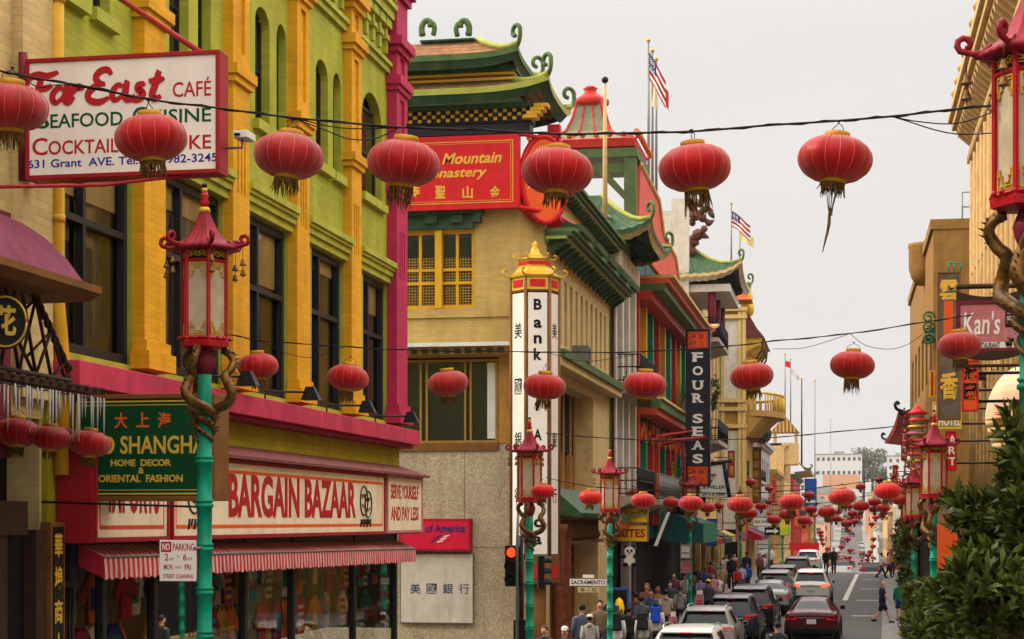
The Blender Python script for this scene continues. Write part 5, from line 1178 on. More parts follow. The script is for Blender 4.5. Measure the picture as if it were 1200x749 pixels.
# ornate yellow building
B = thing('ornate_building', 'ornate yellow building with curved balconies and orange tiled roofs', 'building', (-9, 122, .1)); YE = 121; q = lambda px, py: onY(px, py, YE)
X0, X1 = q(842, 400).x, q(872, 400).x; fe = FS(YE); ft = FL(X1)
m = MB().use('ochre'); m.box(-24, X0, YE+1, 138, 0, q(830, 350).z); m.use('far_white').box(-24, X0-.2, YE+.5, YE+1, 0, q(830, 348).z); m.use('ochre').box(X0, X1, YE, 137.9, 0, q(855, 362).z); m.build('wall', B)
m = MB().use('pale_stone'); m.fbox(fe, q(849, 400).x, q(866, 400).x, q(850, 470).z, q(850, 373).z, 0, .06); m.fbox(fe, q(849, 400).x, q(866, 400).x, 2, q(850, 505).z, 0, .06); m.build('marble_panel', B)
m = MB().use('cream_gold')
for px in (842, 847, 867, 872): m.fbox(fe, q(px, 400).x-.12, q(px, 400).x+.12, 0, q(855, 362).z, 0, .2)
for py in (470, 372, 363, 480, 500): m.fbox(fe, X0-.1, X1+.2, q(855, py).z-.1, q(855, py).z+.15, 0, .3)
m.build('pilaster', B)
m = MB().use('orange_tile'); m.lathe([(1.9, q(855, 352).z), (1.55, q(855, 346).z), (1.4, q(855, 338).z)], 4, ((X0+X1)/2, YE+1.0, 0), False, rot=R(45)); m.lathe([(1.3, q(855, 338).z), (1.6, q(855, 335).z), (1.6, q(855, 334).z)], 4, ((X0+X1)/2, YE+1.0, 0), False, rot=R(45)); m.build('tiled_cap', B)
m = MB().use('gold_paint')
for px, py, h in ((862, 346, .8), (868, 336, 1.2), (874, 350, 1.4), (878, 362, 1.0)): m.ball(onY(px, py, YE+3), h*.35, 8, 1.6)
m.build('finial', B)
def curved_balcony(zb, ht, roof):
    m = MB().use('ochre'); k = 10; y0, y1 = YE+2, YE+13; P = []
    for i in range(k+1):
        a = math.pi*i/k; P.append((y0+(y1-y0)*i/k, .3+2.2*math.sin(a)**.6))
    for (a, na), (b, nb) in zip(P, P[1:]):
        m.hexa([ft(a, zb-.4, 0), ft(a, zb-.4, na), ft(b, zb-.4, nb), ft(b, zb-.4, 0)], [ft(a, zb, 0), ft(a, zb, na), ft(b, zb, nb), ft(b, zb, 0)])
        m.hexa([ft(a, zb-1.8, 0), ft(a, zb-1.8, na*.2), ft(b, zb-1.8, nb*.2), ft(b, zb-1.8, 0)], [ft(a, zb-.4, 0), ft(a, zb-.4, na*.85), ft(b, zb-.4, nb*.85), ft(b, zb-.4, 0)])
    o = m.build('balcony', B); m = MB().use('gold_paint')
    for (a, na), (b, nb) in zip(P, P[1:]):
        for s in (0, .33, .66): m.tube([ft(a+(b-a)*s, zb, na+(nb-na)*s-.1), ft(a+(b-a)*s, zb+ht, na+(nb-na)*s-.1)], .06, 5)
        m.tube([ft(a, zb+ht, na-.1), ft(b, zb+ht, nb-.1)], .1, 6)
    m.build('balustrade', o)
curved_balcony(q(880, 478).z, 1.2, 0)
m = MB().use('ochre'); o1 = [(YE+2+3.2*i, YE+4+3.2*i, c, d) for i in range(5) for c, d in ((12.5, 15), (8.3, 11), (4.6, 7))]; m.wall(ft, YE+.2, 137.8, 0, q(855, 362).z, o1+[(YE+.8+3.3*i, YE+3.8+3.3*i, .14, 3.7) for i in range(5)], .02, .5); m.use('interior').fbox(fe, X0+.2, X1-.2, .14, 3.5, .0, .08); m.fbox(ft, YE+.3, 137.7, .1, 3.8, -.6, -.51); m.build('street_wall', B)
for a, b, c, d in o1: window(B, ft, a, b, c, d, -.2, M['yellow_paint'], M['glass'], mu=(.5,))
zr = q(885, 392).z; m = MB().use('maroon_tile'); 
for y0_ in (YE+1.5, YE+5.5, YE+9.5):
    m.use('maroon_tile').ext([ft(y0_, zr, 0), ft(y0_, zr, 1.25), ft(y0_, zr+.55, .8), ft(y0_, zr+1.5, .25), ft(y0_, zr+1.5, 0)], (0, 3.2, 0)); m.use('gold_paint').ext([ft(y0_+.2, zr-1.0, 0), ft(y0_+.2, zr-.5, .9), ft(y0_+.2, zr, 1.1), ft(y0_+.2, zr, 0)], (0, 2.8, 0))
m.build('upper_canopy', B)
m = MB().use('bronze'); [m.tube([ft(YE+3+2.5*i, zr, 1.1), ft(YE+3.3+2.5*i, zr-.8, 1.0), ft(YE+3+2.5*i, zr-1.5, .6)], .08, 6) for i in range(4)]; m.build('carving', B)
pole('flagpole', 'flagpole with an American flag above the ornate yellow building', YE, 857, 240, 345, .07)
us_flag('American flag flying above the ornate yellow building', YE-.1, 857.3, 247, 1.5, 1.05, .6); pole('flagpole', 'second pole beside the American flag over the ornate building', YE+2, 867, 262, 345, .06)
us_flag('white and yellow flag just below the American flag over the ornate building', YE+1.9, 867.3, 270, 1.0, .7, .4, .1, cm((226, 206, 140), .8))

for i, (y0_, X_, col, lb) in enumerate(((YD+1, X1-1.0, (150, 40, 40), 'dark red shop awning low on the white walled building'), (YD+8.6, X1-1.0, (60, 70, 64), 'grey green shop awning low on the white walled building'), (YD+16, X1-1.0, (180, 150, 70), 'mustard shop awning low on the white walled building'), (YE+1, X1, (150, 30, 36), 'crimson shop awning under the ornate balconies'), (YE+8, X1, (40, 60, 90), 'slate blue shop awning under the ornate balconies'))):
    xa_ = (-8.0 if i < 3 else X1)
    m = MB().use(cm(col, .8, var=.2)); m.ext([(xa_-.3, y0_, 3.7), (xa_+1.1, y0_, 3.05), (xa_+1.1, y0_, 2.75), (xa_-.3, y0_, 2.9)], (0, 6, 0)); o = m.build('shop_awning'); tag(o, lb, 'awning')
# ------------------------------------------------------------------ signs hung along the west side
def hang_sign(name, label, Y, px0, px1, py0, py1, fm, face, dep=.25, fw=.06, rods='black_metal', to=None):
    t, fs_, x0, x1, z0, z1 = sign_box(name, label, Y, px0, px1, py0, py1, dep, fm, face, fw)
    if to is not None:
        m = MB().use(rods)
        for k in (.2, .75): m.tube([(to, Y+.1, z0+(z1-z0)*k), (x0 if to < x0 else x1, Y+.1, z0+(z1-z0)*k)], .03, 5)
        m.build('bracket', t)
    fit = lambda m, txt, a, b, py_lo, py_hi, **k: m.text(txt, fs_, x0+(x1-x0)*a, onY((px0+px1)/2, py_lo, Y).z, (x1-x0)*(b-a), onY((px0+px1)/2, py_hi, Y).z-onY((px0+px1)/2, py_lo, Y).z, .003, .012, **k)
    return t, fs_, x0, x1, z0, z1, fit
t, f4, x0, x1, z0, z1, fit = hang_sign('vertical_sign', 'tall black vertical sign with white slab letters reading FOUR SEAS', 80, 803.5, 832, 386, 570, 'black_metal', 'charcoal', .5, .06)
q = lambda py: onY(818, py, 80).z
m = MB().use('orange'); m.fbox(f4, x0+.1, x1-.1, q(409), q(389), 0, .03); m.build('red_square', t); m = MB().use('orange'); m.fbox(f4, x0+.1, x1-.1, q(568), q(547), 0, .03); m.build('red_square', t)
m = MB().use('sign_red')
for a, b in ((391, 407), (549, 566)):
    for i in range(2):
        for j in range(2):
            u, v = x0+.2+.36*i, q(b)+.05+(q(a)-q(b))*.5*j; m.text('四海酒家'[i*2+j], f4, u, v, .28, .24, .03, .012, bold=.02)
    e = .03; m.fbox(f4, x0+.14, x1-.14, q(b)-.03, q(b), .03, .04); m.fbox(f4, x0+.14, x1-.14, q(a), q(a)+.03, .03, .04); m.fbox(f4, x0+.14, x0+.17, q(b), q(a), .03, .04); m.fbox(f4, x1-.17, x1-.14, q(b), q(a), .03, .04)
m.build('seal_characters', t)
m = MB().use('text_white'); SER = {'F': [(.18, 0), (.1, 1)], 'U': [(.15, 1), (.85, 1)], 'R': [(.18, 0), (.85, 0), (.1, 1)], 'E': [(.1, 0), (.1, 1)], 'A': [(.1, 0), (.9, 0)], 'S': [], 'O': []}
for ch, py in (('F', 424), ('O', 440), ('U', 457), ('R', 472), ('S', 496), ('E', 511), ('A', 527), ('S', 543)):
    h = q(py-11)-q(py); w_ = .46; u = (x0+x1)/2-w_/2; m.text(ch, f4, u, q(py), w_, h, 0, .015, bold=.035)
    for sx_, sy in SER[ch]: m.fbox(f4, u+w_*sx_-.1, u+w_*sx_+.1, q(py)+(h-.05 if sy else 0), q(py)+(h if sy else .05), 0, .017)
m.build('lettering', t)
m = MB().use('red_paint')
for a, b in (((751, 514), (812, 505)), ((760, 518), (830, 512)), ((772, 522), (812, 515))): m.tube([onX(a[0], a[1], -8.2), onY(b[0], b[1], 80.2)], .05, 5)
m.build('red_rod', t)
for txt, lo, hi, py0, py1, fc, lb in (('China TOWN', .08, .94, 595, 613, 'kite_green', 'upper yellow lightbox sign reading China TOWN'), ('KITES', .1, .92, 615, 635, 'text_red', 'lower yellow lightbox sign reading KITES')):
    t, f_, x0, x1, z0, z1, fit = hang_sign('lightbox_sign', lb, 66, 722, 759, py0, py1, 'grey_metal', 'yellow_sign', .35, .03, to=-8.3); m = MB().use(fc); fit(m, txt, lo, hi, py1-5, py0+5, bold=.03); m.build('lettering', t)
# panda cut-out
t = thing('panda_figure', 'flat black and white panda board hanging below the yellow lightbox signs', 'figure', onY(738, 662, 64)); c = onY(738, 651, 64); fp = FS(64); D = lambda m, u, v, r, rv, n0: m.add([fp(c.x+u+r*math.cos(i*.349), c.z+v+rv*math.sin(i*.349), n) for n in (n0, n0+.04) for i in range(18)], [tuple(range(18, 36)), tuple(range(18))[::-1]]+[(i, (i+1) % 18, 18+(i+1) % 18, 18+i) for i in range(18)])
m = MB().use('text_white'); D(m, 0, .15, .19, .17, 0); D(m, 0, -.17, .2, .2, -.01); m.build('body', t)
for nm_, *a_ in (('ear', -.15, .3, .06, .06, -.02), ('ear', .15, .3, .06, .06, -.02), ('eye', -.07, .17, .04, .05, .042), ('eye', .07, .17, .04, .05, .042), ('nose', 0, .1, .03, .02, .042), ('paw', -.22, -.05, .1, .06, .02), ('paw', .22, -.05, .1, .06, .02), ('foot', -.15, -.33, .1, .07, .035), ('foot', .15, -.33, .1, .07, .035)): m = MB().use('text_black'); D(m, *a_); m.build(nm_, t)
MB().use('rust_metal').box(c.x+.05, c.x+.15, 64.02, 64.1, zg(64)+.13, c.z-.3).build('stand_post', t)
# street name sign on the lamp
Ys = 43.9; p = onY(690, 682, Ys); t = thing('street_sign', 'white street name sign with black letters reading SACRAMENTO', 'sign', (p.x, Ys, .3)); f_ = FS(Ys); a, b = onY(667, 687, Ys), onY(711.5, 678, Ys)
m = MB().use('sign_white'); m.fbox(f_, a.x, b.x, a.z, b.z, -.03, 0); m.fbox(f_, onY(683, 677, Ys).x, onY(696, 677, Ys).x, b.z+.01, b.z+.09, -.03, 0); m.build('plate', t); m = MB().use('text_black')
for (u0, u1, v0, v1) in ((a.x, b.x, a.z, a.z+.012), (a.x, b.x, b.z-.012, b.z), (a.x, a.x+.012, a.z, b.z), (b.x-.012, b.x, a.z, b.z)): m.fbox(f_, u0, u1, v0, v1, 0, .004)
m.text('SACRAMENTO', f_, a.x+.05, a.z+.045, b.x-a.x-.1, b.z-a.z-.09, 0, .005, bold=.025); m.build('lettering', t)
m = MB().use('cream_plaster'); m.fbox(f_, onY(677, 690, Ys).x, onY(701, 690, Ys).x, a.z-.15, a.z-.02, -.03, 0); m.build('chinese_plate', t); m = MB().use('text_green'); m.text('唐人街', f_, onY(679, 690, Ys).x, a.z-.135, .45, .1, 0, .004); m.build('chinese_lettering', t)
m = MB().use('black_metal'); m.tube([(a.x+.05, Ys+.05, (a.z+b.z)/2), (-5.75, 44.2, (a.z+b.z)/2)], .018, 6); m.build('arm', t)
# no parking sign on first lamp
Yn = 16.66; f_ = FS(Yn); a, b = onY(187, 681, Yn), onY(230, 633, Yn); t = thing('parking_sign', 'white NO PARKING street cleaning plate strapped to the first lamp post', 'sign', ((a.x+b.x)/2, Yn, a.z)); x0, x1, z0, z1 = a.x, b.x, a.z, b.z; W_, H_ = x1-x0, z1-z0
m = MB().use('sign_white'); m.fbox(f_, x0, x1, z0, z1, -.006, 0); m.build('plate', t, bevel=.004); m = MB().use('text_red'); m.fbox(f_, x0+W_*.04, x0+W_*.32, z0+H_*.71, z0+H_*.96, 0, .002)
for txt, p, q_, v, h, bl in (('PARKING', .36, .95, .74, .18, .02), ('2', .14, .24, .5, .17, .02), ('AM', .26, .38, .5, .08, 0), ('TO', .47, .54, .57, .06, 0), ('6', .64, .74, .5, .17, .02), ('AM', .76, .88, .5, .08, 0), ('MON', .12, .36, .28, .13, .02), ('THRU', .42, .6, .3, .07, 0), ('FRI', .68, .86, .28, .13, .02), ('STREET CLEANING', .1, .92, .07, .1, .02)): m.text(txt, f_, x0+W_*p, z0+H_*v, W_*(q_-p), H_*h, 0, .002, bold=bl)
m.build('lettering', t); m = MB().use('text_white'); m.text('NO', f_, x0+W_*.08, z0+H_*.75, W_*.2, H_*.17, .002, .002, bold=.02); m.build('white_lettering', t)
m = MB().use('grey_metal'); m.tube([(x1-.02, Yn, z1-.08), (x1+.04, Yn+.05, z1-.08)], .02, 6); m.build('clamp', t)
# traffic signals
def signal(label, x, y, zb, rz, lit):
    SC_ = .82 if lit else .66
    t = thing('traffic_signal', label, 'traffic signal', (x, y, zb))
    c, s = math.cos(rz), math.sin(rz); fr_ = frame((x, y, zb), (c, s, 0), (0, 0, 1), (s, -c, 0))
    m = MB().use('black_metal'); m.fbox(fr_, -.16, .16, 0, .98, -.1, .08); m.build('housing', t, bevel=.02)
    for k_, nm in enumerate(('green', 'amber', 'red')):
        v = .17+.32*k_; m = MB().use('signal_lit' if (k_ == 2 and lit) else cm({'green': (14, 40, 30), 'amber': (50, 34, 12), 'red': (60, 12, 12)}[nm], .25))
        m.add([fr_(.115*math.cos(i*.393), v+.115*math.sin(i*.393), .095) for i in range(16)], [tuple(range(16))]); m.build(nm+'_lens', t)
        m = MB().use('black_metal'); vs = []
        for n_ in (.08, .3): vs += [fr_(.135*math.cos(R(-20+220*i/12)), v+.135*math.sin(R(-20+220*i/12)), n_) for i in range(13)]
        m.add(vs, [(i, i+1, 14+i, 13+i) for i in range(12)]); m.build('visor', t)
    t.scale = (SC_,)*3
    return t
p = onY(600, 686, 34.5); t = signal('traffic signal showing a red light beside the lamp in front of the pebbled wall', p.x, 34.5, p.z-.02, 0, True)
m = MB().use('black_metal'); x_ = onY(613, 690, 34.6).x; m.tube([(x_, 34.6, .4), (x_, 34.6, p.z+1.2)], .06, 10); m.tube([(x_, 34.6, p.z+.8), (p.x, 34.6, p.z+.8)], .03, 6); m.box(x_-.16, x_+.16, 34.45, 34.75, .4, onY(613, 735, 34.6).z); m.build('post', t)
p = onY(634, 690, 34.4); signal('dark traffic signal turned sideways behind the signal-side lamp post', p.x, 34.4, p.z, 1.9, False)
m = MB().use('grey_metal'); pz = onY(606, 590, 34.3); o = MB().use('grey_metal').tube([(pz.x, 34.3, .4), (pz.x, 34.3, onY(606, 640, 34.3).z), (pz.x+.02, 34.3, pz.z)], .03, 8).build('conduit_pipe'); tag(o, 'thin grey conduit pipe standing right of the red traffic light', 'pipe')
# further signs and awnings of the west side
t, f_, x0, x1, z0, z1, fit = hang_sign('jeweler_sign', 'white board sign with black lettering on a black bracket beyond the black vertical sign', 90, 819, 853, 544, 583, 'black_metal', 'sign_white', .15, .03); m = MB().use('text_black')
for tx, lo, hi in (('NY', 570-4, 562), ('JEWELER', 574, 569), ("GIFTS & GEMS", 581, 577)): fit(m, tx, .25 if tx == 'NY' else .1, .5 if tx == 'NY' else .9, lo, hi, bold=.02)
m.use('text_red').lathe([(.001, 0), (.16, 0), (.12, .02), (.001, .02)], 8, f_((x0+x1)/2, z1-.5, .02)); m.build('lettering', t); m = MB().use('black_metal'); m.tube([onY(824, 545, 90), onY(858, 540, 90)], .1, 5); m.tube([onY(848, 541, 90), onY(855, 583, 90)], .1, 5); m.build('bracket', t)
aw = thing('canvas_awning', 'dark teal box awning over the crowded pavement', 'awning', onY(800, 637, 84)); a, b = onY(773, 637, 82), onY(816, 637, 82); zt = onY(800, 606, 82).z
m = MB().use('teal_dark'); m.ext([(-8.2, 82, a.z+.1), (b.x+.3, 82, a.z+.0), (b.x+.3, 82, a.z+.9), (-8.2, 82, zt+.3)], (0, 9, 0)); m.build('canvas', aw); m = MB().use('teal'); m.box(b.x+.3, b.x+.33, 82, 91, a.z+.02, a.z+.95); m.build('valance', aw)
for nm, lb, Y, a0, a1, b0, b1, fm, fc, cat, tx in (
    ('notice_board', 'pale upper notice board on the pole before the teal awning', 70, 797, 810, 638, 655, 'grey_metal', 'pale_stone', 'sign', None),
    ('notice_board', 'pink parking notice below the pale notice board', 70, 797, 810, 657, 672, 'grey_metal', 'pink_sign', 'sign', '2HR PARKING'),
    ('hanging_sign', 'lime green hanging sign by the far lamp posts', 150, 912, 925, 605, 628, 'kite_green', 'lime_sign', 'sign', '茶'),
    ('drink_sign', 'blue and white hanging sign above the lanterns', 135, 943, 957, 561, 594, 'navy', 'blue_sign', 'sign', None),
    ('one_way_sign', 'black and white arrow sign among the far lamp posts', 120, 896, 914, 618, 627, 'text_black', 'text_black', 'sign', None),
    ('pink_poster', 'pink shop sign under the lanterns left of the far lamp posts', 104, 862, 876, 606, 634, 'pink_dark', 'pink_sign', 'sign', '珠寶'),
    ('white_poster', 'white shop sign with grey lettering above the arrow sign', 122, 882, 905, 606, 617, 'grey_metal', 'sign_white', 'sign', 'SILK SHOP'),
    ('blue_banner', 'light blue shop banner right of the teal awning', 96, 828, 840, 608, 640, 'navy', 'blue_sign', 'sign', None),
    ('brown_sign', 'brown vertical neon sign below the round green globe', 132, 880, 892, 524, 590, 'maroon', 'brown_frame', 'sign', 'LI PO'),
    ('red_banner', 'red shop banner far along the west pavement', 150, 925, 960, 636, 645, 'bright_red', 'bright_red', 'sign', None)):
    t, f_, x0, x1, z0, z1, fit = hang_sign(nm, lb, Y, a0, a1, b0, b1, fm, fc, .2, .05, to=-8.0 if nm not in ('notice_board', 'one_way_sign') else None)
    if nm == 'notice_board':
        if tx: m = MB().use('text_red'); m.text('2HR', f_, x0+.08, z0+.25, .3, .16, 0, .01); m.text('PARKING', f_, x0+.06, z0+.08, x1-x0-.12, .1, 0, .01); m.build('lettering', t)
        if tx: MB().use('grey_metal').tube([((x0+x1)/2, Y+.1, zg(Y)), ((x0+x1)/2, Y+.1, z1+.6)], .04, 6).build('pole', t)
        else: m = MB().use('grey_metal'); m.fbox(f_, x0+.08, x1-.08, z0+.2, z0+.26, 0, .01); m.build('text_line', t)
    elif nm == 'one_way_sign':
        m = MB().use('text_white'); zc = (z0+z1)/2; m.fbox(f_, x0+.1, x1-.35, zc-.08, zc+.08, 0, .012); m.add([f_(x1-.36, zc-.2, .012), f_(x1-.06, zc, .012), f_(x1-.36, zc+.2, .012)], [(0, 1, 2)]); m.build('arrow', t); MB().use('grey_metal').tube([(x0+.3, Y+.15, zg(Y)), (x0+.3, Y+.15, z1)], .05, 6).build('pole', t)
    elif nm == 'drink_sign': m = MB().use('text_white'); m.lathe([(.001, 0), (.25, 0), (.25, .03), (.001, .03)], 14, f_((x0+x1)/2, (z0+z1)/2, .03)); m.fbox(f_, x0+.1, x1-.1, z0+.3, z0+.5, 0, .02); m.build('emblem', t)
    elif nm == 'brown_sign':
        m = MB().use('gold_paint'); [m.text(ch, f_, (x0+x1)/2-.2, z1-.8-.7*i, .4, .5, 0, .02) for i, ch in enumerate('酒家飯店樓')]; m.build('lettering', t)
    elif tx:
        m = MB().use('text_black' if nm == 'white_poster' else 'gold_paint'); fit(m, tx, .1, .9, b1-(b1-b0)*.35, b0+(b1-b0)*.3, bold=.02); m.build('lettering', t)
t = thing('globe_sign', 'round dark green globe ornament hanging before the far buildings', 'sign', onY(893, 520, 131)); c = onY(893, 509, 131); m = MB().use(mat('globe_green', L(70, 84, 66), .5, var=.4, vs=6)); m.ball(c, .68, 18); m.build('globe', t); m = MB().use('gold'); [m.tube([c+Vector((.69*math.sin(a)*math.cos(b), .69*math.sin(a)*math.sin(b), .69*math.cos(a))) for a in [i*.314 for i in range(11)]], .02, 4) for b in [k_*.785 for k_ in range(8)]]; m.tube([c+Vector((0, 0, -.7)), c+Vector((0, 0, -1.2))], .05, 5); m.build('wire_cage', t)
ob = thing('hanging_banner', 'slanting white pennant banner above the pavement near the teal awning', 'banner', onY(782, 600, 68)); m = MB().use('sign_white'); a, b = onY(782, 600, 68), onY(766, 640, 68); m.ext([a, a+Vector((.12, 0, 0)), b+Vector((.14, 0, 0)), b], (0, .012, 0)); m.build('cloth', ob)
# generic street fronts further away
def street_house(name, label, fr_, u0, u1, v0, v1, dx, wall, rows, ncol, winm='charcoal', glass='glass', cornice=None, ground='interior', balc=(), wd=.55, roofcol='grey_stone', deep=9):
    t = thing(name, label, 'building', fr_((u0+u1)/2, v0, -2)); st = (u1-u0)/ncol; ops = [(u0+st*(i+.5-wd/2), u0+st*(i+.5+wd/2), c, d) for i in range(ncol) for c, d in rows]
    m = MB().use(wall); gh = v0+3.4; m.wall(fr_, u0, u1, v0, v1, ops+[(u0+.5, u1-.5, v0+.2, gh)], 0, .35)
    for u in (u0, u1): m.quad(fr_(u, v0, 0), fr_(u, v0, -deep), fr_(u, v1, -deep), fr_(u, v1, 0))
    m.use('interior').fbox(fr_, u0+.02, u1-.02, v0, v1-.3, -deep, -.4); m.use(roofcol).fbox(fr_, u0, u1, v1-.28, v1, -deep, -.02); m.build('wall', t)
    for a, b, c, d in ops: window(t, fr_, a, b, c, d, -.3, M[winm], M[glass], mv=(.5,), fw=.08)
    m = MB().use(cornice or wall); m.fbox(fr_, u0-.05, u1+.05, v1-.35, v1+.05, -.3, .5); m.fbox(fr_, u0, u1, v1-.6, v1-.35, 0, .25); m.fbox(fr_, u0, u1, gh+.1, gh+.4, 0, .3); m.build('cornice', t)
    for zb in balc: iron_balcony(t, fr_, u0+.5, u1-.5, zb, 1.0)
    return t
fx = lambda y: FL(-8.3+.010*max(0, y-140))
t = street_house('street_building', 'grey stone building just beyond the crest behind the round green globe', fx(152), 151, 168, zg(158), 12.6, 0, 'grey_stone', ((8, 10.5), (4, 6.8), (.5, 3)), 5, balc=(7.6,))
t = street_house('street_building', 'mauve grey building between the globe sign and the gable hut', fx(172), 168.5, 196, zg(182), 11.8, 0, 'far_grey', ((8, 10.2), (4, 6.4), (-.2, 2.4)), 7)
t = street_house('street_building', 'ochre fronted building before the gable hut', fx(200), 196.5, 222, zg(208), 9.6, 0, 'ochre', ((5.6, 8.2), (1, 4)), 6, balc=(5.2,))
t = street_house('street_building', 'cream tower-like building with an open striped gable hut on its roof', fx(236), 222.5, 250, zg(236), 13.6, 0, 'sand', ((9, 11.6), (4.6, 7.2), (.2, 2.8)), 7)
xg, zb_ = onY(920, 500, 224).x, 13.6; m = MB().use('sand')
for x in (xg-1.3, xg+1.3):
    for y in (223.4, 227.4): m.box(x-.14, x+.14, y-.14, y+.14, zb_-.1, zb_+1.5)
m.box(xg-1.6, xg+1.6, 223, 228, zb_-2.6, zb_+.06); m.build('gable_post', t); m = MB().use(mat('striped_gable', L(190, 150, 80), .7, stripe=(0, .45, L(120, 84, 40), .5))); m.ext([(xg-1.75, 222.8, zb_+1.4), (xg+1.75, 222.8, zb_+1.4), (xg, 222.8, zb_+3.4)], (0, 5, 0)); m.build('gable_roof', t)
t = street_house('street_building', 'dark red pagoda fronted building beyond the gable hut', fx(270), 250.5, 290, zg(270), 10.5, 0, 'red_paint', ((5, 8), (0, 3)), 8, cornice='tile_green', balc=(4.6,)); lantern_roof(t, fx(270), 251, 289, 11, 0, 2.4, 'tile_green', 2.2)
for i, (a, b, h, wl, lb) in enumerate(((290.5, 340, 7, 'coral', 'coral low building far down the west side'), (340.5, 400, 8, 'ochre', 'ochre building farthest down the dip, west side'))):
    street_house('street_building', lb, fx(a), a, b, zg((a+b)/2), h, 0, wl, tuple((zg((a+b)/2)+4+3.2*k_, zg((a+b)/2)+6+3.2*k_) for k_ in range(int((h-zg((a+b)/2)-4)/3.2))), 6)
FY = 224.5
pole('flagpole', 'thin leaning flagpole with a red pennant over the striped gable', FY, 920, 416, 498, .09); us_flag('small red flag over the striped gable hut', FY-.1, 920.3, 423, .6, .75, .1, .05, M['bright_red'])
pole('flagpole', 'taller flagpole with a torn white flag over the striped gable', FY+1, 926.5, 422, 508, .09); us_flag('torn pale flag streaming over the gable hut', FY+.9, 927, 432, 1.3, .6, .7, .1, M['pale_stone'])
pole('flagpole', 'short dark pole right of the torn pale flag', 252, 939.5, 445, 545, .13, 'charcoal'); pole('flagpole', 'bare far pole between the roofs and the hill houses', 252, 955, 447, 690, .1); pole('flagpole', 'thin far pole in front of the white hilltop block', 300, 973.5, 492, 700, .09)
# ------------------------------------------------------------------ east side
fr = FR(4.6)
B = thing('corniced_building', 'sunlit golden stone building with a deep bracketed cornice on the right', 'building', (8, 55, .2)); ops = [(44.8+1.55*i, 45.75+1.55*i, c, d) for i in range(13) for c, d in ((13.4, 16.4), (9.3, 12.2), (5.3, 8.2))]
zc = 18.1
m = MB().use('golden_stone'); m.wall(fr, 44, 65.2, 0, zc+.2, ops+[(45, 64.5, .2, 4)], 0, .4); m.use('interior').box(5.05, 18, 44.1, 65.1, 0, zc); m.use('golden_stone').box(4.6, 18, 65.2, 65.3, 0, zc+.2); m.box(4.6, 18, 43.9, 44, 0, zc+.2); m.box(4.6, 18, 44, 65.3, zc+.2, zc+.4); m.build('wall', B)
for a, b, c, d in ops: window(B, fr, a, b, c, d, -.32, M['brown_frame'], M['glass_warm'], mv=(.5,))
m = MB().use('golden_stone')
for i in range(14): u = 44.5+1.55*i; m.fbox(fr, u-.17, u+.17, 4.4, zc-1.2, 0, .16); m.lathe([(.16, 4.6), (.14, zc-1.4)], 8, fr(u, 0, .16))
for v in (4.2, 8.6, 12.7): m.fbox(fr, 44, 65.3, v, v+.25, 0, .25)
m.build('pilaster', B)
m = MB().use('sand'); m.fbox(fr, 44, 65.6, zc-1.1, zc-.9, 0, .3); m.fbox(fr, 44, 65.8, zc-.1, zc+.18, 0, .85); m.fbox(fr, 44, 65.9, zc+.18, zc+.42, 0, .98); m.fbox(fr, 44, 65.7, zc-.25, zc-.1, 0, .7)
u = 44.2
while u < 65.4: m.ext([fr(u, zc-.25, 0), fr(u, zc-.25, .7), fr(u, zc-.4, .66), fr(u, zc-.8, .2), fr(u, zc-.9, 0)], (0, .3, 0)); u += .72
u = 44.1
while u < 65.5: m.fbox(fr, u, u+.14, zc-1.35, zc-1.12, 0, .34); u += .28
m.build('cornice', B)
m = MB().use('golden_stone'); m.fbox(fr, 43.9, 65.9, zc+.42, zc+.75, -.3, .9)
for i in range(12): m.lathe([(.06, .42), (.12, .55), (.05, .68)], 8, fr(44.5+1.8*i, zc+.35, .85))
m.build('parapet', B)
m = MB().use('rust_metal'); m.ext([fr(58, 8.6, .9), fr(64.8, 11.4, .9), fr(64.8, 11.8, .9), fr(58, 9, .9)], (-.05, 0, 0)); [m.tube([fr(58+i, 8.6+.41*i, .9), fr(58+i, 9.7+.41*i, .9)], .03, 4) for i in range(7)]; m.fbox(fr, 57, 58.2, 8.5, 8.6, 0, 1.0); m.build('fire_escape', B)
# yellow theatre like building
B = thing('theatre_building', 'ochre yellow building with a rounded projecting drum far along the right side', 'building', (8, 100, .2)); fr2 = FR(3.5)
z1_ = onX(1094, 258, 3.5).z; ops = [(75+4*i, 77+4*i, c, d) for i in range(6) for c, d in ((6, 8.4), (10, 12.4))]
m = MB().use('dun_plaster'); m.wall(fr2, 74, 100, 0, z1_, ops+[(75, 99, .2, 4)], 0, .35); m.use('interior').box(4.0, 20, 74.1, 99.9, 0, z1_-.2); m.use('dun_plaster').box(3.5, 20, 73.9, 74, 0, z1_); m.box(3.5, 20, 100, 100.1, 0, z1_); m.box(3.5, 20, 74, 100, z1_-.19, z1_); m.fbox(fr2, 73.85, 100, z1_-.35, z1_+.05, 0, .12); m.box(3.5, 8, 73.85, 73.9, z1_-.35, z1_+.05); m.build('wall', B)
for a, b, c, d in ops: window(B, fr2, a, b, c, d, -.3, M['brown_frame'], M['glass_warm'])
pd = onY(1081, 306, 82); rd = .75; zb0, zb1 = onY(1083, 326, 82).z, onY(1083, 290, 82).z
m = MB().use('dun_plaster'); m.lathe([(rd*.55, zb0-.3), (rd*.85, zb0), (rd, zb0+.4), (rd, zb1-.1), (rd*1.04, zb1), (rd*1.04, zb1+.15)], 28, (pd.x+.15, 82, 0)); m.box(pd.x+.15, 3.6, 81.4, 82.6, zb0+.1, zb1); m.build('drum', B)
m = MB().use('grey_metal'); px_ = [onX(px, 262, 4.7) for px in (1125, 1136)]; zz = onX(1130, 262, 4.9).z; y_ = 75
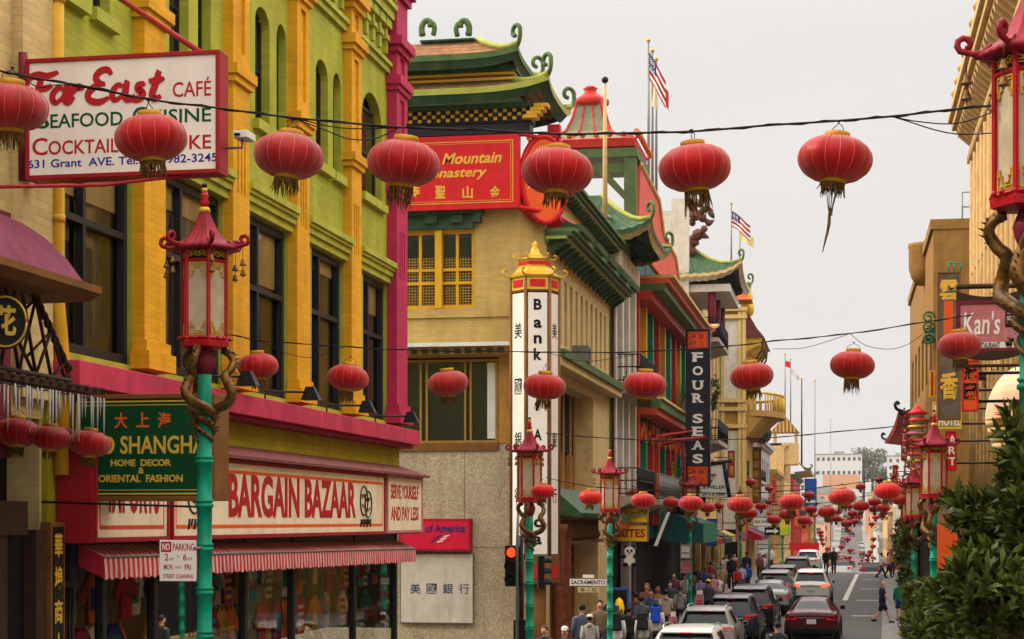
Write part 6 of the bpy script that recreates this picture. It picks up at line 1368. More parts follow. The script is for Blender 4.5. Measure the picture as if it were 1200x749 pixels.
for i in range(5): m.tube([(4.7+.5*i, y_, z1_), (4.7+.5*i, y_, z1_+1.3)], .03, 5)
for v in (1.3, .7): m.tube([(4.7, y_, z1_+v), (8, y_, z1_+v)], .03, 5)
m.tube([(6, y_, z1_), (6, y_, z1_+2.2)], .04, 5); m.ball((6, y_, z1_+2.3), .12, 8); m.build('roof_railing', B)
m = MB().use('mid_green')
for py in (372, 384, 398): c = onY(1088, py, 73.5); m.tube(spiral(c, (1, 0, 0), (0, 0, 1), .26, .05, 1.4, 16), .06, 6)
m.use('teal_dark').fbox(FS(73.7), onY(1084, 400, 73.7).x, onY(1096, 400, 73.7).x, onY(1090, 402, 73.7).z, onY(1090, 385, 73.7).z, -.1, .2); m.build('scroll_bracket', B)
m = MB().use('teal'); [m.tube([onY(px, 318, 73.6), onY(px, 308, 73.6)], .03, 5) for px in (1112, 1118, 1126)]; m.tube([onY(1111, 308, 73.6), onY(1127, 308, 73.6)], .03, 5); m.build('small_railing', B)
fx2 = lambda y: FR(4.9+.012*max(0, y-120))
for a, b, h, wl, lb in ((100.5, 137, 9.5, 'grey_stone', 'grey building with an upturned pagoda roof corner on the right'), (150, 175, 7.5, 'coral', 'coral building beyond the crest, right side'), (175.5, 215, 8, 'pale_stone', 'pale stone building beyond the crest, right side'), (215.5, 260, 5.5, 'sand', 'sand building farther down, right side'), (260.5, 320, 5, 'cream_plaster', 'cream plaster building at the dip, right side'), (320.5, 400, 6, 'grey_stone', 'grey stone building farthest down the dip, right side')):
    zz = zg((a+b)/2); t = street_house('street_building', lb, fx2(a), a, b, zz, h, 0, wl, tuple((zz+4+3.2*k_, zz+6+3.2*k_) for k_ in range(int((h-zz-4)/3.2))), 6)
    if a == 100.5: lantern_roof(t, fx2(a), 101, 136.8, 9.8, 0, 2.0, 'charcoal', 2.0); lantern_roof(t, fx2(a), 101, 136.8, 6.6, 0, 1.3, 'orange_tile', 1.0)
# restaurant sign etc.
t, f_, x0, x1, z0, z1, fit = hang_sign('restaurant_sign', "pink hanging restaurant sign with white brush lettering reading Kan's", 26, 1121, 1196, 352, 412, 'maroon', 'pink_sign', .25, .05, to=None)
m = MB().use('text_white'); fit(m, "Kan's", .1, .68, 392, 365, bold=.012, shear=.12); m.fbox(f_, x0+.03, x1-.03, z0+.05, z0+.13, 0, .004); m.build('lettering', t); m = MB().use('text_black'); fit(m, 'RESTAURANT', .3, .68, 408, 401.5, bold=.02); m.fbox(f_, x0+(x1-x0)*.76, x0+(x1-x0)*.88, z0+(z1-z0)*.47, z1-.06, 0, .006)
for du, dv, r in ((.82, .1, .04), (.8, .16, .035), (.84, .2, .02)): m.lathe([(.001, 0), (r, 0), (r, .01)], 8, f_(x0+(x1-x0)*du, z0+(z1-z0)*dv, .006)); m.fbox(f_, x0+(x1-x0)*du-.03, x0+(x1-x0)*du+.03, z0+.08, z0+(z1-z0)*dv, 0, .006)
m.build('black_lettering', t); m = MB().use('text_white'); [m.text(ch, f_, x0+(x1-x0)*.785, z0+(z1-z0)*(.72-.2*i), (x1-x0)*.07, (z1-z0)*.16, .006, .004) for i, ch in enumerate('冠園')]; m.build('white_characters', t)
m = MB().use('rust_metal'); za = z1+.02;  m.ext([f_(x0+(x1-x0)*i/12, z1+.05+.09*((2*i/12-1)**2), -.1) for i in range(13)]+[f_(x1, z1, -.1), f_(x0, z1, -.1)], (0, -.12, 0)); m.ext([f_(x0+(x1-x0)*i/12, z0-.05-.07*(1-(2*i/12-1)**2), -.1) for i in range(13)]+[f_(x1, z0, -.1), f_(x0, z0, -.1)], (0, -.12, 0)); m.tube([(x0, 26, z1+.2), (4.95, 26, z1+.2)], .04, 6); m.tube([(x0, 26, z0-.2), (4.95, 26, z0-.2)], .025, 6); [m.tube([(x0+.08*i, 26, z0-.2), (x0+.08*i, 26, z0-.27)], .008, 4) for i in range(24)]; m.use('orange').fbox(f_, x0-.17, x0-.05, z0, z1, -.1, .02); m.build('scroll_frame', t)
t, f_, x0, x1, z0, z1, fit = hang_sign('character_sign', 'dark vertical sign with large gold characters behind the pink restaurant sign', 38, 1098, 1126, 318, 492, 'brown_frame', 'sign_grey', .3, .04, to=4.7); m = MB().use('gold_paint'); fit(m, '雲', .12, .88, 352, 328, bold=.03); fit(m, '香', .12, .9, 468, 436, bold=.03); m.build('lettering', t)
t, f_, x0, x1, z0, z1, fit = hang_sign('vertical_banner', 'orange vertical board with two black Chinese characters under the pink sign', 32, 1127, 1147, 422, 482, 'red_paint', 'orange', .15, .03, to=4.95); m = MB().use('text_black'); fit(m, '冠', .12, .88, 446, 427, bold=.03); fit(m, '園', .12, .88, 468, 449, bold=.03); m.build('lettering', t)
t, f_, x0, x1, z0, z1, fit = hang_sign('hotel_sign', 'olive hanging hotel sign with pale lettering above the coral roofed lamp', 48, 1093, 1127, 471, 503, 'gold_paint', 'sign_olive', .25, .04, to=4.5); m = MB().use('sign_cream'); fit(m, 'REMI', .06, .92, 484.5, 474, bold=.03); fit(m, 'HOTEL', .2, .98, 499, 488, bold=.03); m.build('lettering', t)
t, f_, x0, x1, z0, z1, fit = hang_sign('vertical_sign', 'narrow red sign with white letters behind the coral roofed lamp', 50, 1108, 1121, 505, 552, 'text_red', 'bright_red', .2, .04, to=4.5); m = MB().use('text_white'); [m.text(ch, f_, x0+.08, z1-.34-.3*i, .2, .22, 0, .01, bold=.02) for i, ch in enumerate('ART')]; m.build('lettering', t)
t, f_, x0, x1, z0, z1, fit = hang_sign('vertical_sign', 'slim red and yellow sign left of the big gold characters', 60, 1089, 1096, 434, 466, 'yellow_paint', 'bright_red', .2, .06, to=4.6)
# peach dome awning
t = thing('dome_awning', 'pleated peach dome awning above the shrub', 'awning', onY(1165, 470, 34)); c = onY(1172, 492, 34); rr = 48*34/2170*1.0; m = MB().use('peach'); n = 40; k = 10; vs = []
for i in range(k+1):
    a = math.pi/2*i/k
    for j in range(n//2+1):
        b = math.pi/2+math.pi*j/(n//2); q_ = rr*math.cos(a)*(1+.015*(j % 2)); vs.append((c.x+.5+q_*1.0*math.cos(b), c.y+q_*1.6*math.sin(b)*1.0, c.z+1.35*rr*math.sin(a)))
w_ = n//2+1; m.add(vs, [(i*w_+j, i*w_+j+1, (i+1)*w_+j+1, (i+1)*w_+j) for i in range(k) for j in range(w_-1)]); m.build('canvas', t)
m = MB().use('cream_plaster'); m.box(c.x+.9, 4.95, c.y-.9, c.y+.9, c.z-.5, c.z-.02); m.build('wall_box', t); m = MB().use('cream_plaster')
for k_ in range(4): m.lathe([(rr*(1.0-.05*k_), c.z-.12-.14*k_), (rr*(1.02-.05*k_), c.z-.02-.14*k_)], 24, (c.x+.5, c.y, 0))
m.build('ribbed_base', t)
# lower east shops: awning blocks between shrubs
t = thing('orange_wall', 'orange painted shop wall behind the shrubs on the right', 'wall', (4.4, 38, .2)); m = MB().use('coral'); m.fbox(FR(4.5), 30, 36.5, .2, 4.6, -3, -.05); m.use('orange').fbox(FS(30), onY(1099, 640, 30).x, onY(1128, 640, 30).x, zg(30)+.1, onY(1110, 613, 30).z, -.2, .0); m.build('panel', t)
B = thing('corner_building', 'pale brick building behind the big leafy shrub on the right', 'building', (8, 20, 2)); fe_ = FR(4.9); ops = [(8.2+3.1*i, 10.2+3.1*i, c, d) for i in range(9) for c, d in ((1.6, 4.0), (5.8, 8.2), (9.4, 11.6))]
m = MB().use('cream_brick'); m.wall(fe_, 7, 36.6, .2, 13, ops, 0, .3); m.use('interior').fbox(fe_, 7.05, 36.5, .2, 12.9, -6, -.35); m.use('cream_brick').fbox(fe_, 6.9, 36.7, 13, 13.3, -6, .3); m.box(4.9, 11, 36.55, 36.6, .2, 13); m.build('wall', B)
for o_ in ops: window(B, fe_, *o_, -.25, M['white_paint'], M['glass'], mu=(.5,), mv=(.5,))
# little ornaments strung down the far right facade
t = thing('ornament_column', 'column of stacked small red and gold pagoda ornaments on the right facades', 'ornament', onY(1076, 560, 62))
for i in range(12):
    c = onY(1075+1.5*math.sin(i*1.7), 484+8*i, 62); m = MB().use(['bright_red', 'coral', 'gold', 'pink_sign', 'orange_tile'][i % 5]); m.lathe([(.34, -.05), (.36, .0), (.2, .08), (.1, .2), (.03, .26)], 8, c); m.use('white_paint').lathe([(.2, -.16), (.2, -.05)], 8, c); d_ = Vector((-1, 0, 0)); m.use('maroon').tube([c+d_*.3, c+d_*.45+Vector((0, 0, .06)), c+d_*.42+Vector((0, 0, .18))], .035, 5); m.build('pagoda_tier', t)

# small blade signs cluttering both sides further on
for i, (px0, px1, py0, py1, Y, fm, fc, tc_, tx, lb) in enumerate((
    (763, 769, 468, 512, 74, 'maroon', 'bright_red', 'gold_paint', '金玉堂', 'slim red blade sign on the teal balcony front'),
    (786, 792, 540, 575, 82, 'teal_dark', 'yellow_sign', 'text_red', '茶葉', 'slim yellow blade sign under the black vertical sign'),
    (840, 847, 590, 622, 104, 'charcoal', 'sign_white', 'text_red', '藥行', 'white blade sign with red characters past the teal awning'),
    (853, 861, 528, 560, 112, 'maroon', 'sign_red', 'gold_paint', '銀樓', 'dark red blade sign on the ornate building'),
    (870, 878, 540, 570, 124, 'text_green', 'sign_green', 'gold_paint', '珠寶', 'green blade sign by the brown neon sign'),
    (903, 910, 560, 592, 160, 'maroon', 'orange', 'text_black', '酒樓', 'orange blade sign beyond the crest on the left'),
    (918, 926, 575, 604, 190, 'charcoal', 'sign_white', 'text_blue', '旅行', 'white blade sign beyond the crest on the left'),
    (930, 937, 590, 620, 215, 'maroon', 'bright_red', 'gold_paint', '古玩', 'red blade sign farther beyond the crest'),
    (1046, 1052, 545, 575, 118, 'maroon', 'bright_red', 'gold_paint', '大觀', 'red blade sign on the far right side'),
    (1034, 1040, 560, 590, 150, 'teal_dark', 'teal', 'gold_paint', '樂園', 'teal blade sign on the far right side'),
    (1056, 1063, 500, 540, 96, 'maroon', 'coral', 'sign_cream', '酒家', 'coral blade sign near the stacked red ornaments'))):
    t, f_, x0, x1, z0, z1, fit = hang_sign('blade_sign', lb, Y, px0, px1, py0, py1, fm, fc, .2, .04, to=-8.0 if px0 < 1000 else 5.0)
    m = MB().use(tc_); n_ = len(tx); hh = (z1-z0-.1)/n_
    for k_, ch in enumerate(tx): m.text(ch, f_, x0+(x1-x0)*.2, z1-.05-hh*(k_+.85), (x1-x0)*.6, hh*.75, .003, .012)
    m.build('lettering', t)
# pipes, boxes and rails on the west fronts
t = thing('fire_escape', 'dark iron fire escape stairs on the red and teal fronts', 'fire escape', fb(86, 5, .8))
for v0_ in (4.9, 8.9):
    m = MB().use('black_metal'); m.fbox(fb, 82, 95, v0_, v0_+.06, 0, 1.1)
    for u in [82+.35*k_ for k_ in range(38)]: m.tube([fb(u, v0_, 1.05), fb(u, v0_+1.0, 1.05)], .014, 4)
    for v in (.5, 1.0): m.tube([fb(82, v0_+v, 1.05), fb(95, v0_+v, 1.05)], .022, 4)
    m.build('platform', t)
m = MB().use('black_metal')
for n_ in (.5, .95): m.tube([fb(84, 4.9, n_), fb(91, 8.9, n_)], .035, 5)
for k_ in range(14): m.tube([fb(84+.5*k_, 4.9+.286*k_, .5), fb(84+.5*k_, 4.9+.286*k_, .95)], .02, 4)
m.build('stair', t)
for u, z1_, lb in ((63.85, 13.5, 'rusty drain pipe between the bank building and the narrow grey one'), (70.5, 14.5, 'pale drain pipe between the narrow grey and the red building')):
    m = MB().use('rust_metal' if u < 65 else 'grey_metal'); m.tube([fb(u, .2, .12), fb(u, z1_, .12)], .06, 8); [m.lathe([(.08, -.04), (.08, .04)], 8, fb(u, v, .12)) for v in (3, 6, 9, 12)]; o = m.build('drain_pipe'); tag(o, lb, 'pipe')
for i, (u, v) in enumerate(((54.2, 8.95), (66, 8.95), (75, 4.4))):
    m = MB().use('grey_metal'); m.fbox(fb, u, u+.8, v, v+.5, .1, .6); m.use('charcoal').fbox(fb, u+.1, u+.5, v+.08, v+.42, .6, .62); o = m.build('air_conditioner', bevel=.02); tag(o, ('grey air conditioner box on the bank ledge', 'grey air conditioner box on the narrow grey front', 'grey air conditioner box above the teal shop transoms')[i], 'air conditioner')
# ------------------------------------------------------------------ vehicles
SUV = dict(st=[(0, .80, .40, .97, .99, .70), (.07, .90, .30, 1.02, 1.07, .78), (.5, .93, .27, 1.04, 1.63, .64), (1.5, .94, .25, 1.04, 1.71, .66), (2.5, .94, .25, 1.01, 1.66, .64), (3.4, .93, .26, .99, 1.06, .74), (4.2, .89, .28, .9, .94, .72), (4.55, .76, .38, .7, .74, .58)], rear=(1, 2), side=(2, 4), wind=(4, 5), L=4.55)
SEDAN = dict(st=[(0, .78, .42, .90, .92, .68), (.08, .88, .32, .99, 1.03, .74), (.6, .90, .26, 1.0, 1.06, .74), (1.3, .91, .24, .99, 1.40, .55), (2.1, .91, .24, .98, 1.46, .56), (2.7, .91, .24, .97, 1.41, .55), (3.5, .90, .26, .93, .99, .72), (4.3, .86, .28, .84, .88, .7), (4.65, .72, .38, .66, .7, .54)], rear=(2, 3), side=(3, 5), wind=(5, 6), L=4.65)
def make_car(kind, paint, label, cat, rails=False, lit=False, trim=None):
    D = kind; st = D['st']; SUBY = 6; SUBX = 5
    cr = lambda a, b, c, d, t: .5*(2*b+(c-a)*t+(2*a-5*b+4*c-d)*t*t+(3*b-a-3*c+d)*t**3)
    def stat(q):
        i = min(int(q), len(st)-2); t = q-i; g = lambda j: st[max(0, min(len(st)-1, j))]
        lin = tuple(g(i)[k]+(g(i+1)[k]-g(i)[k])*t for k in range(6)); cat_ = tuple(cr(g(i-1)[k], g(i)[k], g(i+1)[k], g(i+2)[k], t) for k in range(6)); return tuple(a*.45+b*.55 for a, b in zip(lin, cat_))
    def section(q):
        y, hw, zb, bl, tp, ht = stat(q)
        pts = [(0, zb), (hw*.86, zb), (hw*.985, zb+.12), (hw, (zb+bl)/2), (hw*.965, bl), (ht+.035, max(bl+.01, tp-.1)), (ht-.1, tp), (0, tp+.025)]; out = []
        for i in range(len(pts)-1):
            P = [pts[max(0, min(len(pts)-1, i+j))] for j in (-1, 0, 1, 2)]
            for s in range(SUBX):
                t = s/SUBX; c_ = tuple(cr(P[0][k], P[1][k], P[2][k], P[3][k], t) for k in (0, 1)); l_ = tuple(P[1][k]+(P[2][k]-P[1][k])*t for k in (0, 1)); out.append((c_[0]*.5+l_[0]*.5, c_[1]*.5+l_[1]*.5, i+t))
        out.append((0, pts[-1][1], len(pts)-1)); return y, out
    nq = (len(st)-1)*SUBY; qs = [i/SUBY for i in range(nq+1)]; secs = [section(q) for q in qs]
    parts = {'body': MB().use(paint), 'side_window': MB().use('car_glass'), 'rear_window': MB().use('car_glass'), 'windscreen': MB().use('car_glass')}
    for i in range(nq):
        qm = (qs[i]+qs[i+1])/2; (ya, A), (yb, B_) = secs[i], secs[i+1]
        for j in range(len(A)-1):
            pm = (A[j][2]+A[j+1][2])/2 if A[j][2] < A[j+1][2] else A[j][2]; pm = A[j][2]+.1
            k = 'body'
            if D['side'][0]+.15 < qm < D['side'][1]-.05 and 4.2 <= pm < 5.0 and not (abs(qm-(D['side'][0]+D['side'][1])/2-.1) < .08): k = 'side_window'
            if D['rear'][0]+.2 < qm < D['rear'][1]-.1 and pm >= 5.2 and A[j][0] < stat(qm)[5]-.02: k = 'rear_window'
            if D['wind'][0]+.1 < qm < D['wind'][1]-.15 and pm >= 5.2 and A[j][0] < stat(qm)[5]-.02: k = 'windscreen'
            for s in (-1, 1): parts[k].add([(s*A[j][0], ya, A[j][1]), (s*A[j+1][0], ya, A[j+1][1]), (s*B_[j+1][0], yb, B_[j+1][1]), (s*B_[j][0], yb, B_[j][1])], [(0, 1, 2, 3)], True)
    for y, S in (secs[0], secs[-1]):
        parts['body'].add([(p[0], y, p[1]) for p in S]+[(-p[0], y, p[1]) for p in S[::-1]], [tuple(range(2*len(S)))])
    t = thing('parked_car' if 'parked' in label else 'car', label, cat, (0, 0, 0))
    for nm, m in parts.items():
        me = m.build(nm, t); bm = bmesh.new(); bm.from_mesh(me.data); bmesh.ops.remove_doubles(bm, verts=bm.verts, dist=.0005); bmesh.ops.recalc_face_normals(bm, faces=bm.faces); bm.to_mesh(me.data); bm.free()
    Lc = D['L']; suv = D is SUV; hw = .93; rw = .36 if suv else .33
    for s in (-1, 1):
        for y in (.85, Lc-.88):
            ax = frame((s*(hw-.2), y, rw), (0, 1, 0), (0, 0, 1), (s, 0, 0)); w_ = MB().use('rubber'); n = 22
            pr = [(rw*.62, .0), (rw*.97, .0), (rw, .05), (rw, .18), (rw*.96, .225), (rw*.66, .225), (rw*.6, .2)]; vs = [ax(r*math.cos(2*math.pi*i/n), r*math.sin(2*math.pi*i/n), d) for r, d in pr for i in range(n)]
            w_.add(vs, [(k_*n+i, k_*n+(i+1) % n, (k_+1)*n+(i+1) % n, (k_+1)*n+i) for k_ in range(len(pr)-1) for i in range(n)], True); wo = w_.build('wheel', t)
            r_ = MB().use('chrome'); R_ = rw*.64; r_.add([ax(R_*math.cos(2*math.pi*i/n), R_*math.sin(2*math.pi*i/n), .17) for i in range(n)], [tuple(range(n))]); 
            for k_ in range(5): a = 2*math.pi*k_/5; r_.tube([ax(0, 0, .2), ax(R_*math.cos(a), R_*math.sin(a), .2)], .035, 5)
            r_.build('rim', wo)
            MB().use('black_metal').tube([ax((rw+.05)*math.cos(i*math.pi/12), (rw+.05)*math.sin(i*math.pi/12), .19) for i in range(13)], .03, 5).build('wheel_arch', t)
        zl = .98 if suv else .86
        m = MB().use('brake_lit' if lit else 'tail_light'); m.hexa([(s*.5, -.012, zl-.09), (s*.82, .0, zl-.09), (s*.93, .3, zl-.07), (s*.5, .12, zl-.09)], [(s*.5, -.0, zl+.06), (s*.8, .02, zl+.08), (s*.92, .3, zl+.08), (s*.5, .12, zl+.06)]); m.build('tail_light', t, bevel=.02)
        m = MB().use(paint); c = (s*1.0, Lc-1.55 if suv else Lc-1.75, 1.06); m.hexa([(s*.9, c[1], 1.0), (s*1.08, c[1]-.02, 1.0), (s*1.06, c[1]+.14, 1.0), (s*.9, c[1]+.1, 1.0)], [(s*.9, c[1], 1.14), (s*1.07, c[1]-.02, 1.16), (s*1.05, c[1]+.12, 1.14), (s*.9, c[1]+.1, 1.12)]); mo_ = m.build('wing_mirror', t, bevel=.025); MB().use('car_glass').quad((s*.93, c[1]-.028, 1.025), (s*1.055, c[1]-.045, 1.025), (s*1.05, c[1]-.045, 1.135), (s*.93, c[1]-.028, 1.12)).build('mirror_glass', mo_)
        m = MB().use('sign_white'); m.hexa([(s*.5, Lc-.12, .64), (s*.78, Lc-.3, .64), (s*.8, Lc-.34, .66), (s*.5, Lc-.2, .64)], [(s*.5, Lc-.14, .76), (s*.78, Lc-.32, .78), (s*.8, Lc-.36, .78), (s*.5, Lc-.22, .76)]); m.build('headlight', t)
    m = MB().use('plate'); zp = .8 if suv else .72; m.box(-.16, .16, -.035, -.005, zp-.08, zp+.08); p_ = m.build('number_plate', t, bevel=.005)
    m = MB().use('rubber'); m.hexa([(-.78, -.03, .32), (.78, -.03, .32), (.86, .2, .3), (-.86, .2, .3)], [(-.76, -.04, .5), (.76, -.04, .5), (.85, .2, .5), (-.85, .2, .5)]); m.build('lower_bumper', t, bevel=.03)
    m = MB().use('chrome'); m.box(-.45, .45, -.025, -.0, zp+.12, zp+.145); m.build('badge_bar', t)
    m = MB().use('rubber'); m.box(-.7, .7, .2, Lc-.2, .2, .34); m.build('underbody', t)
    if suv:
        m = MB().use(paint); m.hexa([(-.6, .3, 1.56), (.6, .3, 1.56), (.58, .7, 1.66), (-.58, .7, 1.66)], [(-.6, .3, 1.6), (.6, .3, 1.6), (.58, .7, 1.7), (-.58, .7, 1.7)]); m.build('spoiler', t, bevel=.01)
        m = MB().use('tail_light' if not lit else 'brake_lit'); m.box(-.14, .14, .28, .305, 1.565, 1.59); m.build('brake_light', t)
    if rails:
        for s in (-1, 1): MB().use('chrome').tube(smooth_path([(s*.58, .7, 1.68), (s*.58, .85, 1.77), (s*.58, 1.6, 1.79), (s*.58, 2.4, 1.75), (s*.58, 2.55, 1.66)], 4), .022, 6).build('roof_rail', t)
    return t
def cpaint(rgb, r=.28): return mat('car_paint_%02x%02x%02x' % rgb, L(*rgb), r, metal=.1, var=0, coat=.12)
cars = [(SUV, (176, 172, 164), -3.6, 41, 'silver car with roof rails nearest the bottom edge of the street', 'suv', True, False),
        (SUV, (150, 148, 142), -4.15, 54, 'silver grey parked car with roof rails second in the parked row', 'suv', True, False),
        (SUV, (34, 38, 48), -3.8, 60.5, 'dark blue parked car third in the parked row', 'suv', False, False),
        (SUV, (22, 24, 28), -3.5, 67, 'black parked car fourth in the parked row', 'suv', False, False),
        (SEDAN, (140, 138, 134), -3.25, 77.5, 'light silver parked saloon car left of the white moving one', 'car', False, False),
        (SUV, (96, 94, 92), -3.25, 84.5, 'grey parked car just behind the light silver saloon', 'suv', False, False),
        (SUV, (40, 36, 34), -3.2, 93, 'brownish black parked car in the middle of the row', 'suv', False, False),
        (SUV, (26, 24, 24), -2.95, 112, 'black parked car with a roof rack near the crest', 'suv', True, False),
        (SUV, (206, 204, 198), -2.7, 134, 'white parked car last at the crest of the street', 'suv', False, False),
        (SEDAN, (76, 10, 18), -1.13, 62.5, 'dark red saloon car driving away in the lane', 'car', False, False),
        (SUV, (206, 204, 198), -1.6, 86, 'white car with lit brake lights driving away in the lane', 'suv', False, True)]
for K_, rgb, x, y, lb, ct, rl, lit in cars:
    t = make_car(K_, cpaint(rgb), lb, ct, rl, lit); t.location = (x, y, zg(y+2.2)); 
    t.rotation_euler.x = math.atan2(zg(y+4)-zg(y), 4); t.rotation_euler.z = -.022; t.scale.z = {41: .84, 54: .88}.get(y, 1)
def far_car(label, rgb, x, y, rz=0, group=None, grade=True):
    m = MB().use(cpaint(rgb)); S = [(0, .5, .95), (.4, .35, 1.05), (3.2, .35, 1.0), (4.3, .45, .8)]; 
    m.ext([(-.88, 0, .35), (-.88, 4.4, .35), (-.88, 4.4, .75), (-.88, 3.3, .95), (-.88, .1, 1.0)], (1.76, 0, 0)); m.use('car_glass').hexa([(-.8, .2, .98), (.8, .2, .98), (.8, 3.3, .94), (-.8, 3.3, .94)], [(-.62, .7, 1.42), (.62, .7, 1.42), (.62, 2.4, 1.42), (-.62, 2.4, 1.42)]); m.use(cpaint(rgb)).box(-.6, .6, .75, 2.35, 1.421, 1.46); m.use('rubber')
    for a in (-.8, .62):
        for b in (.8, 3.5): m.add([(a+d, b+.33*math.cos(i*.524), .33+.33*math.sin(i*.524)) for d in (0, .2) for i in range(12)], [tuple(range(12))[::-1], tuple(range(12, 24))]+[(i, (i+1) % 12, 12+(i+1) % 12, 12+i) for i in range(12)])
    m.use('tail_light').box(-.8, -.5, -.02, 0, .75, .9); m.box(.5, .8, -.02, 0, .75, .9)
    o = m.build('far_car', loc=(0, 0, 0)); tag(o, label, 'car', group); o.location = (x, y, zg(y+2)); o.rotation_euler = (math.atan2(zg(y+4)-zg(y), 4) if grade else 0, 0, rz); return o
cl = [(200, 198, 194), (60, 60, 64), (150, 30, 34), (170, 168, 160), (30, 34, 44), (120, 124, 130), (190, 184, 170)]
for i, (x, y) in enumerate(((-.3, 152), (2.2, 154), (4.6, 152.5))): far_car(('white car showing only its roof beyond the crest', 'dark car showing only its roof beyond the crest', 'red car showing only its roof beyond the crest')[i], cl[i], x, y)
for i in range(20):
    y = 425+i*15+rnd.uniform(-4, 4); x = xo(y)+rnd.choice((-4.6, -1.9, .9))+.2; far_car('small distant car on the street climbing the far hill', cl[i % 7], x, y, 0, 'cars on the far hill street')
# ------------------------------------------------------------------ people
_pb = {}
def pose_joints(pose):
    sw = {'stand': 0.0, 'walk': .26, 'stride': .42}[pose]; J = {}
    J['hipL'], J['hipR'] = Vector((-.09, 0, .92)), Vector((.09, 0, .92))
    def leg(h, a, kb):
        k = h+Vector((0, math.sin(a)*.44, -math.cos(a)*.44)); b = a-kb; an = k+Vector((0, math.sin(b)*.42, -math.cos(b)*.42)); return k, an
    J['kneeL'], J['ankL'] = leg(J['hipL'], sw, .06); J['kneeR'], J['ankR'] = leg(J['hipR'], -sw*.55, sw*1.3+.03)
    lo = min(J['ankL'].z, J['ankR'].z)-.075
    for s, nm, a in ((-1, 'L', -sw*.8), (1, 'R', sw*.8)):
        sh = Vector((s*.175, 0, 1.42)); el = sh+Vector((s*.05, math.sin(a)*.28, -math.cos(a)*.28)); wr = el+Vector((s*-.01, math.sin(a+.35)*.25, -math.cos(a+.35)*.25)); J['sh'+nm], J['el'+nm], J['wr'+nm] = sh, el, wr
    return J, lo
def body_mesh(pose):
    if pose in _pb: return _pb[pose]
    J, lo = pose_joints(pose); V = []; E_ = []; Rr = []
    def add(p, r, par=None):
        V.append(tuple(p)); Rr.append(r if isinstance(r, tuple) else (r, r)); i = len(V)-1
        if par is not None: E_.append((par, i))
        return i
    pv = add((0, 0, .96), (.12, .1)); sp = add((0, 0, 1.14), (.115, .09), pv); ch = add((0, 0, 1.36), (.13, .095), sp); nk = add((0, .005, 1.49), .05, ch); n2 = add((0, .015, 1.54), .048, nk); h1 = add((0, .025, 1.6), (.068, .075), n2); h2 = add((0, .015, 1.66), (.078, .092), h1); h3 = add((0, .01, 1.715), (.066, .078), h2); add((0, .005, 1.745), (.03, .035), h3)
    no = add((0, .1, 1.625), .016, h1); add((0, .122, 1.61), .012, no)
    for s in (-1, 1): add((s*.085, .0, 1.635), (.012, .022), h1)
    for nm, s in (('L', -1), ('R', 1)):
        h = add(J['hip'+nm], .088, pv); m_ = add(J['hip'+nm].lerp(J['knee'+nm], .5), .07, h); k = add(J['knee'+nm], .055, m_); c = add(J['knee'+nm].lerp(J['ank'+nm], .35), .054, k); a = add(J['ank'+nm], .036, c); f1 = add(J['ank'+nm]+Vector((0, .06, -.045)), (.038, .03), a); add(J['ank'+nm]+Vector((0, .15, -.055)), (.034, .02), f1)
        sh = add(J['sh'+nm], .052, ch); el = add(J['el'+nm], .037, sh); wr = add(J['wr'+nm], .026, el); d = (J['wr'+nm]-J['el'+nm]).normalized(); pl = add(J['wr'+nm]+d*.07, (.034, .018), wr)
        for i_, (o_, l) in enumerate(((-.027, .07), (-.009, .08), (.009, .075), (.027, .058))):
            b = add(J['wr'+nm]+d*.1+Vector((0, o_, 0)), .0095, pl); b2 = add(J['wr'+nm]+d*(.1+l*.55)+Vector((-s*.008, o_, 0)), .0088, b); add(J['wr'+nm]+d*(.1+l)+Vector((-s*.022, o_, 0)), .0075, b2)
        b = add(J['wr'+nm]+d*.045+Vector((-s*.01, .035, 0)), .011, wr); add(J['wr'+nm]+d*.085+Vector((-s*.02, .05, 0)), .009, b)
    me = bpy.data.meshes.new('b'); me.from_pydata(V, E_, []); o = bpy.data.objects.new('b', me); COL.objects.link(o)
    o.modifiers.new('s', 'SKIN'); sk = me.skin_vertices[0].data if me.skin_vertices else None
    if sk is None:
        bm = bmesh.new(); bm.from_mesh(me); bm.verts.layers.skin.verify(); bm.to_mesh(me); bm.free(); sk = me.skin_vertices[0].data
    for i, r in enumerate(Rr): sk[i].radius = r; sk[i].use_root = (i == 0)
    o.modifiers[0].use_smooth_shade = True; ss = o.modifiers.new('u', 'SUBSURF'); ss.levels = 1
    dg = bpy.context.evaluated_depsgraph_get(); r_ = bpy.data.meshes.new_from_object(o.evaluated_get(dg)); bpy.data.objects.remove(o)
    zmin = min(v.co.z for v in r_.vertices)
    for v in r_.vertices: v.co.z -= zmin
    r_.materials.clear(); r_.materials.append(M['skin']); _pb[pose] = (r_, zmin); return _pb[pose]
def ering(m, rows, n=14, cap=True):
    vs = []; 
    for x, y, z, rx, ry in rows: vs += [(x+rx*math.cos(2*math.pi*i/n), y+ry*math.sin(2*math.pi*i/n), z) for i in range(n)]
    k = len(rows); fs_ = [(a*n+i, a*n+(i+1) % n, (a+1)*n+(i+1) % n, (a+1)*n+i) for a in range(k-1) for i in range(n)]
    if cap: fs_ += [tuple(range(n))[::-1], tuple(range((k-1)*n, k*n))]
    m.add(vs, fs_, True)
_wear = {}
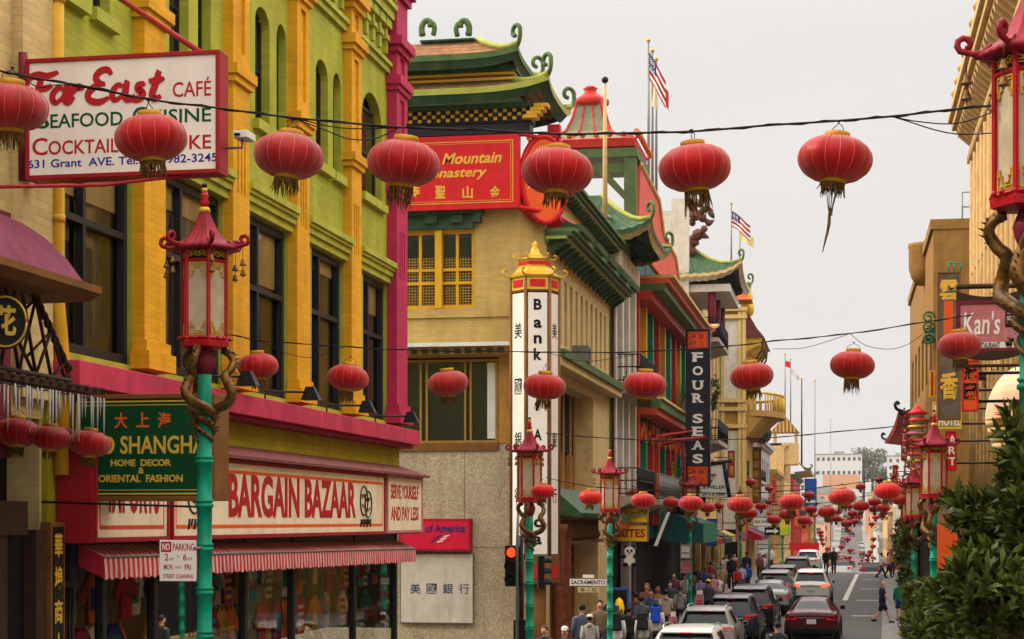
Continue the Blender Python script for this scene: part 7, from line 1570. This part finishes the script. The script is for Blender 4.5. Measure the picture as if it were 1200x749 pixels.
def person(x, y, rz, label, top, bot, hair=(24, 18, 16), pose='walk', skin='skin', ht=1.72, shorts=False, sleeve=True, hat=None, hood=False, long_hair=False, bald=False, z=None, shoes=(40, 36, 34), group=None):
    t = thing('person', label, 'person', (0, 0, 0), group); bmsh, z0 = body_mesh(pose); J, _ = pose_joints(pose); dz = Vector((0, 0, -z0))
    b = bpy.data.objects.new('body', bmsh); COL.objects.link(b); b.parent = t
    if skin != 'skin': b.material_slots[0].link = 'OBJECT'; b.material_slots[0].material = M[skin]
    g = lambda k: J[k]+dz; zz = dz.z
    def wear(nm, key, col, fn, rough=.85):
        k_ = (nm, pose, key)
        if k_ not in _wear:
            m = MB().use(cm((128, 128, 128), .85)); fn(m); o = m.build(nm, t); _wear[k_] = o.data; 
        else:
            o = bpy.data.objects.new(nm, _wear[k_]); COL.objects.link(o); o.parent = t
        o.material_slots[0].link = 'OBJECT'; o.material_slots[0].material = cm(col, rough, var=.25, vs=5)
    def f_top(m):
        ering(m, [(0, 0, .88+zz, .185, .14), (0, 0, 1.0+zz, .175, .135), (0, 0, 1.14+zz, .165, .125), (0, 0, 1.3+zz, .19, .13), (0, -.005, 1.4+zz, .2, .12), (0, -.005, 1.46+zz, .15, .095), (0, 0, 1.5+zz, .07, .065)])
        for n_ in 'LR':
            if sleeve: m.tube([g('sh'+n_)+Vector((0, 0, .01)), g('el'+n_), g('wr'+n_)], [.072, .056, .042], 10)
            else: m.tube([g('sh'+n_)+Vector((0, 0, .01)), g('sh'+n_).lerp(g('el'+n_), .75)], [.07, .064], 10)
        if hood: m.ball((0, -.09, 1.47+zz), .09, 10, .8)
    wear('jacket' if sleeve else 'shirt', (sleeve, hood), top, f_top)
    def f_bot(m):
        ering(m, [(0, 0, .80+zz, .165, .125), (0, 0, .9+zz, .178, .135), (0, 0, 1.0+zz, .168, .125)])
        for n_ in 'LR':
            if shorts: m.tube([g('hip'+n_)+Vector((0, 0, -.02)), g('hip'+n_).lerp(g('knee'+n_), .9)], [.105, .088], 10)
            else: m.tube([g('hip'+n_)+Vector((0, 0, -.02)), g('knee'+n_), g('ank'+n_)+Vector((0, 0, -.01))], [.105, .074, .058], 10)
    wear('trousers' if not shorts else 'shorts', shorts, bot, f_bot)
    def f_hair(m):
        ering(m, [(0, -.02, 1.61+zz, .07, .06), (0, -.018, 1.66+zz, .088, .088), (0, -.01, 1.71+zz, .085, .092), (0, 0, 1.75+zz, .062, .07), (0, 0, 1.768+zz, .02, .024)])
        if long_hair: ering(m, [(0, -.07, 1.36+zz, .075, .03), (0, -.07, 1.5+zz, .085, .045), (0, -.045, 1.66+zz, .088, .06)])
    if not bald: wear('hair', long_hair, hair, f_hair, .5)
    if hat: wear('cap', 1, hat, lambda m: (ering(m, [(0, 0, 1.69+zz, .096, .1), (0, 0, 1.74+zz, .088, .092), (0, 0, 1.785+zz, .05, .055)]), m.ext([(-.07, .08, 1.69+zz), (.07, .08, 1.69+zz), (.05, .17, 1.68+zz), (-.05, .17, 1.68+zz)], (0, 0, .012))))
    wear('face', 0, (60, 34, 30), lambda m: ([m.ball((s*.032, .098, 1.65+zz), .011, 6, .6) for s in (-1, 1)], m.box(-.026, .026, .092, .102, 1.578+zz, 1.586+zz)), .5)
    wear('shoes', 0, shoes, lambda m: [m.tube([g('ank'+n_)+Vector((0, -.05, -.045)), g('ank'+n_)+Vector((0, .05, -.045)), g('ank'+n_)+Vector((0, .17, -.055))], [.042, .048, .034], 8) for n_ in 'LR'])
    s = ht/1.77; t.scale = (s, s, s); t.rotation_euler.z = rz; t.location = (x, y, zg(y)+.13 if z is None else z); return t
def at_px(px, py_head, ht, ground): pass
def pX(px, Y): r = ray(px, 600); return r[0]/r[1]*Y
N_, S_ = 0, math.pi
person(pX(911, 40), 40, .35, 'person in a dark green shirt with short dark hair beside the red car', (40, 48, 44), (30, 32, 40), pose='stand', ht=1.66, z=.2)
person(pX(1034, 73.5), 73.5, -math.pi/2+.1, 'bald person in navy T-shirt and shorts striding across the lane', (26, 32, 52), (24, 28, 44), pose='stride', ht=1.76, shorts=True, sleeve=False, bald=True, z=zg(73.5))
person(pX(1033, 124), 124, -math.pi/2+.2, 'person in a white shirt and blue jeans crossing at the crest', (222, 216, 210), (52, 66, 96), pose='stride', ht=1.78, z=zg(124)+.01)
person(pX(1041, 126), 126, -math.pi/2, 'person in a pale pink top walking beside the white shirted one at the crest', (210, 170, 176), (40, 44, 60), pose='walk', ht=1.74, z=zg(126)+.01, long_hair=True)
person(pX(1046, 127), 127, -.3, 'person in a mustard top at the kerb by the crest', (200, 140, 50), (40, 40, 50), pose='stand', ht=1.7)
person(pX(1054, 75), 75, .2, 'person in a green top and blue shorts at the planted kerb', (30, 110, 66), (40, 56, 120), pose='stand', ht=1.62, shorts=True, z=zg(75)+.02)
person(pX(968, 134), 134, S_, 'dark clad person standing on the left at the crest behind the white car', (26, 24, 26), (24, 24, 28), pose='walk', ht=1.85, z=zg(134)+.01); person(pX(977, 134), 134.6, S_, 'dark clad person standing on the right at the crest behind the white car', (34, 26, 24), (22, 22, 26), pose='stand', ht=1.9, z=zg(134)+.01)
G_ = 'pedestrians on the crowded west pavement'
P_ = [  # px, head row, Y, heading, label, top, bottom, kwargs
    (691, 722, 43, N_, 'person in a grey hooded sweatshirt and cap just left of the SACRAMENTO lamp', (150, 144, 136), (50, 52, 60), dict(hood=True, hat=(200, 196, 190))),
    (682, 726, 43.6, .3, 'person in a blue grey jacket beside the grey hooded one near the SACRAMENTO lamp', (70, 78, 92), (40, 40, 46), {}),
    (638, 740, 36.5, S_, 'person with tousled brown hair facing the camera at the bottom edge by the traffic signal', (60, 50, 46), (40, 40, 46), dict(hair=(90, 60, 36))),
    (662, 739, 37, S_, 'person with a pale cap at the bottom edge below the carved columns', (70, 60, 56), (40, 40, 46), dict(hat=(214, 206, 196))),
    (723, 718, 46, N_, 'person in white with a black backpack right of the SACRAMENTO lamp', (206, 200, 192), (30, 32, 40), {}),
    (737, 712, 48, N_, 'person in black clothes between two backpack wearers', (24, 24, 26), (24, 24, 28), {}),
    (754, 718, 46.5, N_, 'person in a light grey hoodie with a black backpack near the bottom edge', (166, 158, 148), (44, 46, 56), dict(hood=True)),
    (769, 705, 51, N_, 'person in a white shirt wearing a bright blue backpack', (214, 208, 200), (50, 52, 60), {}),
    (752, 699, 55, .1, 'broad person in faded denim jacket under the panda board', (74, 88, 100), (40, 44, 54), dict(ht=1.74)),
    (758, 684, 62, S_, 'fair haired person facing the camera under the yellow KITES sign', (140, 90, 70), (50, 46, 44), dict(hair=(150, 96, 54), long_hair=True)),
    (771, 687, 62, S_, 'auburn haired person in a tan coat under the teal awning', (150, 104, 62), (50, 46, 44), dict(hair=(140, 70, 36), long_hair=True)),
    (797, 686, 66, N_, 'person in a grey hoodie with dark hood walking away before the lamp by the awning', (126, 120, 112), (28, 30, 38), dict(hood=True, ht=1.82)),
    (790, 671, 76, S_, 'person in a plaid purple shirt beneath the pale notice board', (104, 50, 70), (36, 36, 46), dict(ht=1.8)),
    (803, 673, 77, S_, 'person in a pale jacket beside the plaid shirt', (150, 140, 132), (36, 40, 50), {}),
    (821, 676, 78, N_, 'person in a lavender top right of the lamp by the awning', (120, 110, 150), (50, 60, 90), {}),
    (827, 664, 86, S_, 'person in a dark violet top farther along the shop fronts', (70, 60, 96), (36, 36, 46), {}),
    (836, 672, 80, S_, 'person with bare arms in a rose top next to the parked row', (190, 130, 130), (50, 60, 86), dict(sleeve=False, long_hair=True)),
    (842, 676, 80.5, S_, 'person in a white top next to the rose top', (216, 210, 204), (60, 70, 96), dict(sleeve=False)),
    (830, 692, 70, N_, 'person with a yellow green cap near the black parked car', (60, 60, 66), (36, 36, 46), dict(hat=(196, 200, 40))),
    (846, 660, 92, S_, 'person in a tan shirt in the middle of the crowd', (170, 140, 104), (46, 50, 60), {}),
    (851, 644, 104, S_, 'tall person in white and red before the pink shop sign', (206, 190, 184), (120, 40, 44), dict(ht=1.85)),
    (857, 650, 102, N_, 'person in a black coat left of the far pole', (28, 26, 28), (28, 28, 32), {}),
    (864, 664, 94, S_, 'person in a red shirt close to the grey parked car', (186, 40, 40), (40, 44, 60), {}),
    (869, 660, 95, N_, 'person in a pale blue shirt close to the grey parked car', (170, 184, 200), (50, 60, 90), {}),
    (866, 641, 112, S_, 'person in a scarlet top behind the far lamp pole', (200, 50, 40), (30, 30, 36), {}),
    (875, 645, 110, N_, 'person in a dark navy jacket behind the far lamp pole', (28, 34, 56), (30, 30, 36), {}),
    (876, 660, 98, S_, 'person in a royal blue jacket at the kerb of the crowd', (36, 60, 150), (40, 44, 60), {}),
    (890, 648, 116, S_, 'person in dull plum clothes far along the pavement', (110, 60, 70), (40, 36, 40), {}),
    (895, 650, 118, N_, 'person in pale pink far along the pavement', (210, 180, 176), (60, 60, 70), {}),
    (903, 641, 128, S_, 'person in a white shirt near the red shop banner', (220, 214, 208), (40, 40, 50), {})]
packs = {}
for i, (px, py, Y, hd, lb, tp, bt, kw) in enumerate(P_):
    r = ray(px, py); k = Y/r[1]; zt = EYE+r[2]*k; kw = dict(kw); ht = kw.pop('ht', 1.72); gz = zg(Y)+.13
    if abs(zt-ht-gz) < .35: ht = max(1.5, min(1.92, zt-gz))
    t = person(r[0]*k, Y, hd+rnd.uniform(-.3, .3), lb, tp, bt, ht=ht, pose=('walk', 'stand', 'walk', 'stride')[i % 4], skin='skin' if i % 5 else 'skin_dark', group=G_, **kw); packs[i] = t
for i, col, lb in ((4, (26, 26, 30), 'black backpack worn over white clothes right of the SACRAMENTO lamp'), (6, (24, 24, 26), 'black backpack on the light grey hoodie'), (7, (26, 64, 170), 'bright blue backpack on the white shirt')):
    t = packs[i]; t.rotation_euler.z = 0; x, y, z_ = t.location; m = MB().use(cm(col, .7)); fr_ = FS(y-.14)
    m.hexa([(x-.15, y-.28, z_+.98), (x+.15, y-.28, z_+.98), (x+.15, y-.13, z_+.98), (x-.15, y-.13, z_+.98)], [(x-.12, y-.24, z_+1.42), (x+.12, y-.24, z_+1.42), (x+.12, y-.12, z_+1.44), (x-.12, y-.12, z_+1.44)])
    m.hexa([(x-.1, y-.33, z_+1.02), (x+.1, y-.33, z_+1.02), (x+.1, y-.27, z_+1.02), (x-.1, y-.27, z_+1.02)], [(x-.09, y-.31, z_+1.2), (x+.09, y-.31, z_+1.2), (x+.09, y-.25, z_+1.2), (x-.09, y-.25, z_+1.2)])
    for s in (-1, 1): m.tube(smooth_path([(x+s*.1, y-.13, z_+1.42), (x+s*.11, y-.0, z_+1.52), (x+s*.12, y+.14, z_+1.36), (x+s*.13, y+.1, z_+1.08), (x+s*.13, y-.12, z_+1.02)], 3), .018, 5)
    o = m.build('backpack', bevel=.03); tag(o, lb, 'backpack')
for i, (px, Y, col, bt) in enumerate(((745, 57, (90, 60, 60), (40, 40, 48)), (763, 59, (60, 80, 110), (36, 36, 44)), (780, 60, (170, 150, 130), (50, 46, 44)), (785, 69, (40, 60, 60), (30, 30, 36)), (810, 83, (120, 80, 60), (40, 40, 46)), (816, 88, (60, 60, 90), (30, 30, 40)), (833, 95, (150, 60, 70), (40, 40, 50)), (839, 99, (90, 110, 80), (50, 50, 56)), (848, 108, (60, 40, 50), (30, 30, 36)), (861, 120, (160, 150, 140), (60, 60, 70)), (715, 50, (56, 58, 64), (34, 34, 40)), (703, 47, (110, 90, 70), (40, 40, 46)))):
    person(pX(px, Y), Y, (0, S_)[i % 2]+rnd.uniform(-.4, .4), ('person in %s clothes deep in the west pavement crowd') % ('mauve', 'slate blue', 'beige', 'bottle green', 'rust brown', 'indigo', 'raspberry', 'sage green', 'aubergine', 'stone coloured', 'charcoal', 'dark tan')[i], col, bt, pose=('walk', 'stand', 'stride')[i % 3], ht=rnd.uniform(1.6, 1.82), group=G_, long_hair=i % 3 == 1, hood=i % 4 == 2)
t = thing('poster_kiosk', 'blue framed poster kiosk with a yellow figure shape behind the SACRAMENTO lamp', 'kiosk', onY(726, 735, 52)); a, b = onY(716, 735, 52), onY(737, 689, 52); fk = FS(52); m = MB().use(cm((36, 80, 150), .5)); m.fbox(fk, a.x, b.x, zg(52)+.13, b.z, -.2, 0); m.build('frame', t); m = MB().use('interior'); m.fbox(fk, a.x+.06, b.x-.06, a.z+.4, b.z-.06, 0, .01); m.build('poster', t); m = MB().use('yellow_sign'); c = onY(726, 712, 52); m.lathe([(.001, -.32), (.13, -.2), (.16, 0), (.1, .22), (.001, .3)], 10, c+Vector((0, -.05, 0))); m.build('figure', t)
for px, py0, py1, Y, lb in ((789, 717, 741, 55, 'pink parking notice on a thin post in front of the grey hoodie'), (820, 692, 714, 68, 'pink parking notice on a thin post beside the lamp by the awning')):
    t = thing('parking_notice', lb, 'sign', onY(px, 740, Y)); a, b = onY(px-5, py1, Y), onY(px+5, py0, Y); m = MB().use('pink_sign'); m.fbox(FS(Y), a.x, b.x, a.z, b.z-.15, 0, .02); m.build('plate', t); m = MB().use('text_white'); m.fbox(FS(Y), a.x+.05, b.x-.05, b.z-.15, b.z, 0, .03); m.build('cap_plate', t); m = MB().use('text_red'); [m.fbox(FS(Y), a.x+.04, b.x-.04, a.z+.1+.1*i, a.z+.14+.1*i, .02, .026) for i in range(3)]; m.build('text_line', t); MB().use('grey_metal').tube([((a.x+b.x)/2, Y+.04, zg(Y)), ((a.x+b.x)/2, Y+.04, b.z)], .03, 6).build('post', t)
# ------------------------------------------------------------------ shrubs and trees
def leaf(m, p, d, up, l, w_):
    d = d.normalized(); s = d.cross(up); s = s.normalized() if s.length > 1e-3 else d.orthogonal().normalized(); n_ = s.cross(d)
    a = p+d*l*.15+n_*l*.02; b = p+d*l*.55+n_*l*.06; e = p+d*l
    m.add([p, a+s*w_*.28, b+s*w_*.5+n_*w_*.14, e, b-s*w_*.5+n_*w_*.14, a-s*w_*.28, b-n_*l*.0], [(0, 1, 2, 6), (6, 2, 3), (0, 6, 4, 5), (6, 3, 4)], True)
def rosette(m, r_, p, d, l, n):
    d = d.normalized()
    for i in range(n):
        a = 2.4*i+r_.uniform(-.3, .3); o = d.orthogonal().normalized(); o2 = d.cross(o); rad = o*math.cos(a)+o2*math.sin(a); tl = r_.uniform(.25, 1.15)
        dd = d*math.cos(tl)+rad*math.sin(tl); leaf(m, p-d*l*r_.uniform(0, .5), dd, d, l*r_.uniform(.55, 1.25), l*r_.uniform(.26, .36))
def shrub(label, lobes, l, nros, nl, lm, base, seed=1, cat='shrub', name='shrub'):
    r_ = random.Random(seed); t = thing(name, label, cat, base); m = MB().use(lm); st = MB().use('bark'); tot = sum(a*b*c for _, (a, b, c) in lobes); base = Vector(base)
    for (c, (rx, ry, rz_)) in lobes:
        c = Vector(c); k = int(nros*(rx*ry*rz_)**.67/sum((a*b*c2)**.67 for _, (a, b, c2) in lobes))
        mid_ = base.lerp(c, .6)+Vector((r_.uniform(-.1, .1), r_.uniform(-.1, .1), 0)); st.tube([base, mid_, c], [l*.2, l*.14, l*.08], 6)
        for i in range(k):
            v = Vector((r_.gauss(0, 1), r_.gauss(0, 1), r_.gauss(0, 1)+.25)).normalized(); q = r_.uniform(.35, 1.08)**.6; p = c+Vector((v.x*rx, v.y*ry, v.z*rz_))*q
            d = v+Vector((0, 0, .5))+Vector((r_.uniform(-.4, .4),)*3); rosette(m, r_, p, d, l, nl)
            if i % 2 == 0: st.tube([c+(p-c)*.25, p], [l*.05, l*.025], 4)
    m.build('foliage', t); st.build('stem', t); return t
def lobe(px, py, Y, rx, rz_, ry=None):
    r = ray(px, py); k = Y/r[1]; return ((r[0]*k, Y, EYE+r[2]*k), (rx*k, (ry or rx)*k, rz_*k))
shrub('big leafy dark green shrub filling the lower right corner', [lobe(1195, 668, 10.6, 70, 78), lobe(1150, 602, 10.8, 40, 26), lobe(1118, 585, 10.9, 12, 10), lobe(1205, 550, 10.7, 34, 50), lobe(1155, 705, 10.2, 58, 58), lobe(1188, 500, 10.8, 16, 24), lobe(1225, 620, 10.4, 54, 100)], .118, 540, 10, 'leaf_dark', (1.0, 10.7, zg(10.7)+.1), 3)
shrub('lower shrub with small yellow green leaves left of the big dark shrub', [lobe(1102, 716, 23, 32, 36), lobe(1084, 742, 22, 24, 22), lobe(1125, 735, 21, 36, 34), lobe(1088, 695, 23.5, 14, 14)], .115, 560, 9, 'leaf', (1.1, 23, zg(23)+.1), 5)
shrub('small rounded shrub at the kerb before the teal lamp poles', [lobe(1073, 705, 33, 16, 26), lobe(1068, 735, 31, 14, 20)], .11, 300, 8, 'leaf', (1.3, 33, zg(33)+.1), 7)
shrub('dark shrub hiding the bases of the far teal poles', [lobe(1059, 650, 52, 10, 22), lobe(1063, 632, 50, 8, 14), lobe(1060, 676, 50, 10, 12)], .13, 260, 7, 'leaf_dark', (2.0, 51, zg(51)+.1), 9)
shrub('dark street shrub farthest along the planted kerb', [lobe(1053, 640, 76, 9, 20), lobe(1056, 620, 78, 8, 12)], .16, 160, 7, 'leaf_dark', (2.5, 76, zg(76)+.1), 11)
shrub('potted plant trailing over the balcony beside the black vertical sign', [lobe(838, 455, 98, 5, 14), lobe(836, 474, 98, 4, 8)], .2, 80, 7, 'leaf', onY(838, 480, 98), 13, 'plant', 'balcony_plant')
# ------------------------------------------------------------------ far hillside
def hill_house(x, y, w_, d_, h, wall, label, group=None, band=None, nw=4, rows=2, flat=True):
    z0 = zg(y)-1; t = thing('hill_house', label, 'house', (x, y, z0), group); m = MB().use(wall); m.box(x-w_/2, x+w_/2, y, y+d_, z0, z0+h)
    if band: m.use(band).box(x-w_/2+w_*.16, x+w_/2-w_*.04, y-.15, y, z0+h*.35, z0+h*.62)
    m.build('wall', t)
    m = MB().use('far_grey')
    if flat: m.box(x-w_/2-.2, x+w_/2+.2, y-.2, y+d_+.2, z0+h, z0+h+.5); m.box(x-w_*.1, x+w_*.12, y+1, y+3, z0+h+.5, z0+h+1.6)
    else: m.ext([(x-w_/2-.3, y-.2, z0+h), (x+w_/2+.3, y-.2, z0+h), (x, y-.2, z0+h+w_*.3)], (0, d_, 0))
    m.build('roof', t); f_ = FS(y)
    for i in range(nw):
        for j in range(rows):
            u = x-w_/2+w_*(i+.5)/nw; v = z0+h-(2.6+3*j); 
            if band and j == 1: continue
            m = MB().use('far_window'); m.fbox(f_, u-.55, u+.55, v, v+1.5, .02, .06); m.build('window', t)
hill_house(onY(983, 560, 800).x, 800, 20, 14, onY(983, 533, 800).z-zg(800)+1, 'far_white', 'wide white apartment block with an orange band on top of the far hill', None, 'far_orange', 9, 3)
hill_house(onY(1052, 560, 800).x, 800, 9, 14, onY(1050, 535, 800).z-zg(800)+1, 'far_white', 'narrow pale tower block right of the far hilltop trees', None, None, 3, 3)
walls = ['far_white', 'pale_stone', 'far_grey', 'peach', 'sand', 'far_orange', 'cream_plaster']
for i in range(26):
    y = 440+13*i; s = -1 if i % 2 else 1; x = xo(y)+s*(9.5+rnd.uniform(0, 3)); hill_house(x-1.8, y, rnd.uniform(8, 11), 11, rnd.uniform(8, 11), walls[i % 7], 'small pale house among those climbing the far hill', 'houses on the far hill', None, 3, 2, i % 3 > 0)
for i in range(24):
    y = 480+14*i; s = -1 if i % 2 else 1; x = xo(y)+s*(22+rnd.uniform(0, 10)+(i % 3)*6); hill_house(x, y, rnd.uniform(9, 13), 11, rnd.uniform(9, 13), walls[(i*3) % 7], 'small pale house among those climbing the far hill', 'houses on the far hill', None, 3, 2, i % 4 > 0)
def tree(label, px, Y, base_py, top_py, rad, seed, group=None, nros=260):
    r_ = random.Random(seed); b = onY(px, base_py, Y); tp = onY(px, top_py, Y); h = tp.z-zg(Y); b.z = zg(Y); t = thing('hill_tree', label, 'tree', b, group); m = MB().use('bark'); m.tube([b, b+Vector((.3, 0, h*.5)), b+Vector((0, 0, h*.8))], [h*.03, h*.022, h*.008], 6)
    L_ = [(b+Vector((r_.uniform(-1, 1)*rad*.6, r_.uniform(-1, 1)*rad*.4, h*r_.uniform(.45, .85))), rad*r_.uniform(.35, .6)) for _ in range(9)]
    for c, _ in L_: m.tube([b+Vector((0, 0, h*.4)), c], [h*.012, h*.004], 4)
    m.build('trunk', t); m = MB().use('leaf_far')
    for c, rr in L_:
        for i in range(nros//9):
            v = Vector((r_.gauss(0, 1), r_.gauss(0, 1), r_.gauss(0, 1))).normalized()*rr*r_.uniform(.5, 1.05); rosette(m, r_, c+v, v+Vector((0, 0, .4)), rad*.16, 5)
    m.build('crown', t)
tree('tallest dark tree on the far hilltop right of the white block', 1012, 815, 580, 521, 6.5, 21, None, 420); tree('rounded olive tree in the middle of the far hilltop clump', 1022, 810, 585, 524, 7.5, 22, None, 460); tree('lower spreading tree at the right of the far hilltop clump', 1034, 805, 590, 540, 6.5, 23, None, 380)
for i, (px, Y, b_, t_, rd) in enumerate(((962, 700, 610, 584, 4), (1046, 640, 620, 590, 4), (1002, 760, 600, 576, 4), (990, 600, 630, 606, 3), (1040, 560, 640, 612, 3.4))): tree('small street tree among the far hill houses', px, Y, b_, t_, rd, 30+i, 'trees among the far hill houses', 110)
# ------------------------------------------------------------------ hazy air
hm = bpy.data.materials.new('haze'); hm.use_nodes = True; t_ = hm.node_tree; t_.nodes.remove(t_.nodes['Principled BSDF'])
pv_ = t_.nodes.new('ShaderNodeVolumePrincipled'); pv_.inputs['Density'].default_value = .00011; pv_.inputs['Color'].default_value = (.93, .9, .88, 1); pv_.inputs['Anisotropy'].default_value = .2
t_.links.new(pv_.outputs[0], t_.nodes['Material Output'].inputs['Volume'])
m = MB(); m.box(-320, 320, -78, 1250, -14, 75); h_ = m.build('haze'); h_['kind'] = 'stuff'; h_.data.materials.append(hm)
